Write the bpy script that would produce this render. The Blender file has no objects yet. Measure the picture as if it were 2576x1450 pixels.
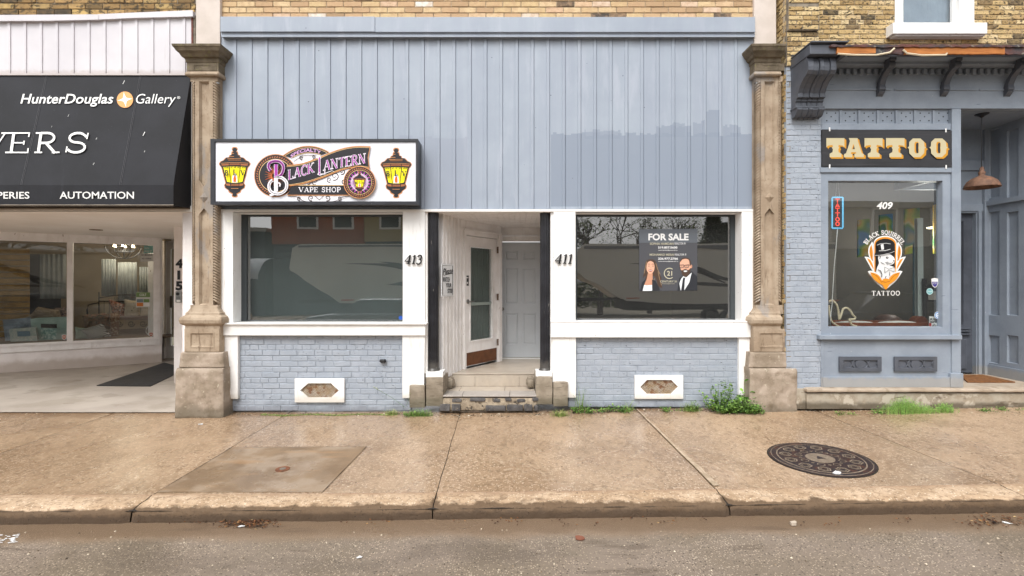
import bpy, math, random
from mathutils import Vector
R = math.radians
scene = bpy.context.scene
random.seed(7)
# ---------------------------------------------------------------- camera
F = 1274.0; XV = 1300.0; HV = 712.0; D = 7.0; ZC = 1.77      # focal length and vanishing point in units of a 2576 px wide frame
cam_d = bpy.data.cameras.new('camera'); cam = bpy.data.objects.new('camera', cam_d)
scene.collection.objects.link(cam); scene.camera = cam
cam.location = (0, -D, ZC); cam.rotation_euler = (R(90), 0, 0)
cam_d.sensor_width = 36; cam_d.lens = 36 * F / 2576
cam_d.shift_x = -(XV - 1288) / 2576; cam_d.shift_y = -(725 - HV) / 2576
cam_d.clip_start = .05; cam_d.clip_end = 2000
scene.render.resolution_x = 1024; scene.render.resolution_y = 576
# ---------------------------------------------------------------- sky, sun, exposure (bright overcast)
SUN_EL, SUN_ROT = R(52), R(200)
w = bpy.data.worlds.new('World'); scene.world = w; w.use_nodes = True
nt = w.node_tree; nt.nodes.clear()
sky = nt.nodes.new('ShaderNodeTexSky'); sky.sky_type = 'NISHITA'; sky.sun_disc = False
sky.sun_elevation = SUN_EL; sky.sun_rotation = SUN_ROT; sky.dust_density = 4; sky.air_density = 1.2
hs = nt.nodes.new('ShaderNodeHueSaturation'); hs.inputs['Saturation'].default_value = .05
bg = nt.nodes.new('ShaderNodeBackground'); bg.inputs[1].default_value = .15
wo = nt.nodes.new('ShaderNodeOutputWorld')
nt.links.new(sky.outputs[0], hs.inputs['Color']); nt.links.new(hs.outputs[0], bg.inputs[0]); nt.links.new(bg.outputs[0], wo.inputs[0])
sd = bpy.data.lights.new('sun', 'SUN'); sun = bpy.data.objects.new('sun', sd); scene.collection.objects.link(sun)
sd.energy = 1.15; sd.angle = R(28); sd.color = (1, .97, .92)
sdir = Vector((math.sin(R(-20)) * math.cos(SUN_EL), -math.cos(R(-20)) * math.cos(SUN_EL), math.sin(SUN_EL)))
sun.rotation_euler = (-sdir).to_track_quat('-Z', 'Y').to_euler(); sun.location = (0, -8, 12)
vs = scene.view_settings; vs.view_transform = 'Standard'; vs.look = 'None'; vs.gamma = 1; vs.use_curve_mapping = False
vs.exposure = .72

# ---------------------------------------------------------------- helpers
C = scene.collection
def W(px, py, y=0.0):
    d = D + y
    return ((px - XV) * d / F, y, ZC + (HV - py) * d / F)
def X(px, y=0.0): return (px - XV) * (D + y) / F
def Z(py, y=0.0): return ZC + (HV - py) * (D + y) / F
def srgb(h):
    if isinstance(h, str):
        h = [int(h[i:i + 2], 16) / 255 for i in (0, 2, 4)]
        return tuple(c / 12.92 if c <= .04045 else ((c + .055) / 1.055) ** 2.4 for c in h)
    return h
def tag(o, label=None, cat=None, group=None, kind=None):
    if label: o['label'] = label
    if cat: o['category'] = cat
    if group: o['group'] = group
    if kind: o['kind'] = kind
    return o
def thing(name, label, cat, loc=(0, 0, 0), group=None):
    o = bpy.data.objects.new(name, None); o.empty_display_size = .1
    o.location = loc; C.objects.link(o)
    return tag(o, label, cat, group)
def wloc(o):
    v = Vector((0, 0, 0))
    while o is not None:
        v += o.location; o = o.parent
    return v
class MB:
    def __init__(s): s.v = []; s.f = []; s.m = []; s.c = []
    def add(s, vs, fs, m=0, c=0.0):
        b = len(s.v); s.v += [tuple(v) for v in vs]
        for f in fs: s.f.append([b + i for i in f]); s.m.append(m); s.c.append(c)
    def box(s, x0, x1, y0, y1, z0, z1, m=0, c=0.0):
        s.add([(x0, y0, z0), (x1, y0, z0), (x1, y1, z0), (x0, y1, z0), (x0, y0, z1), (x1, y0, z1), (x1, y1, z1), (x0, y1, z1)],
              [(0, 1, 5, 4), (1, 2, 6, 5), (2, 3, 7, 6), (3, 0, 4, 7), (4, 5, 6, 7), (3, 2, 1, 0)], m, c)
    def pb(s, px0, py0, px1, py1, yf, yb, m=0, c=0.0):           # box whose front face (at depth yf) is measured in frame px
        s.box(X(px0, yf), X(px1, yf), yf, yb, Z(py1, yf), Z(py0, yf), m, c)
    def prism(s, pts, vec, m=0, c=0.0):
        n = len(pts); vec = Vector(vec); a = [Vector(p) for p in pts]; b = [p + vec for p in a]
        s.add(a + b, [list(range(n)), list(range(2 * n - 1, n - 1, -1))] + [(i, (i + 1) % n, n + (i + 1) % n, n + i) for i in range(n)], m, c)
    def tube(s, pts, r, seg=8, m=0, c=0.0, r2=None):
        pts = [Vector(p) for p in pts]; n = len(pts); vs = []
        for i, p in enumerate(pts):
            t = (pts[min(i + 1, n - 1)] - pts[max(i - 1, 0)]).normalized()
            a = t.cross(Vector((0, 0, 1)))
            if a.length < .1: a = t.cross(Vector((1, 0, 0)))
            a.normalize(); b = t.cross(a)
            rr = r if r2 is None else r + (r2 - r) * i / (n - 1)
            for k in range(seg):
                q = 2 * math.pi * k / seg; vs.append(p + a * math.cos(q) * rr + b * math.sin(q) * rr)
        fs = [(i * seg + k, i * seg + (k + 1) % seg, (i + 1) * seg + (k + 1) % seg, (i + 1) * seg + k) for i in range(n - 1) for k in range(seg)]
        fs += [list(range(seg))[::-1], list(range((n - 1) * seg, n * seg))]
        s.add(vs, fs, m, c)
    def lathe(s, prof, cx, cy, seg=24, m=0, flute=0, fl=0.0):
        vs = []; n = len(prof)
        for r, z in prof:
            for k in range(seg):
                q = 2 * math.pi * k / seg
                rr = r * (1 - fl * (.5 + .5 * math.cos(q * flute))) if flute else r
                vs.append((cx + rr * math.cos(q), cy + rr * math.sin(q), z))
        fs = [(i * seg + k, i * seg + (k + 1) % seg, (i + 1) * seg + (k + 1) % seg, (i + 1) * seg + k) for i in range(n - 1) for k in range(seg)]
        s.add(vs, fs, m)
    def rings(s, ringlist, m=0, cap=True):                      # loft through equal-length closed rings
        k = len(ringlist[0]); vs = [p for r in ringlist for p in r]
        fs = [(i * k + j, i * k + (j + 1) % k, (i + 1) * k + (j + 1) % k, (i + 1) * k + j) for i in range(len(ringlist) - 1) for j in range(k)]
        if cap: fs += [list(range(k))[::-1], list(range((len(ringlist) - 1) * k, len(ringlist) * k))]
        s.add(vs, fs, m)
    def build(s, name, mats, parent=None, smooth=False, bevel=0, seg=2):
        me = bpy.data.meshes.new(name); off = wloc(parent) if parent else Vector((0, 0, 0))
        me.from_pydata([(v[0] - off[0], v[1] - off[1], v[2] - off[2]) for v in s.v], [], s.f)
        if not isinstance(mats, (list, tuple)): mats = [mats]
        for m in mats: me.materials.append(m)
        me.polygons.foreach_set('material_index', s.m)
        at = me.attributes.new('rnd', 'FLOAT', 'FACE'); at.data.foreach_set('value', s.c)
        if smooth: me.polygons.foreach_set('use_smooth', [True] * len(s.f))
        me.update()
        o = bpy.data.objects.new(name, me); C.objects.link(o)
        if parent: o.parent = parent
        if bevel:
            b = o.modifiers.new('bevel', 'BEVEL'); b.width = bevel; b.segments = seg; b.limit_method = 'ANGLE'; b.angle_limit = R(40)
            b.harden_normals = False
        return o
def TF(u, v, d): return (u, d, v)                               # facade: u = x, v = z, d = depth
def Tline(ax, ay, bx, by):                                      # vertical wall from plan point a to b; d goes away from the viewer's side
    L = math.hypot(bx - ax, by - ay); ux, uy = (bx - ax) / L, (by - ay) / L; nx, ny = -uy, ux
    return (lambda u, v, d: (ax + ux * u + nx * d, ay + uy * u + ny * d, v)), L
def plate(mb, T, u0, u1, v0, v1, holes, d0, d1, m=0, slope=0.0, rim=True, floor=None):
    us = sorted({u0, u1} | {h[0] for h in holes} | {h[1] for h in holes}); vs_ = sorted({v0, v1} | {h[2] for h in holes} | {h[3] for h in holes})
    for i in range(len(us) - 1):
        for j in range(len(vs_) - 1):
            cu, cv = (us[i] + us[i + 1]) / 2, (vs_[j] + vs_[j + 1]) / 2
            if any(h[0] < cu < h[1] and h[2] < cv < h[3] for h in holes): continue
            mb.add([T(us[i], vs_[j], d0), T(us[i + 1], vs_[j], d0), T(us[i + 1], vs_[j + 1], d0), T(us[i], vs_[j + 1], d0)], [(0, 1, 2, 3)], m)
    for h in holes:
        a, b, c, e = h; s = slope
        o = [T(a, c, d0), T(b, c, d0), T(b, e, d0), T(a, e, d0)]; q = [T(a + s, c + s, d1), T(b - s, c + s, d1), T(b - s, e - s, d1), T(a + s, e - s, d1)]
        mb.add(o + q, [(0, 4, 5, 1), (1, 5, 6, 2), (2, 6, 7, 3), (3, 7, 4, 0)] + ([(4, 7, 6, 5)[::-1]] if floor is not None else []), m)
    if rim:
        o = [T(u0, v0, d0), T(u1, v0, d0), T(u1, v1, d0), T(u0, v1, d0)]; q = [T(u0, v0, d1), T(u1, v0, d1), T(u1, v1, d1), T(u0, v1, d1)]
        mb.add(o + q, [(0, 1, 5, 4), (1, 2, 6, 5), (2, 3, 7, 6), (3, 0, 4, 7)], m)
def tbox(mb, T, u0, u1, v0, v1, d0, d1, m=0, c=0.0):
    mb.add([T(u0, v0, d0), T(u1, v0, d0), T(u1, v0, d1), T(u0, v0, d1), T(u0, v1, d0), T(u1, v1, d0), T(u1, v1, d1), T(u0, v1, d1)],
           [(0, 1, 5, 4), (1, 2, 6, 5), (2, 3, 7, 6), (3, 0, 4, 7), (4, 5, 6, 7), (3, 2, 1, 0)], m, c)
def bricks(mb, T, u0, u1, v0, v1, course=.08, blen=.235, gap=.011, deep=.012, jit=.002, holes=(), seed=1, top=None):
    rg = random.Random(seed); n = max(1, round((v1 - v0) / course)); ch = (v1 - v0) / n
    def one(a, b, c, e):
        if b - a < .02: return
        rnd = rg.random(); j = rg.uniform(-jit, jit); q = .004
        w1 = [rg.uniform(-jit, jit) * .6 for _ in range(8)]
        g = gap / 2; a += g; b -= g; c += g; e -= g
        fr = [T(a + q + w1[0], c + q + w1[1], j), T(b - q + w1[2], c + q + w1[3], j), T(b - q + w1[4], e - q + w1[5], j), T(a + q + w1[6], e - q + w1[7], j)]
        bk = [T(a, c, deep + .006), T(b, c, deep + .006), T(b, e, deep + .006), T(a, e, deep + .006)]
        md = [T(a, c, j + .004), T(b, c, j + .004), T(b, e, j + .004), T(a, e, j + .004)]
        mb.add(fr + md + bk, [(0, 1, 2, 3)] + [(i, i + 4, (i + 1) % 4 + 4, (i + 1) % 4) for i in range(4)] + [(i + 4, i + 8, (i + 1) % 4 + 8, (i + 1) % 4 + 4) for i in range(4)], 0, rnd)
    for r in range(n):
        c = v0 + r * ch; e = c + ch; head = (r % 6 == 5); bl = blen / 2 if head else blen
        u = u0 - (bl * .5 if r % 2 else bl * .02) + rg.uniform(-.01, .01)
        spans = [(u0, u1)]
        for h in holes:
            if h[2] < (c + e) / 2 < h[3]:
                spans = [t for s_ in spans for t in ([(s_[0], min(s_[1], h[0])), (max(s_[0], h[1]), s_[1])]) if t[1] - t[0] > .005]
        while u < u1:
            L = bl * rg.uniform(.96, 1.04)
            for s_ in spans:
                a, b = max(u, s_[0]), min(u + L, s_[1])
                if b - a > .015: one(a, b, c, e)
            u += L
    plate(mb, T, u0, u1, v0, v1, list(holes), deep, deep + .05, 1)
# canvas: flat artwork drawn in measured coordinates, mapped on a real surface, each layer a hair in front of the last
class CV:
    def __init__(s, mp, eps=.0012): s.mp = mp; s.mb = MB(); s.k = 0; s.eps = eps
    def nxt(s): s.k += 1
    def poly(s, pts, m=0, up=True):
        if up: s.k += 1
        s.mb.add([s.mp(x, y, s.k * s.eps) for x, y in pts], [list(range(len(pts)))], m)
    def ring(s, cx, cy, r0, r1, m=0, n=48, ay=1.0, a0=0, a1=360):
        s.k += 1; vs = []; fs = []
        for i in range(n + 1):
            a = R(a0 + (a1 - a0) * i / n)
            vs += [s.mp(cx + r0 * math.cos(a), cy + r0 * ay * math.sin(a), s.k * s.eps), s.mp(cx + r1 * math.cos(a), cy + r1 * ay * math.sin(a), s.k * s.eps)]
        for i in range(n): fs.append((2 * i, 2 * i + 1, 2 * i + 3, 2 * i + 2))
        s.mb.add(vs, fs, m)
    def disc(s, cx, cy, r, m=0, n=40, ay=1.0):
        s.poly([(cx + r * math.cos(2 * math.pi * i / n), cy + r * ay * math.sin(2 * math.pi * i / n)) for i in range(n)], m)
    def stroke(s, pts, wd, m=0, up=True, w2=None, mf=None):
        if up: s.k += 1
        n = len(pts); L = []; Rr = []
        for i in range(n):
            ax, ay = pts[max(i - 1, 0)]; bx, by = pts[min(i + 1, n - 1)]; l = math.hypot(bx - ax, by - ay) or 1
            nx, ny = -(by - ay) / l, (bx - ax) / l; h = (wd if w2 is None else wd + (w2 - wd) * i / (n - 1)) / 2
            if 0 < i < n - 1:
                a1 = math.atan2(pts[i][1] - ay, pts[i][0] - ax); a2 = math.atan2(by - pts[i][1], bx - pts[i][0])
                h /= max(.6, math.cos((a2 - a1 + math.pi) % (2 * math.pi) / 2 - math.pi / 2))
            L.append((pts[i][0] + nx * h, pts[i][1] + ny * h)); Rr.append((pts[i][0] - nx * h, pts[i][1] - ny * h))
        for i in range(n - 1):
            mm = mf((pts[i][1] + pts[i + 1][1]) / 2) if mf else m
            s.mb.add([s.mp(*p, s.k * s.eps) for p in (L[i], L[i + 1], Rr[i + 1], Rr[i])], [(0, 1, 2, 3)], mm)
    def text(s, t, x0, y0, x1, y1, m=0, bold=0.0, shear=0.0, solid=0, warp=None):
        cu = bpy.data.curves.new('t', 'FONT'); cu.body = t; cu.size = 1; cu.offset = bold; cu.shear = shear; cu.resolution_u = 3; cu.fill_mode = 'FRONT'
        ob = bpy.data.objects.new('t', cu); C.objects.link(ob)
        dg = bpy.context.evaluated_depsgraph_get(); me = bpy.data.meshes.new_from_object(ob.evaluated_get(dg))
        vv = [v.co.copy() for v in me.vertices]; ff = [list(p.vertices) for p in me.polygons]
        bpy.data.objects.remove(ob); bpy.data.curves.remove(cu); bpy.data.meshes.remove(me)
        if not vv: return
        a = min(v.x for v in vv); b = max(v.x for v in vv); c = min(v.y for v in vv); d = max(v.y for v in vv)
        s.k += 1; out = []
        for v in vv:
            px = x0 + (v.x - a) / (b - a) * (x1 - x0); py = y1 + (v.y - c) / (d - c) * (y0 - y1)
            if warp: px, py = warp(px, py)
            out.append(s.mp(px, py, s.k * s.eps))
        s.mb.add(out, ff, m)
        if solid:
            k = s.k; s.k -= solid; s.k = k
    def serif(s, t, x0, y0, x1, y1, m=0, K=.17, k=.06, slant=0.0, warp=None, mf=None, gap=.12, ser=.3):
        tot = sum(GL.get(ch, (.4,))[0] for ch in t) + gap * (len(t) - 1); sx = (x1 - x0) / tot; h = y1 - y0; u = 0
        base = s.k
        for ch in t:
            g = GL.get(ch)
            if g is None or len(g) == 1: u += .4 + gap; continue
            def P(x, y):
                px = x0 + (u + x) * sx + slant * y * h; py = y1 - y * h
                return warp(px, py) if warp else (px, py)
            j = 0
            for pts, wt in g[1]:
                wd = {'K': K, 'k': k, 'm': (K + k) / 2 * 1.1}[wt] * h
                if len(pts) == 2:
                    (ax, ay), (bx, by) = pts; pts = [(ax + (bx - ax) * i / 6, ay + (by - ay) * i / 6) for i in range(7)]
                s.k = base + 1 + j * .25; j += 1
                s.stroke([P(*p) for p in pts], wd, m, up=False, mf=mf)
            for (x, y) in g[2]:
                s.k = base + 1 + j * .25; j += 1
                yy = y + (k / 2 if y < .5 else -k / 2)
                s.stroke([P(x - ser / 2, yy), P(x, yy), P(x + ser / 2, yy)], k * h * 1.15, m, up=False, mf=mf)
            u += g[0] + gap
        s.k = base + 3
    def build(s, name, mats, parent, back=None):
        return s.mb.build(name, mats, parent)
def arc(cx, cy, rx, ry, a0, a1, n=10):
    return [(cx + rx * math.cos(R(a0 + (a1 - a0) * i / n)), cy + ry * math.sin(R(a0 + (a1 - a0) * i / n))) for i in range(n + 1)]
GL = {
 'A': (.8, [([(.1, 0), (.42, 1)], 'k'), ([(.4, 1), (.72, 0)], 'K'), ([(.2, .33), (.62, .33)], 'k')], [(.1, 0), (.72, 0)]),
 'B': (.68, [([(.14, 0), (.14, 1)], 'K'), ([(.14, .97)] + arc(.34, .75, .22, .22, 90, -90) + [(.14, .53)], 'm'), ([(.14, .5)] + arc(.36, .26, .25, .24, 90, -90) + [(.14, .02)], 'm')], [(.1, 0), (.1, 1)]),
 'C': (.72, [(arc(.42, .5, .34, .47, 45, 315, 18), 'm'), ([(.66, .68), (.67, .97)], 'k')], []),
 'E': (.64, [([(.14, 0), (.14, 1)], 'K'), ([(.14, .97), (.58, .97)], 'k'), ([(.14, .5), (.46, .5)], 'k'), ([(.14, .03), (.6, .03)], 'k'), ([(.57, .78), (.57, 1)], 'k'), ([(.6, 0), (.6, .24)], 'k'), ([(.46, .4), (.46, .6)], 'k')], [(.1, 0), (.1, 1)]),
 'H': (.82, [([(.14, 0), (.14, 1)], 'K'), ([(.68, 0), (.68, 1)], 'K'), ([(.14, .5), (.68, .5)], 'k')], [(.14, 0), (.14, 1), (.68, 0), (.68, 1)]),
 'I': (.3, [([(.15, 0), (.15, 1)], 'K')], [(.15, 0), (.15, 1)]),
 'K': (.76, [([(.14, 0), (.14, 1)], 'K'), ([(.18, .42), (.62, 1)], 'k'), ([(.3, .55), (.68, 0)], 'K')], [(.14, 0), (.14, 1), (.62, 1), (.68, 0)]),
 'L': (.6, [([(.14, 0), (.14, 1)], 'K'), ([(.14, .03), (.56, .03)], 'k'), ([(.56, 0), (.56, .28)], 'k')], [(.14, 0), (.14, 1)]),
 'N': (.84, [([(.14, 0), (.14, 1)], 'k'), ([(.12, 1), (.7, 0)], 'K'), ([(.7, 0), (.7, 1)], 'k')], [(.14, 0), (.12, 1), (.7, 1)]),
 'O': (.8, [(arc(.4, .5, .33, .47, 0, 360, 24), 'm')], []),
 'P': (.64, [([(.14, 0), (.14, 1)], 'K'), ([(.14, .97)] + arc(.34, .71, .25, .26, 90, -90) + [(.14, .45)], 'm')], [(.14, 0), (.1, 1)]),
 'Q': (.8, [(arc(.4, .5, .33, .47, 0, 360, 24), 'm'), ([(.45, .2), (.76, -.12)], 'm')], []),
 'R': (.74, [([(.14, 0), (.14, 1)], 'K'), ([(.14, .97)] + arc(.34, .73, .23, .24, 90, -90) + [(.14, .49)], 'm'), ([(.34, .49), (.66, 0)], 'K')], [(.14, 0), (.1, 1), (.68, 0)]),
 'S': (.62, [([(.53, .78)] + arc(.31, .74, .2, .23, 30, 250, 10) + arc(.31, .27, .22, .24, 75, -160, 12), 'm'), ([(.55, .68), (.56, .97)], 'k'), ([(.08, .32), (.07, .03)], 'k')], []),
 'T': (.74, [([(.37, 0), (.37, 1)], 'K'), ([(.04, .96), (.7, .96)], 'k'), ([(.06, .78), (.06, .99)], 'k'), ([(.68, .78), (.68, .99)], 'k')], [(.37, 0)]),
 'U': (.8, [([(.14, 1), (.14, .3)] + arc(.4, .28, .26, .25, 180, 360, 10) + [(.66, 1)], 'm')], [(.14, 1), (.66, 1)]),
 'V': (.8, [([(.08, 1), (.4, 0)], 'K'), ([(.4, 0), (.72, 1)], 'k')], [(.08, 1), (.72, 1)]),
 'Y': (.76, [([(.08, 1), (.38, .45)], 'K'), ([(.38, .45), (.68, 1)], 'k'), ([(.38, 0), (.38, .46)], 'K')], [(.08, 1), (.68, 1), (.38, 0)]),
 '1': (.42, [([(.24, 0), (.24, 1)], 'K'), ([(.05, .82), (.24, .98)], 'k')], [(.24, 0)]),
 '3': (.6, [([(.08, .8)] + arc(.29, .75, .19, .22, 150, -80, 10), 'm'), ([(.29, .53)] + arc(.28, .27, .24, .26, 85, -150, 12), 'm')], []),
 '4': (.66, [([(.46, 0), (.46, 1)], 'K'), ([(.46, 1), (.04, .32)], 'k'), ([(.02, .3), (.64, .3)], 'k')], [(.46, 0)]),
 ' ': (.35,),
}
# ---------------------------------------------------------------- materials
def mat(name, col, col2=None, rough=.6, spec=.4, metal=0, ns=4, bump=0, bs=80, layers=(), attr=None, rough2=None, ramp=None, det=4, emit=None, btype='noise', bvec=None):
    m = bpy.data.materials.new(name); m.use_nodes = True; t = m.node_tree; N = t.nodes; Lk = t.links
    p = N['Principled BSDF']; geo = N.new('ShaderNodeNewGeometry'); pos = geo.outputs['Position']
    def math_(op, a, b=None, clamp=False):
        n = N.new('ShaderNodeMath'); n.operation = op; n.use_clamp = clamp
        for i, q in enumerate((a, b)):
            if q is None: continue
            if isinstance(q, (int, float)): n.inputs[i].default_value = q
            else: Lk.new(q, n.inputs[i])
        return n.outputs[0]
    def scaled(v):
        if v is None: return pos
        n = N.new('ShaderNodeVectorMath'); n.operation = 'MULTIPLY'; n.inputs[1].default_value = v; Lk.new(pos, n.inputs[0]); return n.outputs[0]
    def noise(sc, vec=None, det=4, ro=.6):
        n = N.new('ShaderNodeTexNoise'); n.inputs['Scale'].default_value = sc; n.inputs['Detail'].default_value = det; n.inputs['Roughness'].default_value = ro
        Lk.new(scaled(vec), n.inputs['Vector']); return n.outputs['Fac']
    def maprange(v, lo, hi, a=0., b=1.):
        n = N.new('ShaderNodeMapRange'); n.interpolation_type = 'SMOOTHSTEP'
        n.inputs[1].default_value = lo; n.inputs[2].default_value = hi; n.inputs[3].default_value = a; n.inputs[4].default_value = b
        Lk.new(v, n.inputs[0]); return n.outputs[0]
    def mix(f, a, b):
        n = N.new('ShaderNodeMix'); n.data_type = 'RGBA'
        if isinstance(f, (int, float)): n.inputs[0].default_value = f
        else: Lk.new(f, n.inputs[0])
        for i, q in ((6, a), (7, b)):
            if isinstance(q, tuple): n.inputs[i].default_value = (*q[:3], 1)
            else: Lk.new(q, n.inputs[i])
        return n.outputs[2]
    col = srgb(col); base = col
    if attr or ramp:
        if attr:
            a = N.new('ShaderNodeAttribute'); a.attribute_name = 'rnd'; src = a.outputs['Fac']
        else: src = noise(ns, det=det)
        rp = N.new('ShaderNodeValToRGB'); rp.color_ramp.interpolation = 'CONSTANT' if attr == 'const' else 'LINEAR'
        cs = ramp; e = rp.color_ramp.elements
        while len(e) < len(cs): e.new(.5)
        for i, (q, c) in enumerate(cs): e[i].position = q; e[i].color = (*srgb(c), 1)
        Lk.new(src, rp.inputs[0]); base = rp.outputs[0]
    if col2 is not None: base = mix(maprange(noise(ns, det=det), .35, .65), base if not (attr or ramp) else base, srgb(col2)) if not (attr or ramp) else mix(math_('MULTIPLY', maprange(noise(ns, det=det), .4, .65), .5), base, srgb(col2))
    if rough2 is not None: Lk.new(maprange(noise(ns * .7), .35, .65, rough, rough2), p.inputs['Roughness'])
    else: p.inputs['Roughness'].default_value = rough
    bumps = []
    sep = N.new('ShaderNodeSeparateXYZ'); Lk.new(pos, sep.inputs[0])
    for ly in layers:
        k = ly.get('k', 'noise'); fac = ly.get('fac', 1.0)
        if k == 'noise': mk = maprange(noise(ly['s'], ly.get('v'), ly.get('det', 5)), ly['lo'], ly['hi'])
        elif k == 'voro':
            n = N.new('ShaderNodeTexVoronoi'); n.inputs['Scale'].default_value = ly['s']; Lk.new(scaled(ly.get('v')), n.inputs['Vector'])
            if ly.get('cell'):
                s2 = N.new('ShaderNodeSeparateColor'); Lk.new(n.outputs['Color'], s2.inputs[0]); c1 = maprange(s2.outputs[ly.get('ch', 0)], ly['cell'], ly['cell'] + .01)
                c2 = maprange(n.outputs['Distance'], ly['hi'], ly['lo']); mk = math_('MULTIPLY', c1, c2)
            else: mk = maprange(n.outputs['Distance'], ly['hi'], ly['lo'])
        elif k == 'axis':                                            # a band along one world axis with a noisy edge
            ax = sep.outputs[ly['ax']] if not ly.get('tilt') else math_('SUBTRACT', sep.outputs[ly['ax']], math_('MULTIPLY', sep.outputs[0], ly['tilt'])); nz = math_('MULTIPLY', math_('SUBTRACT', noise(ly.get('s', 6)), .5), ly.get('amp', .1)); v = math_('ADD', ax, nz)
            mk = math_('MULTIPLY', maprange(v, ly['a'], ly['a'] + ly['soft']), maprange(v, ly['b'], ly['b'] + ly['soft'], 1., 0.))
        elif k == 'patch':                                           # repainted patch with a brushed, stepped top edge
            wn = N.new('ShaderNodeTexWhiteNoise'); wn.noise_dimensions = '1D'; sn = math_('SNAP', sep.outputs[0], ly['bw']); Lk.new(sn, wn.inputs['W'])
            zt = math_('ADD', math_('MULTIPLY', wn.outputs[0], ly['amp']), ly['z1'])
            inx = math_('MULTIPLY', maprange(sep.outputs[0], ly['x0'], ly['x0'] + .01), maprange(sep.outputs[0], ly['x1'], ly['x1'] + .01, 1., 0.))
            mk = math_('MULTIPLY', inx, math_('LESS_THAN', sep.outputs[2], zt))
            if 'z0' in ly: mk = math_('MULTIPLY', mk, math_('GREATER_THAN', sep.outputs[2], ly['z0']))
        if 'and_' in ly:
            q = ly['and_']; mk = math_('MULTIPLY', mk, maprange(noise(q[0], det=3), q[1], q[2]))
        if fac != 1.0: mk = math_('MULTIPLY', mk, fac)
        if ly.get('c') is not None: base = mix(mk, base, srgb(ly['c']))
        if 'r' in ly:
            cur = p.inputs['Roughness'].links[0].from_socket if p.inputs['Roughness'].links else None
            n = N.new('ShaderNodeMix'); Lk.new(mk, n.inputs[0]); n.inputs[3].default_value = ly['r']
            if cur: Lk.new(cur, n.inputs[2])
            else: n.inputs[2].default_value = rough
            Lk.new(n.outputs[0], p.inputs['Roughness'])
        if 'h' in ly: bumps.append((mk, ly['h']))
    if isinstance(base, tuple): p.inputs['Base Color'].default_value = (*base[:3], 1)
    else: Lk.new(base, p.inputs['Base Color'])
    p.inputs['Specular IOR Level'].default_value = spec; p.inputs['Metallic'].default_value = metal
    if bump or bumps:
        h = None
        if bump:
            if btype == 'voro':
                n = N.new('ShaderNodeTexVoronoi'); n.inputs['Scale'].default_value = bs; Lk.new(scaled(bvec), n.inputs['Vector']); h = math_('MULTIPLY', n.outputs['Distance'], bump)
            else: h = math_('MULTIPLY', noise(bs, bvec, 6, .65), bump)
        for mk, a in bumps:
            q = math_('MULTIPLY', mk, a); h = q if h is None else math_('ADD', h, q)
        b = N.new('ShaderNodeBump'); b.inputs['Strength'].default_value = 1; b.inputs['Distance'].default_value = 1
        Lk.new(h, b.inputs['Height']); Lk.new(b.outputs[0], p.inputs['Normal'])
    if emit:
        p.inputs['Emission Color'].default_value = (*srgb(emit[0]), 1); p.inputs['Emission Strength'].default_value = emit[1]
    return m
def glass(name, ior=2.1, tint=(.93, .95, .95), haze=.012):
    m = bpy.data.materials.new(name); m.use_nodes = True; t = m.node_tree; t.nodes.clear(); N = t.nodes
    o = N.new('ShaderNodeOutputMaterial'); mx = N.new('ShaderNodeMixShader'); tr = N.new('ShaderNodeBsdfTransparent'); gl = N.new('ShaderNodeBsdfGlossy')
    fr = N.new('ShaderNodeFresnel'); fr.inputs[0].default_value = ior; tr.inputs[0].default_value = (*tint, 1); gl.inputs['Roughness'].default_value = .01
    nz = N.new('ShaderNodeTexNoise'); nz.inputs['Scale'].default_value = .9; nz.inputs['Detail'].default_value = 1
    g = N.new('ShaderNodeNewGeometry'); vm = N.new('ShaderNodeVectorMath'); vm.operation = 'MULTIPLY'; vm.inputs[1].default_value = (.5, 1, 3.5)
    b = N.new('ShaderNodeBump'); b.inputs['Strength'].default_value = 1; b.inputs['Distance'].default_value = .0013
    t.links.new(g.outputs['Position'], vm.inputs[0]); t.links.new(vm.outputs[0], nz.inputs[0]); t.links.new(nz.outputs[0], b.inputs['Height']); t.links.new(b.outputs[0], gl.inputs['Normal'])
    bf = N.new('ShaderNodeMath'); bf.operation = 'SUBTRACT'; bf.inputs[0].default_value = 1; mf_ = N.new('ShaderNodeMath'); mf_.operation = 'MULTIPLY'; t.links.new(g.outputs['Backfacing'], bf.inputs[1]); t.links.new(bf.outputs[0], mf_.inputs[0]); t.links.new(fr.outputs[0], mf_.inputs[1]); t.links.new(mf_.outputs[0], mx.inputs[0]); t.links.new(tr.outputs[0], mx.inputs[1]); t.links.new(gl.outputs[0], mx.inputs[2]); df = N.new('ShaderNodeBsdfDiffuse'); df.inputs[0].default_value = (.7, .7, .68, 1); m2 = N.new('ShaderNodeMixShader'); m2.inputs[0].default_value = haze  # even pale haze painted over the pane to lift its dark parts
    t.links.new(mx.outputs[0], m2.inputs[1]); t.links.new(df.outputs[0], m2.inputs[2]); t.links.new(m2.outputs[0], o.inputs[0])
    return m
WHITE = 'e6e4e2'
m_trim = mat('white_paint', 'e8e7e5', 'e0dedb', rough=.5, ns=3, bump=.0012, bs=25, bvec=(4, 4, .6), layers=[
    dict(s=34, lo=.70, hi=.74, c='8d7a66', det=3, and_=(1.3, .5, .62), h=-.001), dict(s=5, v=(1, 1, 4), lo=.6, hi=.8, c='bdb6aa', fac=.4)])
m_trimv = mat('white_board_paint', 'eae9e8', 'e2e1df', rough=.5, ns=2.5, bump=.0008, bs=30, layers=[dict(k='axis', ax=2, a=-1, b=.16, soft=.12, amp=.16, s=7, c='b3a896', fac=.5), 
    dict(k='voro', s=9, lo=.03, hi=.06, c='77695a', cell=.45, h=-.001), dict(s=4, v=(6, 6, .7), lo=.58, hi=.75, c='bbb6ac', fac=.55)])
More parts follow.
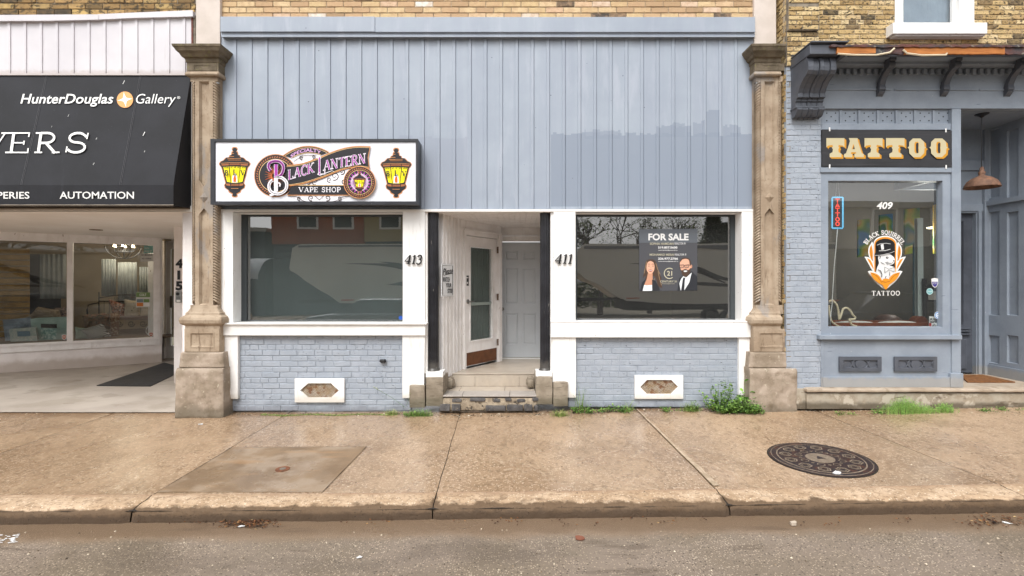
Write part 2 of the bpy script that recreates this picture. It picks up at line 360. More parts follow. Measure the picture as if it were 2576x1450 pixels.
m_old = mat('old_cream_paint', 'edeae9', 'e3dfdd', rough=.55, ns=4, bump=.002, bs=20, layers=[
    dict(s=22, v=(1, 1, .5), lo=.66, hi=.7, c='8a7768', and_=(2, .5, .6)), dict(s=3, v=(3, 3, .5), lo=.55, hi=.8, c='a89a8c', fac=.4)])
m_siding = mat('blue_grey_metal', '9aa3af', '929ba8', rough=.38, ns=1.2, bump=.0015, bs=5, layers=[
    dict(s=2, v=(3, 1, .6), lo=.5, hi=.7, c='a7adb9', fac=.6), dict(s=1, v=(4.6, 0, .12), lo=.42, hi=.6, c='8d95a4', fac=.35), dict(s=14, v=(1, 1, .05), lo=.62, hi=.72, c='b0b5be', fac=.35),
    dict(k='patch', x0=X(1385), x1=X(1896), z1=Z(344), z0=Z(520), amp=.06, bw=.05, c='808a99', fac=.85),
    dict(k='patch', x0=X(1650), x1=X(1738), z1=Z(322), z0=Z(345), amp=.04, bw=.04, c='808a99', fac=.8), dict(k='patch', x0=X(1690), x1=X(1722), z1=Z(312), z0=Z(345), amp=.03, bw=.03, c='808a99', fac=.7),
    dict(k='patch', x0=X(1742), x1=X(1772), z1=Z(312), z0=Z(345), amp=.05, bw=.03, c='808a99', fac=.7), dict(k='patch', x0=X(1776), x1=X(1808), z1=Z(284), z0=Z(345), amp=.04, bw=.05, c='808a99', fac=.8), dict(k='patch', x0=X(1818), x1=X(1862), z1=Z(322), z0=Z(345), amp=.05, bw=.03, c='808a99', fac=.7),
    dict(k='patch', x0=X(1470), x1=X(1560), z1=Z(333), z0=Z(350), amp=.04, bw=.05, c='808a99', fac=.7),
    dict(k='patch', x0=X(1000), x1=X(1175), z1=Z(350), z0=Z(526), amp=.06, bw=.09, c='8b92a0', fac=.5),
    dict(k='voro', s=6, v=(1, 0.01, 1), lo=.04, hi=.05, c='5a5e68', cell=.55)])
m_pbrick = mat('blue_painted_brick', '959da8', '9da4ae', rough=.5, ns=5, bump=.006, bs=24, layers=[
    dict(s=26, v=(1, 1, 2.2), lo=.63, hi=.66, c='5c5d63', h=-.004, and_=(3, .42, .55)), dict(s=2.5, lo=.55, hi=.75, c='a3a9b5', fac=.5),
    dict(k='axis', ax=2, a=-1, b=.02, soft=.12, amp=.3, s=5, c='7d8088', fac=.7)])
m_pmort = mat('blue_painted_mortar', '8e96a1', '969ea8', rough=.6, ns=8, bump=.004, bs=40)
YR = [(0, '3b352c'), (.06, '6e5c44'), (.12, 'a08458'), (.4, 'bda170'), (.7, 'cdb485'), (.9, 'd8c39a'), (1, 'b09266')]
m_brick_y = mat('yellow_brick', 'c8a568', 'a08a60', attr=True, ramp=YR, rough=.85, ns=18, bump=.005, bs=45, layers=[
    dict(s=22, v=(1, 1, 2), lo=.55, hi=.62, c='2a251e', fac=.9, h=-.002), dict(s=50, lo=.58, hi=.64, c='332c22', fac=.8)])
m_brick_o = mat('orange_brick', 'd0a06c', 'b09070', attr=True, ramp=[(0, '3a3836'), (.06, '7b6650'), (.1, 'a98d6c'), (.35, 'bc9d7a'), (.6, 'c6ad82'), (.8, 'cdb48e'), (.93, 'c8a88a'), (.97, 'ded6ca'), (1, 'e4e0da')], rough=.85, ns=14, bump=.004, bs=40, layers=[
    dict(s=40, v=(1, 1, 2), lo=.62, hi=.7, c='6a4c34', fac=.7, h=-.002)])
m_brick_d = mat('sooty_brick', '9a7c4c', '7a6140', attr=True, ramp=[(0, '33302a'), (.15, '6b5738'), (.4, '8a6e44'), (.7, 'a9895a'), (.9, 'c6a86c'), (1, '8b7450')], rough=.85, ns=14, bump=.006, bs=40, layers=[
    dict(s=14, v=(1, 1, 2), lo=.5, hi=.6, c='3a3428', fac=.8, h=-.002), dict(k='axis', ax=2, a=Z(60), b=9, soft=.1, amp=.0, s=4, c='9aa0a4', fac=.0)])
m_mort = mat('mortar', 'b4a48c', '93846e', rough=.9, ns=20, bump=.003, bs=60)
m_mort_g = mat('grey_mortar', '8f8576', '6d655a', rough=.9, ns=12, bump=.003, bs=60)
m_stone = mat('brown_sandstone', 'ab9a86', '94826e', rough=.85, ns=3.5, bump=.003, bs=70, layers=[
    dict(s=6, v=(2.5, 2.5, .5), lo=.55, hi=.7, c='705d4a', fac=.75), dict(s=3, v=(1, 1, .4), lo=.58, hi=.66, c='8b8784', fac=.7), dict(s=28, lo=.6, hi=.68, c='7a6853', fac=.5),
    dict(k='axis', ax=2, a=Z(148), b=9, soft=.5, amp=.35, s=7, c='5b5142', fac=.7),
    dict(s=50, lo=.66, hi=.74, c='b9ab7a', fac=.5, h=.001, and_=(1.5, .5, .7))])
m_moss = mat('mossy_stone', '776b5a', '5f5546', rough=.9, ns=7, bump=.006, bs=40, layers=[dict(s=22, lo=.56, hi=.68, c='7f7a52', fac=.6), dict(s=60, lo=.66, hi=.72, c='b3ab8c', fac=.6)])
m_rough = mat('rough_block_stone', 'a8998a', '8b7d6c', rough=.9, ns=4, bump=.014, bs=9, layers=[
    dict(s=5, lo=.55, hi=.68, c='70614e', fac=.6), dict(s=20, lo=.6, hi=.7, c='c4b9a6', fac=.75, h=.003), dict(k='axis', ax=2, a=-1, b=.03, soft=.16, amp=.2, s=6, c='5d5546', fac=.7)])
m_render = mat('smooth_render', 'cfc4bc', 'c3b8af', rough=.85, ns=3, bump=.0015, bs=90)
m_black = mat('black_column_paint', '1e1e22', '2a2a2f', rough=.35, ns=6, layers=[dict(s=30, v=(1, 1, .35), lo=.66, hi=.72, c='9a9790', fac=.55), dict(k='axis', ax=2, a=.4, b=.62, soft=.1, amp=.2, s=20, c='6f6a62', fac=.35)])
m_grey_door = mat('pale_grey_door', 'c3c8cd', 'bcc1c6', rough=.4, ns=2)
m_glass = glass('window_glass', 1.95); m_glass_s = glass('shop_glass', 3.3, haze=.018); m_glass_n = glass('blind_glass', 3.0, haze=.015); m_glass_t = glass('tattoo_glass', 2.7, haze=.012); m_glass_d = glass('door_glass', 1.7)
m_gasket = mat('dark_gasket', '3c4144', rough=.5)
m_blind = mat('grey_green_blind', '4a5453', '434d4c', rough=.9, ns=1.5, bump=.001, bs=300, bvec=(1, 1, .05))
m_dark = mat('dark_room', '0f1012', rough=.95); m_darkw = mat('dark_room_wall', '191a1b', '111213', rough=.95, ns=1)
m_tile = mat('beige_porch_tile', 'b8ad9f', 'aa9e90', rough=.35, ns=2.5, bump=.001, bs=30, layers=[dict(s=7, v=(3, 1, 1), lo=.5, hi=.7, c='b7aa98', fac=.5), dict(s=40, lo=.66, hi=.72, c='7a6b58', fac=.5)])
m_tile2 = mat('grey_porch_tile', 'aaa39d', '9d9791', rough=.35, ns=3, bump=.001, bs=30, layers=[dict(s=6, v=(3, 1, 1), lo=.5, hi=.7, c='b4aca4', fac=.6)])
m_grout = mat('dark_grout', '5b4f42', '3f372e', rough=.9, ns=20, bump=.003, bs=40)
m_dstone = mat('dark_rubble', '5d5a59', '444243', rough=.7, ns=12, bump=.01, bs=25, layers=[dict(s=30, lo=.6, hi=.68, c='8b8072', fac=.6)])
m_rubm = mat('crumbling_mortar', 'a89a86', '857867', rough=.95, ns=12, bump=.012, bs=25, layers=[dict(s=14, lo=.56, hi=.62, c='3c3733', fac=.9, h=-.006), dict(s=40, lo=.62, hi=.68, c='d8cbb4', fac=.7)])
m_rust = mat('rusty_mesh', 'cbb08c', 'dccfbd', rough=.8, ns=14, layers=[dict(s=11, lo=.52, hi=.62, c='96592c', fac=.85)])
m_steel = mat('brushed_steel', '8c8a86', rough=.3, metal=.9)
m_kick = mat('brown_kick_plate', '6d4226', '5c3820', rough=.45, ns=8, layers=[dict(s=30, lo=.64, hi=.7, c='a59a8e', fac=.7, and_=(4, .5, .6))])
m_num = mat('black_numeral', '17171a', rough=.35)
m_lens = mat('black_plastic', '1b1b1d', rough=.4)
m_gravel = mat('black_dirt', '2e2822', rough=.95)

# ---------------------------------------------------------------- the ground
def g0(x): return max(-.1, min(.4, .0113 * x + .00104 * x * x))
def swz(x, y): return g0(x) + .02 * min(0, y)
def rdz(x, y): return -.165 + .0115 * max(-14, min(14, x)) + .012 * min(3, (-y - 2.85))
def G(px, py, fn=swz, dz=0.0):
    k = (HV - py) / F; d = 5.0
    for _ in range(30):
        x = (px - XV) * d / F; d = max(1.0, (fn(x, d - D) + dz - ZC) / k)
    return ((px - XV) * d / F, d - D, ZC + k * d)
from mathutils import noise as MN
m_ground = mat('far_ground', '77705f', '6a6354', rough=.95, ns=.3)
tag(MB_o := (lambda: (lambda b: (b.add([(-300, -300, -.6), (300, -300, -.6), (300, 300, -.6), (-300, 300, -.6)], [(0, 1, 2, 3)]), b.build('ground', m_ground))[1])(MB()))(), kind='structure')
m_walk = mat('exposed_concrete', '9f866c', '8c735a', rough=.14, rough2=.46, ns=.7, bump=.0011, bs=75, spec=.6, layers=[
    dict(s=.55, lo=.45, hi=.65, c='ae947a', fac=.8), dict(s=1.7, lo=.5, hi=.7, c='826a52', fac=.5), dict(s=20, v=(1, .6, 1), lo=.54, hi=.6, c='705b45', fac=.5), dict(s=34, lo=.55, hi=.6, c='c3ad93', fac=.55), dict(k='voro', s=32, lo=.14, hi=.34, c='c9b59c', cell=.7, ch=2, fac=.42), dict(k='voro', s=30, lo=.12, hi=.3, c='5a4737', cell=.74, fac=.55, h=-.0005),
    dict(k='voro', s=50, lo=.16, hi=.36, c='dccbb6', cell=.78, fac=.75), dict(k='voro', s=42, lo=.12, hi=.3, c='45362a', cell=.84, ch=1, fac=.85, h=-.001),
    dict(k='voro', s=120, lo=.1, hi=.35, c='7b5a40', cell=.6, ch=2, fac=.5),
    dict(s=9, v=(1, .7, 1), lo=.6, hi=.7, c='6b5541', fac=.4), dict(k='voro', s=7, lo=.05, hi=.09, c='3f3229', cell=.82, fac=.8), dict(s=.9, v=(1, .5, 1), lo=.5, hi=.62, c=None, r=.16), dict(k='axis', ax=1, a=-.3, b=3, soft=.28, amp=.25, s=3, c='735840', fac=.6)])
m_nose = mat('worn_kerb_concrete', 'c0a88e', 'ac9276', rough=.8, ns=4, bump=.006, bs=45, layers=[
    dict(s=12, v=(.5, 1, 1), lo=.5, hi=.65, c='937a60', fac=.6), dict(s=30, lo=.54, hi=.62, c='7d664e', fac=.6, h=-.002), dict(k='voro', s=45, lo=.15, hi=.4, c='e0d0ba', cell=.6, fac=.7, h=.002),
    dict(k='voro', s=50, lo=.1, hi=.35, c='5c4630', cell=.75, ch=1, fac=.8, h=-.002),
    dict(k='axis', ax=1, a=-2.66, b=3, soft=.1, amp=.16, s=5, c='9a7f67', fac=.9),
    dict(k='axis', ax=2, tilt=.0113, a=-3, b=-.068, soft=.012, amp=.04, s=9, c='5b4835', fac=.95), dict(k='axis', ax=2, tilt=.0113, a=-3, b=-.125, soft=.04, amp=.08, s=14, c='3a2e24', fac=.6), dict(k='voro', s=40, lo=.1, hi=.25, c='241d18', cell=.8, fac=.8, h=-.003)])
m_asph = mat('coarse_asphalt', '83766a', '746859', rough=.32, rough2=.65, ns=.9, bump=.004, bs=110, layers=[
    dict(k='voro', s=58, lo=.2, hi=.42, c='b8a793', cell=.5, fac=.8, h=.0015), dict(k='voro', s=48, lo=.16, hi=.4, c='2e2926', cell=.68, ch=1, fac=.9),
    dict(k='voro', s=64, lo=.16, hi=.4, c='d2c3ae', cell=.86, ch=2, fac=.7), dict(s=1.3, lo=.5, hi=.68, c='7a6f62', fac=.35), dict(s=120, lo=.5, hi=.7, c='8e7f6e', fac=.5), dict(s=.7, v=(.6, 1.4, 1), lo=.52, hi=.62, c='544a41', fac=.45),
    dict(k='axis', ax=1, a=-3.22, b=0, soft=.14, amp=.28, s=1.6, c='836f5b', fac=.78, r=.28),
    dict(k='axis', ax=1, a=-3.13, b=0, soft=.1, amp=.3, s=2.4, c='66523f', fac=.5, r=.25), dict(s=3, v=(.35, 2, 1), lo=.58, hi=.68, c='493c31', fac=.5, and_=(.6, .4, .6))])
def grid(mb, fx, fy, nx, ny, fn, m=0):
    vs = [fn(i / nx, j / ny) for j in range(ny + 1) for i in range(nx + 1)]
    mb.add(vs, [(j * (nx + 1) + i, j * (nx + 1) + i + 1, (j + 1) * (nx + 1) + i + 1, (j + 1) * (nx + 1) + i) for j in range(ny) for i in range(nx)], m)
JL = []
for a, b in (((210, 1065), (0, 1140)), ((722, 1040), (355, 1262)), ((1156, 1045), (1091, 1262)), ((1605, 1035), (1834, 1262)), ((2028, 1023), (2568, 1240))):
    A = G(*a); B_ = G(*b); s_ = (B_[0] - A[0]) / (B_[1] - A[1]); JL.append((A[0] - s_ * A[1], s_))
JL = [(-12.9, -.07), (-10.5, -.07), (-8.1, -.07)] + JL + [(6.4, -.07), (8.8, -.07), (11.2, -.07), (13.6, -.07)]
def jx(k, y):
    a, s_ = JL[k]
    return a + s_ * y + .008 * MN.noise(Vector((k * 7.3, y * 2.1, 0)))
pv = MB(); kb = MB(); YK = -2.58; YF = -2.845
for k in range(len(JL) - 1):
    gp = .0035
    def f1(u, v, k=k):
        y = .35 + (YK - .35) * v; a, b = jx(k, y) + gp, jx(k + 1, y) - gp; x = a + (b - a) * u
        e = min(u, 1 - u) * (b - a); z = swz(x, y) - (.006 if e < .004 else 0) + .0015 * MN.noise(Vector((x * 3, y * 3, 1)))
        return (x, y, z)
    us = 40; vsx = []
    nx, ny = 44, 30
    grid(pv, 0, 0, nx, ny, f1)
    rows = [(YK, 0), (-2.66, .001), (-2.72, .002), (-2.77, .005), (-2.80, .012), (-2.822, .024), (-2.836, .04), (-2.843, .06), (-2.846, .09), (-2.85, .13), (-2.852, .22)]
    n = 90; vs_ = []
    for j, (y, dz) in enumerate(rows):
        for i in range(n + 1):
            a, b = jx(k, y) + gp * 1.3, jx(k + 1, y) - gp * 1.3; x = a + (b - a) * i / n; e = min(i, n - i) / n * (b - a)
            q = Vector((x * 9, y * 20, dz * 20)); am = 0 if j == 0 else 1
            ch = max(0, .05 - e) * .25 * am * (1 + MN.noise(Vector((x * 30, k, y * 9))))
            z = swz(x, y) - dz + am * (.006 * MN.noise(q) + .0035 * MN.noise(q * 4)) - ch
            yy = y + am * (.009 * MN.noise(q + Vector((5, 5, 5))) + .004 * MN.noise(q * 4.3) + .012 * min(1, max(0, (j - 1) / 4)) * MN.noise(Vector((x * 2.2, 8, 0)))) + ch
            vs_.append((x, yy, z))
    kb.add(vs_, [(j * (n + 1) + i, j * (n + 1) + i + 1, (j + 1) * (n + 1) + i + 1, (j + 1) * (n + 1) + i) for j in range(len(rows) - 1) for i in range(n)], 0)
tag(pv.build('pavement', m_walk, smooth=True), kind='structure'); tag(kb.build('kerb', m_nose, smooth=True), kind='structure')
soil = MB(); grid(soil, 0, 0, 60, 4, lambda u, v: (-13 + 26 * u, 1.2 - 4.03 * v, swz(-13 + 26 * u, 1.2 - 4.03 * v) - .03 - .0 * v)); tag(soil.build('soil', m_gravel), kind='structure')
rd = MB(); grid(rd, 0, 0, 60, 20, lambda u, v: (-30 + 60 * u, -2.83 - 10.6 * v, rdz(-30 + 60 * u, -2.83 - 10.6 * v))); tag(rd.build('road', m_asph, smooth=True), kind='structure')
fp = MB(); fp.box(-60, 60, -18.5, -13.4, -.5, .02); tag(fp.build('far_pavement', m_walk), kind='structure')
# darker replaced square of concrete with its little round cap
m_patch = mat('grey_brown_concrete_patch', '877159', '75614c', rough=.16, rough2=.6, ns=2.2, bump=.0015, bs=60, layers=[
    dict(s=2.6, lo=.48, hi=.62, c='988673', fac=.8), dict(k='voro', s=80, lo=.1, hi=.3, c='a99a86', cell=.8, fac=.6), dict(s=4, v=(.5, 2, 1), lo=.57, hi=.66, c='9a7a58', fac=.5)])
sm_ = MB(); pt = MB(); cs = [G(584, 1127), G(922, 1125), G(812, 1239), G(396, 1239)]
def fpat(u, v):
    t = Vector(cs[0]).lerp(Vector(cs[1]), u); b = Vector(cs[3]).lerp(Vector(cs[2]), u); p = t.lerp(b, v); return (p[0], p[1], swz(p[0], p[1]) + .004)
grid(pt, 0, 0, 24, 24, fpat)
for a_, b_ in ((cs[0], cs[1]), (cs[1], cs[2]), (cs[3], cs[0])):
    for i in range(30):
        p_, q_ = Vector(a_).lerp(Vector(b_), i / 30), Vector(a_).lerp(Vector(b_), (i + 1) / 30); dd_ = (q_ - p_).normalized(); nn_ = Vector((-dd_[1], dd_[0], 0)) * (.0018 + .002 * MN.noise(p_ * 9))
        sm_.add([(v_[0], v_[1], swz(v_[0], v_[1]) + .0065) for v_ in (p_ - nn_, q_ - nn_, q_ + nn_, p_ + nn_)], [(0, 1, 2, 3)])
tag(sm_.build('patch_seam', m_gravel), kind='structure')
tag(pt.build('pavement_patch', m_patch, smooth=True), kind='structure')
def ground_disc(mb, cx, cy, r, z0, m=0, r1=0, n=48, h=.003):
    vs = []
    for i in range(n):
        a = 2 * math.pi * i / n
        for rr in ((r1, r) if r1 else (0, r)):
            x, y = cx + rr * math.cos(a), cy + rr * math.sin(a); vs.append((x, y, swz(x, y) + z0))
        x, y = cx + (r + .001) * math.cos(a), cy + (r + .001) * math.sin(a); vs.append((x, y, swz(x, y) + z0 - h))
    mb.add(vs, [f for i in range(n) for f in ((3 * i, 3 * i + 1, 3 * ((i + 1) % n) + 1, 3 * ((i + 1) % n)), (3 * i + 1, 3 * i + 2, 3 * ((i + 1) % n) + 2, 3 * ((i + 1) % n) + 1))], m)
# entrance apron of the left shop
m_apron = mat('pale_grey_apron_concrete', 'b2a99f', 'a49a90', rough=.6, ns=1.1, bump=.002, bs=60, layers=[dict(s=.9, lo=.52, hi=.6, c='8f8577', fac=.45), dict(s=1.6, v=(1, 1, 1), lo=.6, hi=.64, c='80766a', fac=.4), dict(k='voro', s=90, lo=.1, hi=.3, c='6f6355', cell=.8, fac=.5)])
ap = MB(); grid(ap, 0, 0, 30, 20, lambda u, v: ((-12.5 + 8.2 * u), .0 + 5.2 * v, swz(-12.5 + 8.2 * u, 0) + .012 + .0 * v + .01 * v)); rs = MB(); n_ = 60; vs_ = []
for i in range(n_ + 1):
    y = .0 + (YK + .06) * i / n_; x = jx(6, y) + .004; w_ = .018 + .04 * (i / n_) ** 1.3 + .014 * MN.noise(Vector((y * 6, 0, 3))); 
    for q in (0, .5, 1): vs_.append((x + w_ * q + .004 * MN.noise(Vector((y * 20, q, 9))), y, swz(x, y) + .003 + .004 * (q == .5)))
rs.add(vs_, [(3 * i + k, 3 * i + k + 1, 3 * i + k + 4, 3 * i + k + 3) for i in range(n_) for k in (0, 1)]); tag(rs.build('joint_repair', mat('pale_joint_mortar', 'b5a28c', '9c8a74', rough=.8, ns=12, bump=.004, bs=50, layers=[dict(k='voro', s=45, lo=.1, hi=.3, c='d8c9b4', cell=.7, fac=.7)]), smooth=True), kind='structure')
tag(ap.build('shop_apron', m_apron, smooth=True), kind='structure')
# ================================================================ CENTRE SHOP (two fronts, 413 and 411)
shop = thing('shop_building', 'blue-grey metal clad shop building with white trimmed windows either side of a recessed double entrance', 'building', (X(1240), .3, 0))
XL, XR = X(553), X(1901)
def P(name, mb, mats, parent=shop, **k): return mb.build(name, mats, parent, **k)
b = MB(); bricks(b, lambda u, v, d: (u, .02 + d, v), X(551), X(1903), Z(46), 7.4, .0825, .245, seed=3, jit=.003); P('brick_wall', b, [m_brick_o, m_mort])
b = MB(); b.box(X(553), X(1901), .09, .3, Z(46), 7.4); b.box(X(553), X(1901), .3, 5, 7.2, 7.4); P('upper_wall', b, m_dark)
# fascia: two flashings with a seam, drip edge beneath
b = MB()
b.pb(554, 42, 943, 80, -.09, .02); b.pb(943.6, 43, 1900, 81, -.088, .02); b.pb(556, 80.5, 1899, 92, -.06, .01); b.pb(556, 90, 1899, 93.5, -.075, -.061)
P('fascia', b, m_siding, bevel=.004)
# ribbed siding
b = MB(); zt, zb = Z(90), Z(526.5); prof = []; x = XL + .01; n = 0
ribs = [X(q) for q in [q0 + 39.35 * i for i, q0 in enumerate([592] * 34)] if q < 1890]
pts = [(XL, .0)]
for r in ribs: pts += [(r - .026, 0), (r - .022, -.01), (r + .016, -.01), (r + .02, .0), (r + .023, .006), (r + .026, 0)]
pts.append((XR, 0))
nz = 10
for i in range(len(pts) - 1):
    (a, ya), (c, yc) = pts[i], pts[i + 1]
    b.add([(a, ya, zb), (c, yc, zb), (c, yc, zt), (a, ya, zt)], [(0, 1, 2, 3)])
b.add([(XL, .03, zb), (XR, .03, zb), (XR, .03, zt), (XL, .03, zt)], [(0, 1, 2, 3)])
P('siding', b, m_siding)
b = MB(); b.pb(555, 526.8, 1899, 533, -.035, .3); P('header_board', b, m_trim, bevel=.003)
for a_, c_ in ((1068, 1075.5), (1385, 1392)): b = MB(); b.pb(a_, 533, c_, 940, .0, .1); P('door_post', b, m_trim, bevel=.003)
# ---- shop windows
def shopwin(px0, px1, py0, py1, yg, side, blind):
    r = MB(); x0, x1 = X(px0, -.02), X(px1, -.02); z0, z1 = Z(py1, -.02), Z(py0, -.02); gz = [X(px0, -.02), X(px1, -.02)]
    plate(r, TF, x0, x1, z0, z1, [(x0 + .002, x1 - .002, z0 + .002, z1 - .002)], 0, yg, rim=False)
    fr = P('window_frame', r, m_old if side else m_trim)
    q = MB(); plate(q, TF, x0 + .003, x1 - .003, z0 + .003, z1 - .003, [(x0 + .05 + (.03 if blind else 0), x1 - .04 - (0 if blind else .03), z0 + .02, z1 - .03)], yg - .02, yg + .02, rim=False)
    P('gasket', q, m_gasket, fr)
    g_ = MB(); g_.box(x0 + .02, x1 - .02, yg, yg + .008, z0 + .01, z1 - .01); P('pane', g_, m_glass_n if blind else m_glass_s, fr)
    if blind:
        k = MB(); k.box(x0 + .02, x1 - .02, yg + .1, yg + .11, z0 + .0, z1 + .02); P('blind', k, m_blind, fr)
    return fr, (x0, x1, z0, z1)
f413, r413 = shopwin(586, 1013.5, 535, 813, .2, 0, True)
f411, r411 = shopwin(1447, 1866, 535, 809, .2, 1, False)
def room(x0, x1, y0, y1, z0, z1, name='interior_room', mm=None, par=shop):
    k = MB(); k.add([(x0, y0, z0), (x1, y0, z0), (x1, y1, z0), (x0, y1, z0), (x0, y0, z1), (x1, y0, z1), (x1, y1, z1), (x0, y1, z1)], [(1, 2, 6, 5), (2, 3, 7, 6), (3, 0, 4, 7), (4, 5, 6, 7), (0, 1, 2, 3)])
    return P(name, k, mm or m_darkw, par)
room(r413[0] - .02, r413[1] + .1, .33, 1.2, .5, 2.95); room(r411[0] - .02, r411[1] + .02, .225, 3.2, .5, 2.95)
# ---- posts, sills, lower posts
b = MB(); b.pb(556, 529, 586, 816.5, -.03, .22); P('corner_board', b, m_trimv, bevel=.004)
b = MB(); b.pb(1013, 529, 1069, 816.5, -.03, .22); P('corner_board', b, m_trimv, bevel=.004)
b = MB(); b.pb(1392.5, 529, 1448, 811, -.03, .22); P('corner_board', b, m_trimv, bevel=.004)
b = MB(); b.pb(1866, 529, 1897.5, 811, -.03, .22); P('corner_board', b, m_trimv, bevel=.004)
b = MB(); b.pb(555, 817, 1070, 844.5, -.08, .0); b.pb(548, 813.5, 1073, 817.2, -.11, .22); P('window_sill', b, m_trim, bevel=.004)
b = MB(); b.pb(1385.5, 811.5, 1896, 849.5, -.08, .0); b.pb(1386, 808.5, 1896, 811.8, -.085, .22); P('window_sill', b, m_trimv, bevel=.004)
b = MB(); b.pb(557, 845, 598, 1004, -.05, .02); P('lower_board', b, m_trimv, bevel=.004)
def lshape(pts, yf, yb):
    b = MB(); b.prism([W(*p, yf) for p in pts], (0, yb - yf, 0)); return b
P('lower_board', lshape([(1013, 844.5), (1068, 844.5), (1066, 969), (1033, 969), (1033, 1001), (1013, 1001)], -.05, .03), m_trimv, bevel=.004)
P('lower_board', lshape([(1391, 849.5), (1448, 849.5), (1448, 1000), (1428, 1000), (1428, 961), (1391, 961)], -.05, .03), m_trimv, bevel=.004)
b = MB(); b.pb(1859, 849.5, 1894, 995, -.05, .02); P('lower_board', b, m_trimv, bevel=.004)
# ---- painted brick bulkheads (a dry joint pattern under thick paint)
b = MB(); bricks(b, lambda u, v, d: (u, .0 + d, v), X(575), X(1034), Z(1034), Z(840), .0772, .243, gap=.010, deep=.006, jit=.003, seed=5); P('brick_bulkhead', b, [m_pbrick, m_pmort])
b = MB(); bricks(b, lambda u, v, d: (u, .0 + d, v), X(1430), X(1885), Z(1024), Z(846), .081, .245, gap=.009, deep=.005, jit=.003, seed=9); P('brick_bulkhead', b, [m_pbrick, m_pmort])
# ---- hexagonal vents
def vent(px0, px1, py0, py1, hx0, hx1, hy0, hy1, ia):
    b = MB(); y = -.035
    hexp = [(hx0, (hy0 + hy1) / 2), (hx0 + ia, hy0), (hx1 - ia, hy0), (hx1, (hy0 + hy1) / 2), (hx1 - ia, hy1), (hx0 + ia, hy1)]
    out = [(px0, (hy0 + hy1) / 2), (px0, py0), (px1, py0), (px1, (hy0 + hy1) / 2), (px1, py1), (px0, py1)]
    h3 = [W(*p, y) for p in hexp]; o3 = [W(*p, y) for p in out]; hb = [(p[0], p[1] + .03, p[2]) for p in h3]; ob = [(p[0], 0, p[2]) for p in o3]
    b.add(h3 + o3 + hb + ob, [(i, (i + 1) % 6, 6 + (i + 1) % 6, 6 + i) for i in range(6)] + [(i, 12 + i, 12 + (i + 1) % 6, (i + 1) % 6) for i in range(6)] + [(6 + i, 6 + (i + 1) % 6, 18 + (i + 1) % 6, 18 + i) for i in range(6)])
    v = P('vent', b, m_trimv, bevel=.003)
    k = MB(); xa, xb = X(hx0, y), X(hx1, y); za, zb_ = Z(hy1, y), Z(hy0, y); yy = y + .022
    def inside(x, z):
        px = XV + x * F / (D + y); py = HV - (z - ZC) * F / (D + y); t = abs(py - (hy0 + hy1) / 2) / ((hy1 - hy0) / 2)
        return t <= 1 and hx0 + ia * t <= px <= hx1 - ia * t
    nx = 26; st = (xb - xa) / nx; rows = int((zb_ - za) / (st * .55)) + 1
    for i in range(-1, nx + 1):
        for j in range(-1, rows + 1):
            x = xa + i * st + (st / 2 if j % 2 else 0); z = za + j * st * .55
            for dx in (st / 2, -st / 2):
                if inside(x, z) or inside(x + dx, z + st * .55):
                    k.add([(x - .0026, yy, z), (x + .0026, yy, z), (x + dx + .0026, yy + .004, z + st * .55), (x + dx - .0026, yy + .004, z + st * .55)], [(0, 1, 2, 3)])
                    k.add([(x, yy - .002, z - .0018), (x, yy - .002, z + .0018), (x + dx, yy + .002, z + st * .55 + .0018), (x + dx, yy + .002, z + st * .55 - .0018)], [(0, 1, 2, 3)])
    P('grille', k, m_rust, v)
    k = MB(); k.add([(p[0], y + .03, p[2]) for p in h3], [list(range(6))]); P('backing', k, mat('rust_backing', '5a4a3c', '3a322a', rough=.95, ns=20), v)
vent(741, 866, 953, 1013, 755, 852, 965, 1001, 20); vent(1597, 1719, 945, 1004, 1611, 1706, 956.5, 992, 17)
b = MB(); c_ = W(963.5, 908, -.02); b.tube([(c_[0] - .03, -.02, c_[2]), (c_[0] - .018, -.045, c_[2]), (c_[0] + .018, -.045, c_[2]), (c_[0] + .032, -.02, c_[2])], .022, 10)
b.box(c_[0] - .036, c_[0] + .036, -.025, .005, c_[2] - .02, c_[2] + .018); P('wall_light_stub', b, m_lens, bevel=.006)
# ---- entrance recess
zf, zc = .424, Z(533); zf2 = zf
A = (X(1104, .1), .1); Bp = (X(1164, .9), .9); Cp = (X(1255, 1.7), 1.7); Dp = (X(1255, 1.98), 1.98); E = (X(1362, 1.98), 1.98); E2 = (X(1384, .1), .1)
b = MB(); b.add([(A[0] - .1, -.02, zc), (E2[0] + .1, -.02, zc), (E2[0] + .1, 2.2, zc), (A[0] - .1, 2.2, zc)], [(0, 1, 2, 3)])
i = 0; xx = A[0]
while xx < E2[0]:
    b.box(xx, xx + .07, .0, 2.0, zc - .008, zc - .0005); xx += .082
P('porch_ceiling', b, m_old, bevel=.003)
b = MB(); b.box(A[0] - .05, E2[0] + .05, .52, 2.1, zf - .05, zf); P('porch_floor', b, m_tile, bevel=.004)
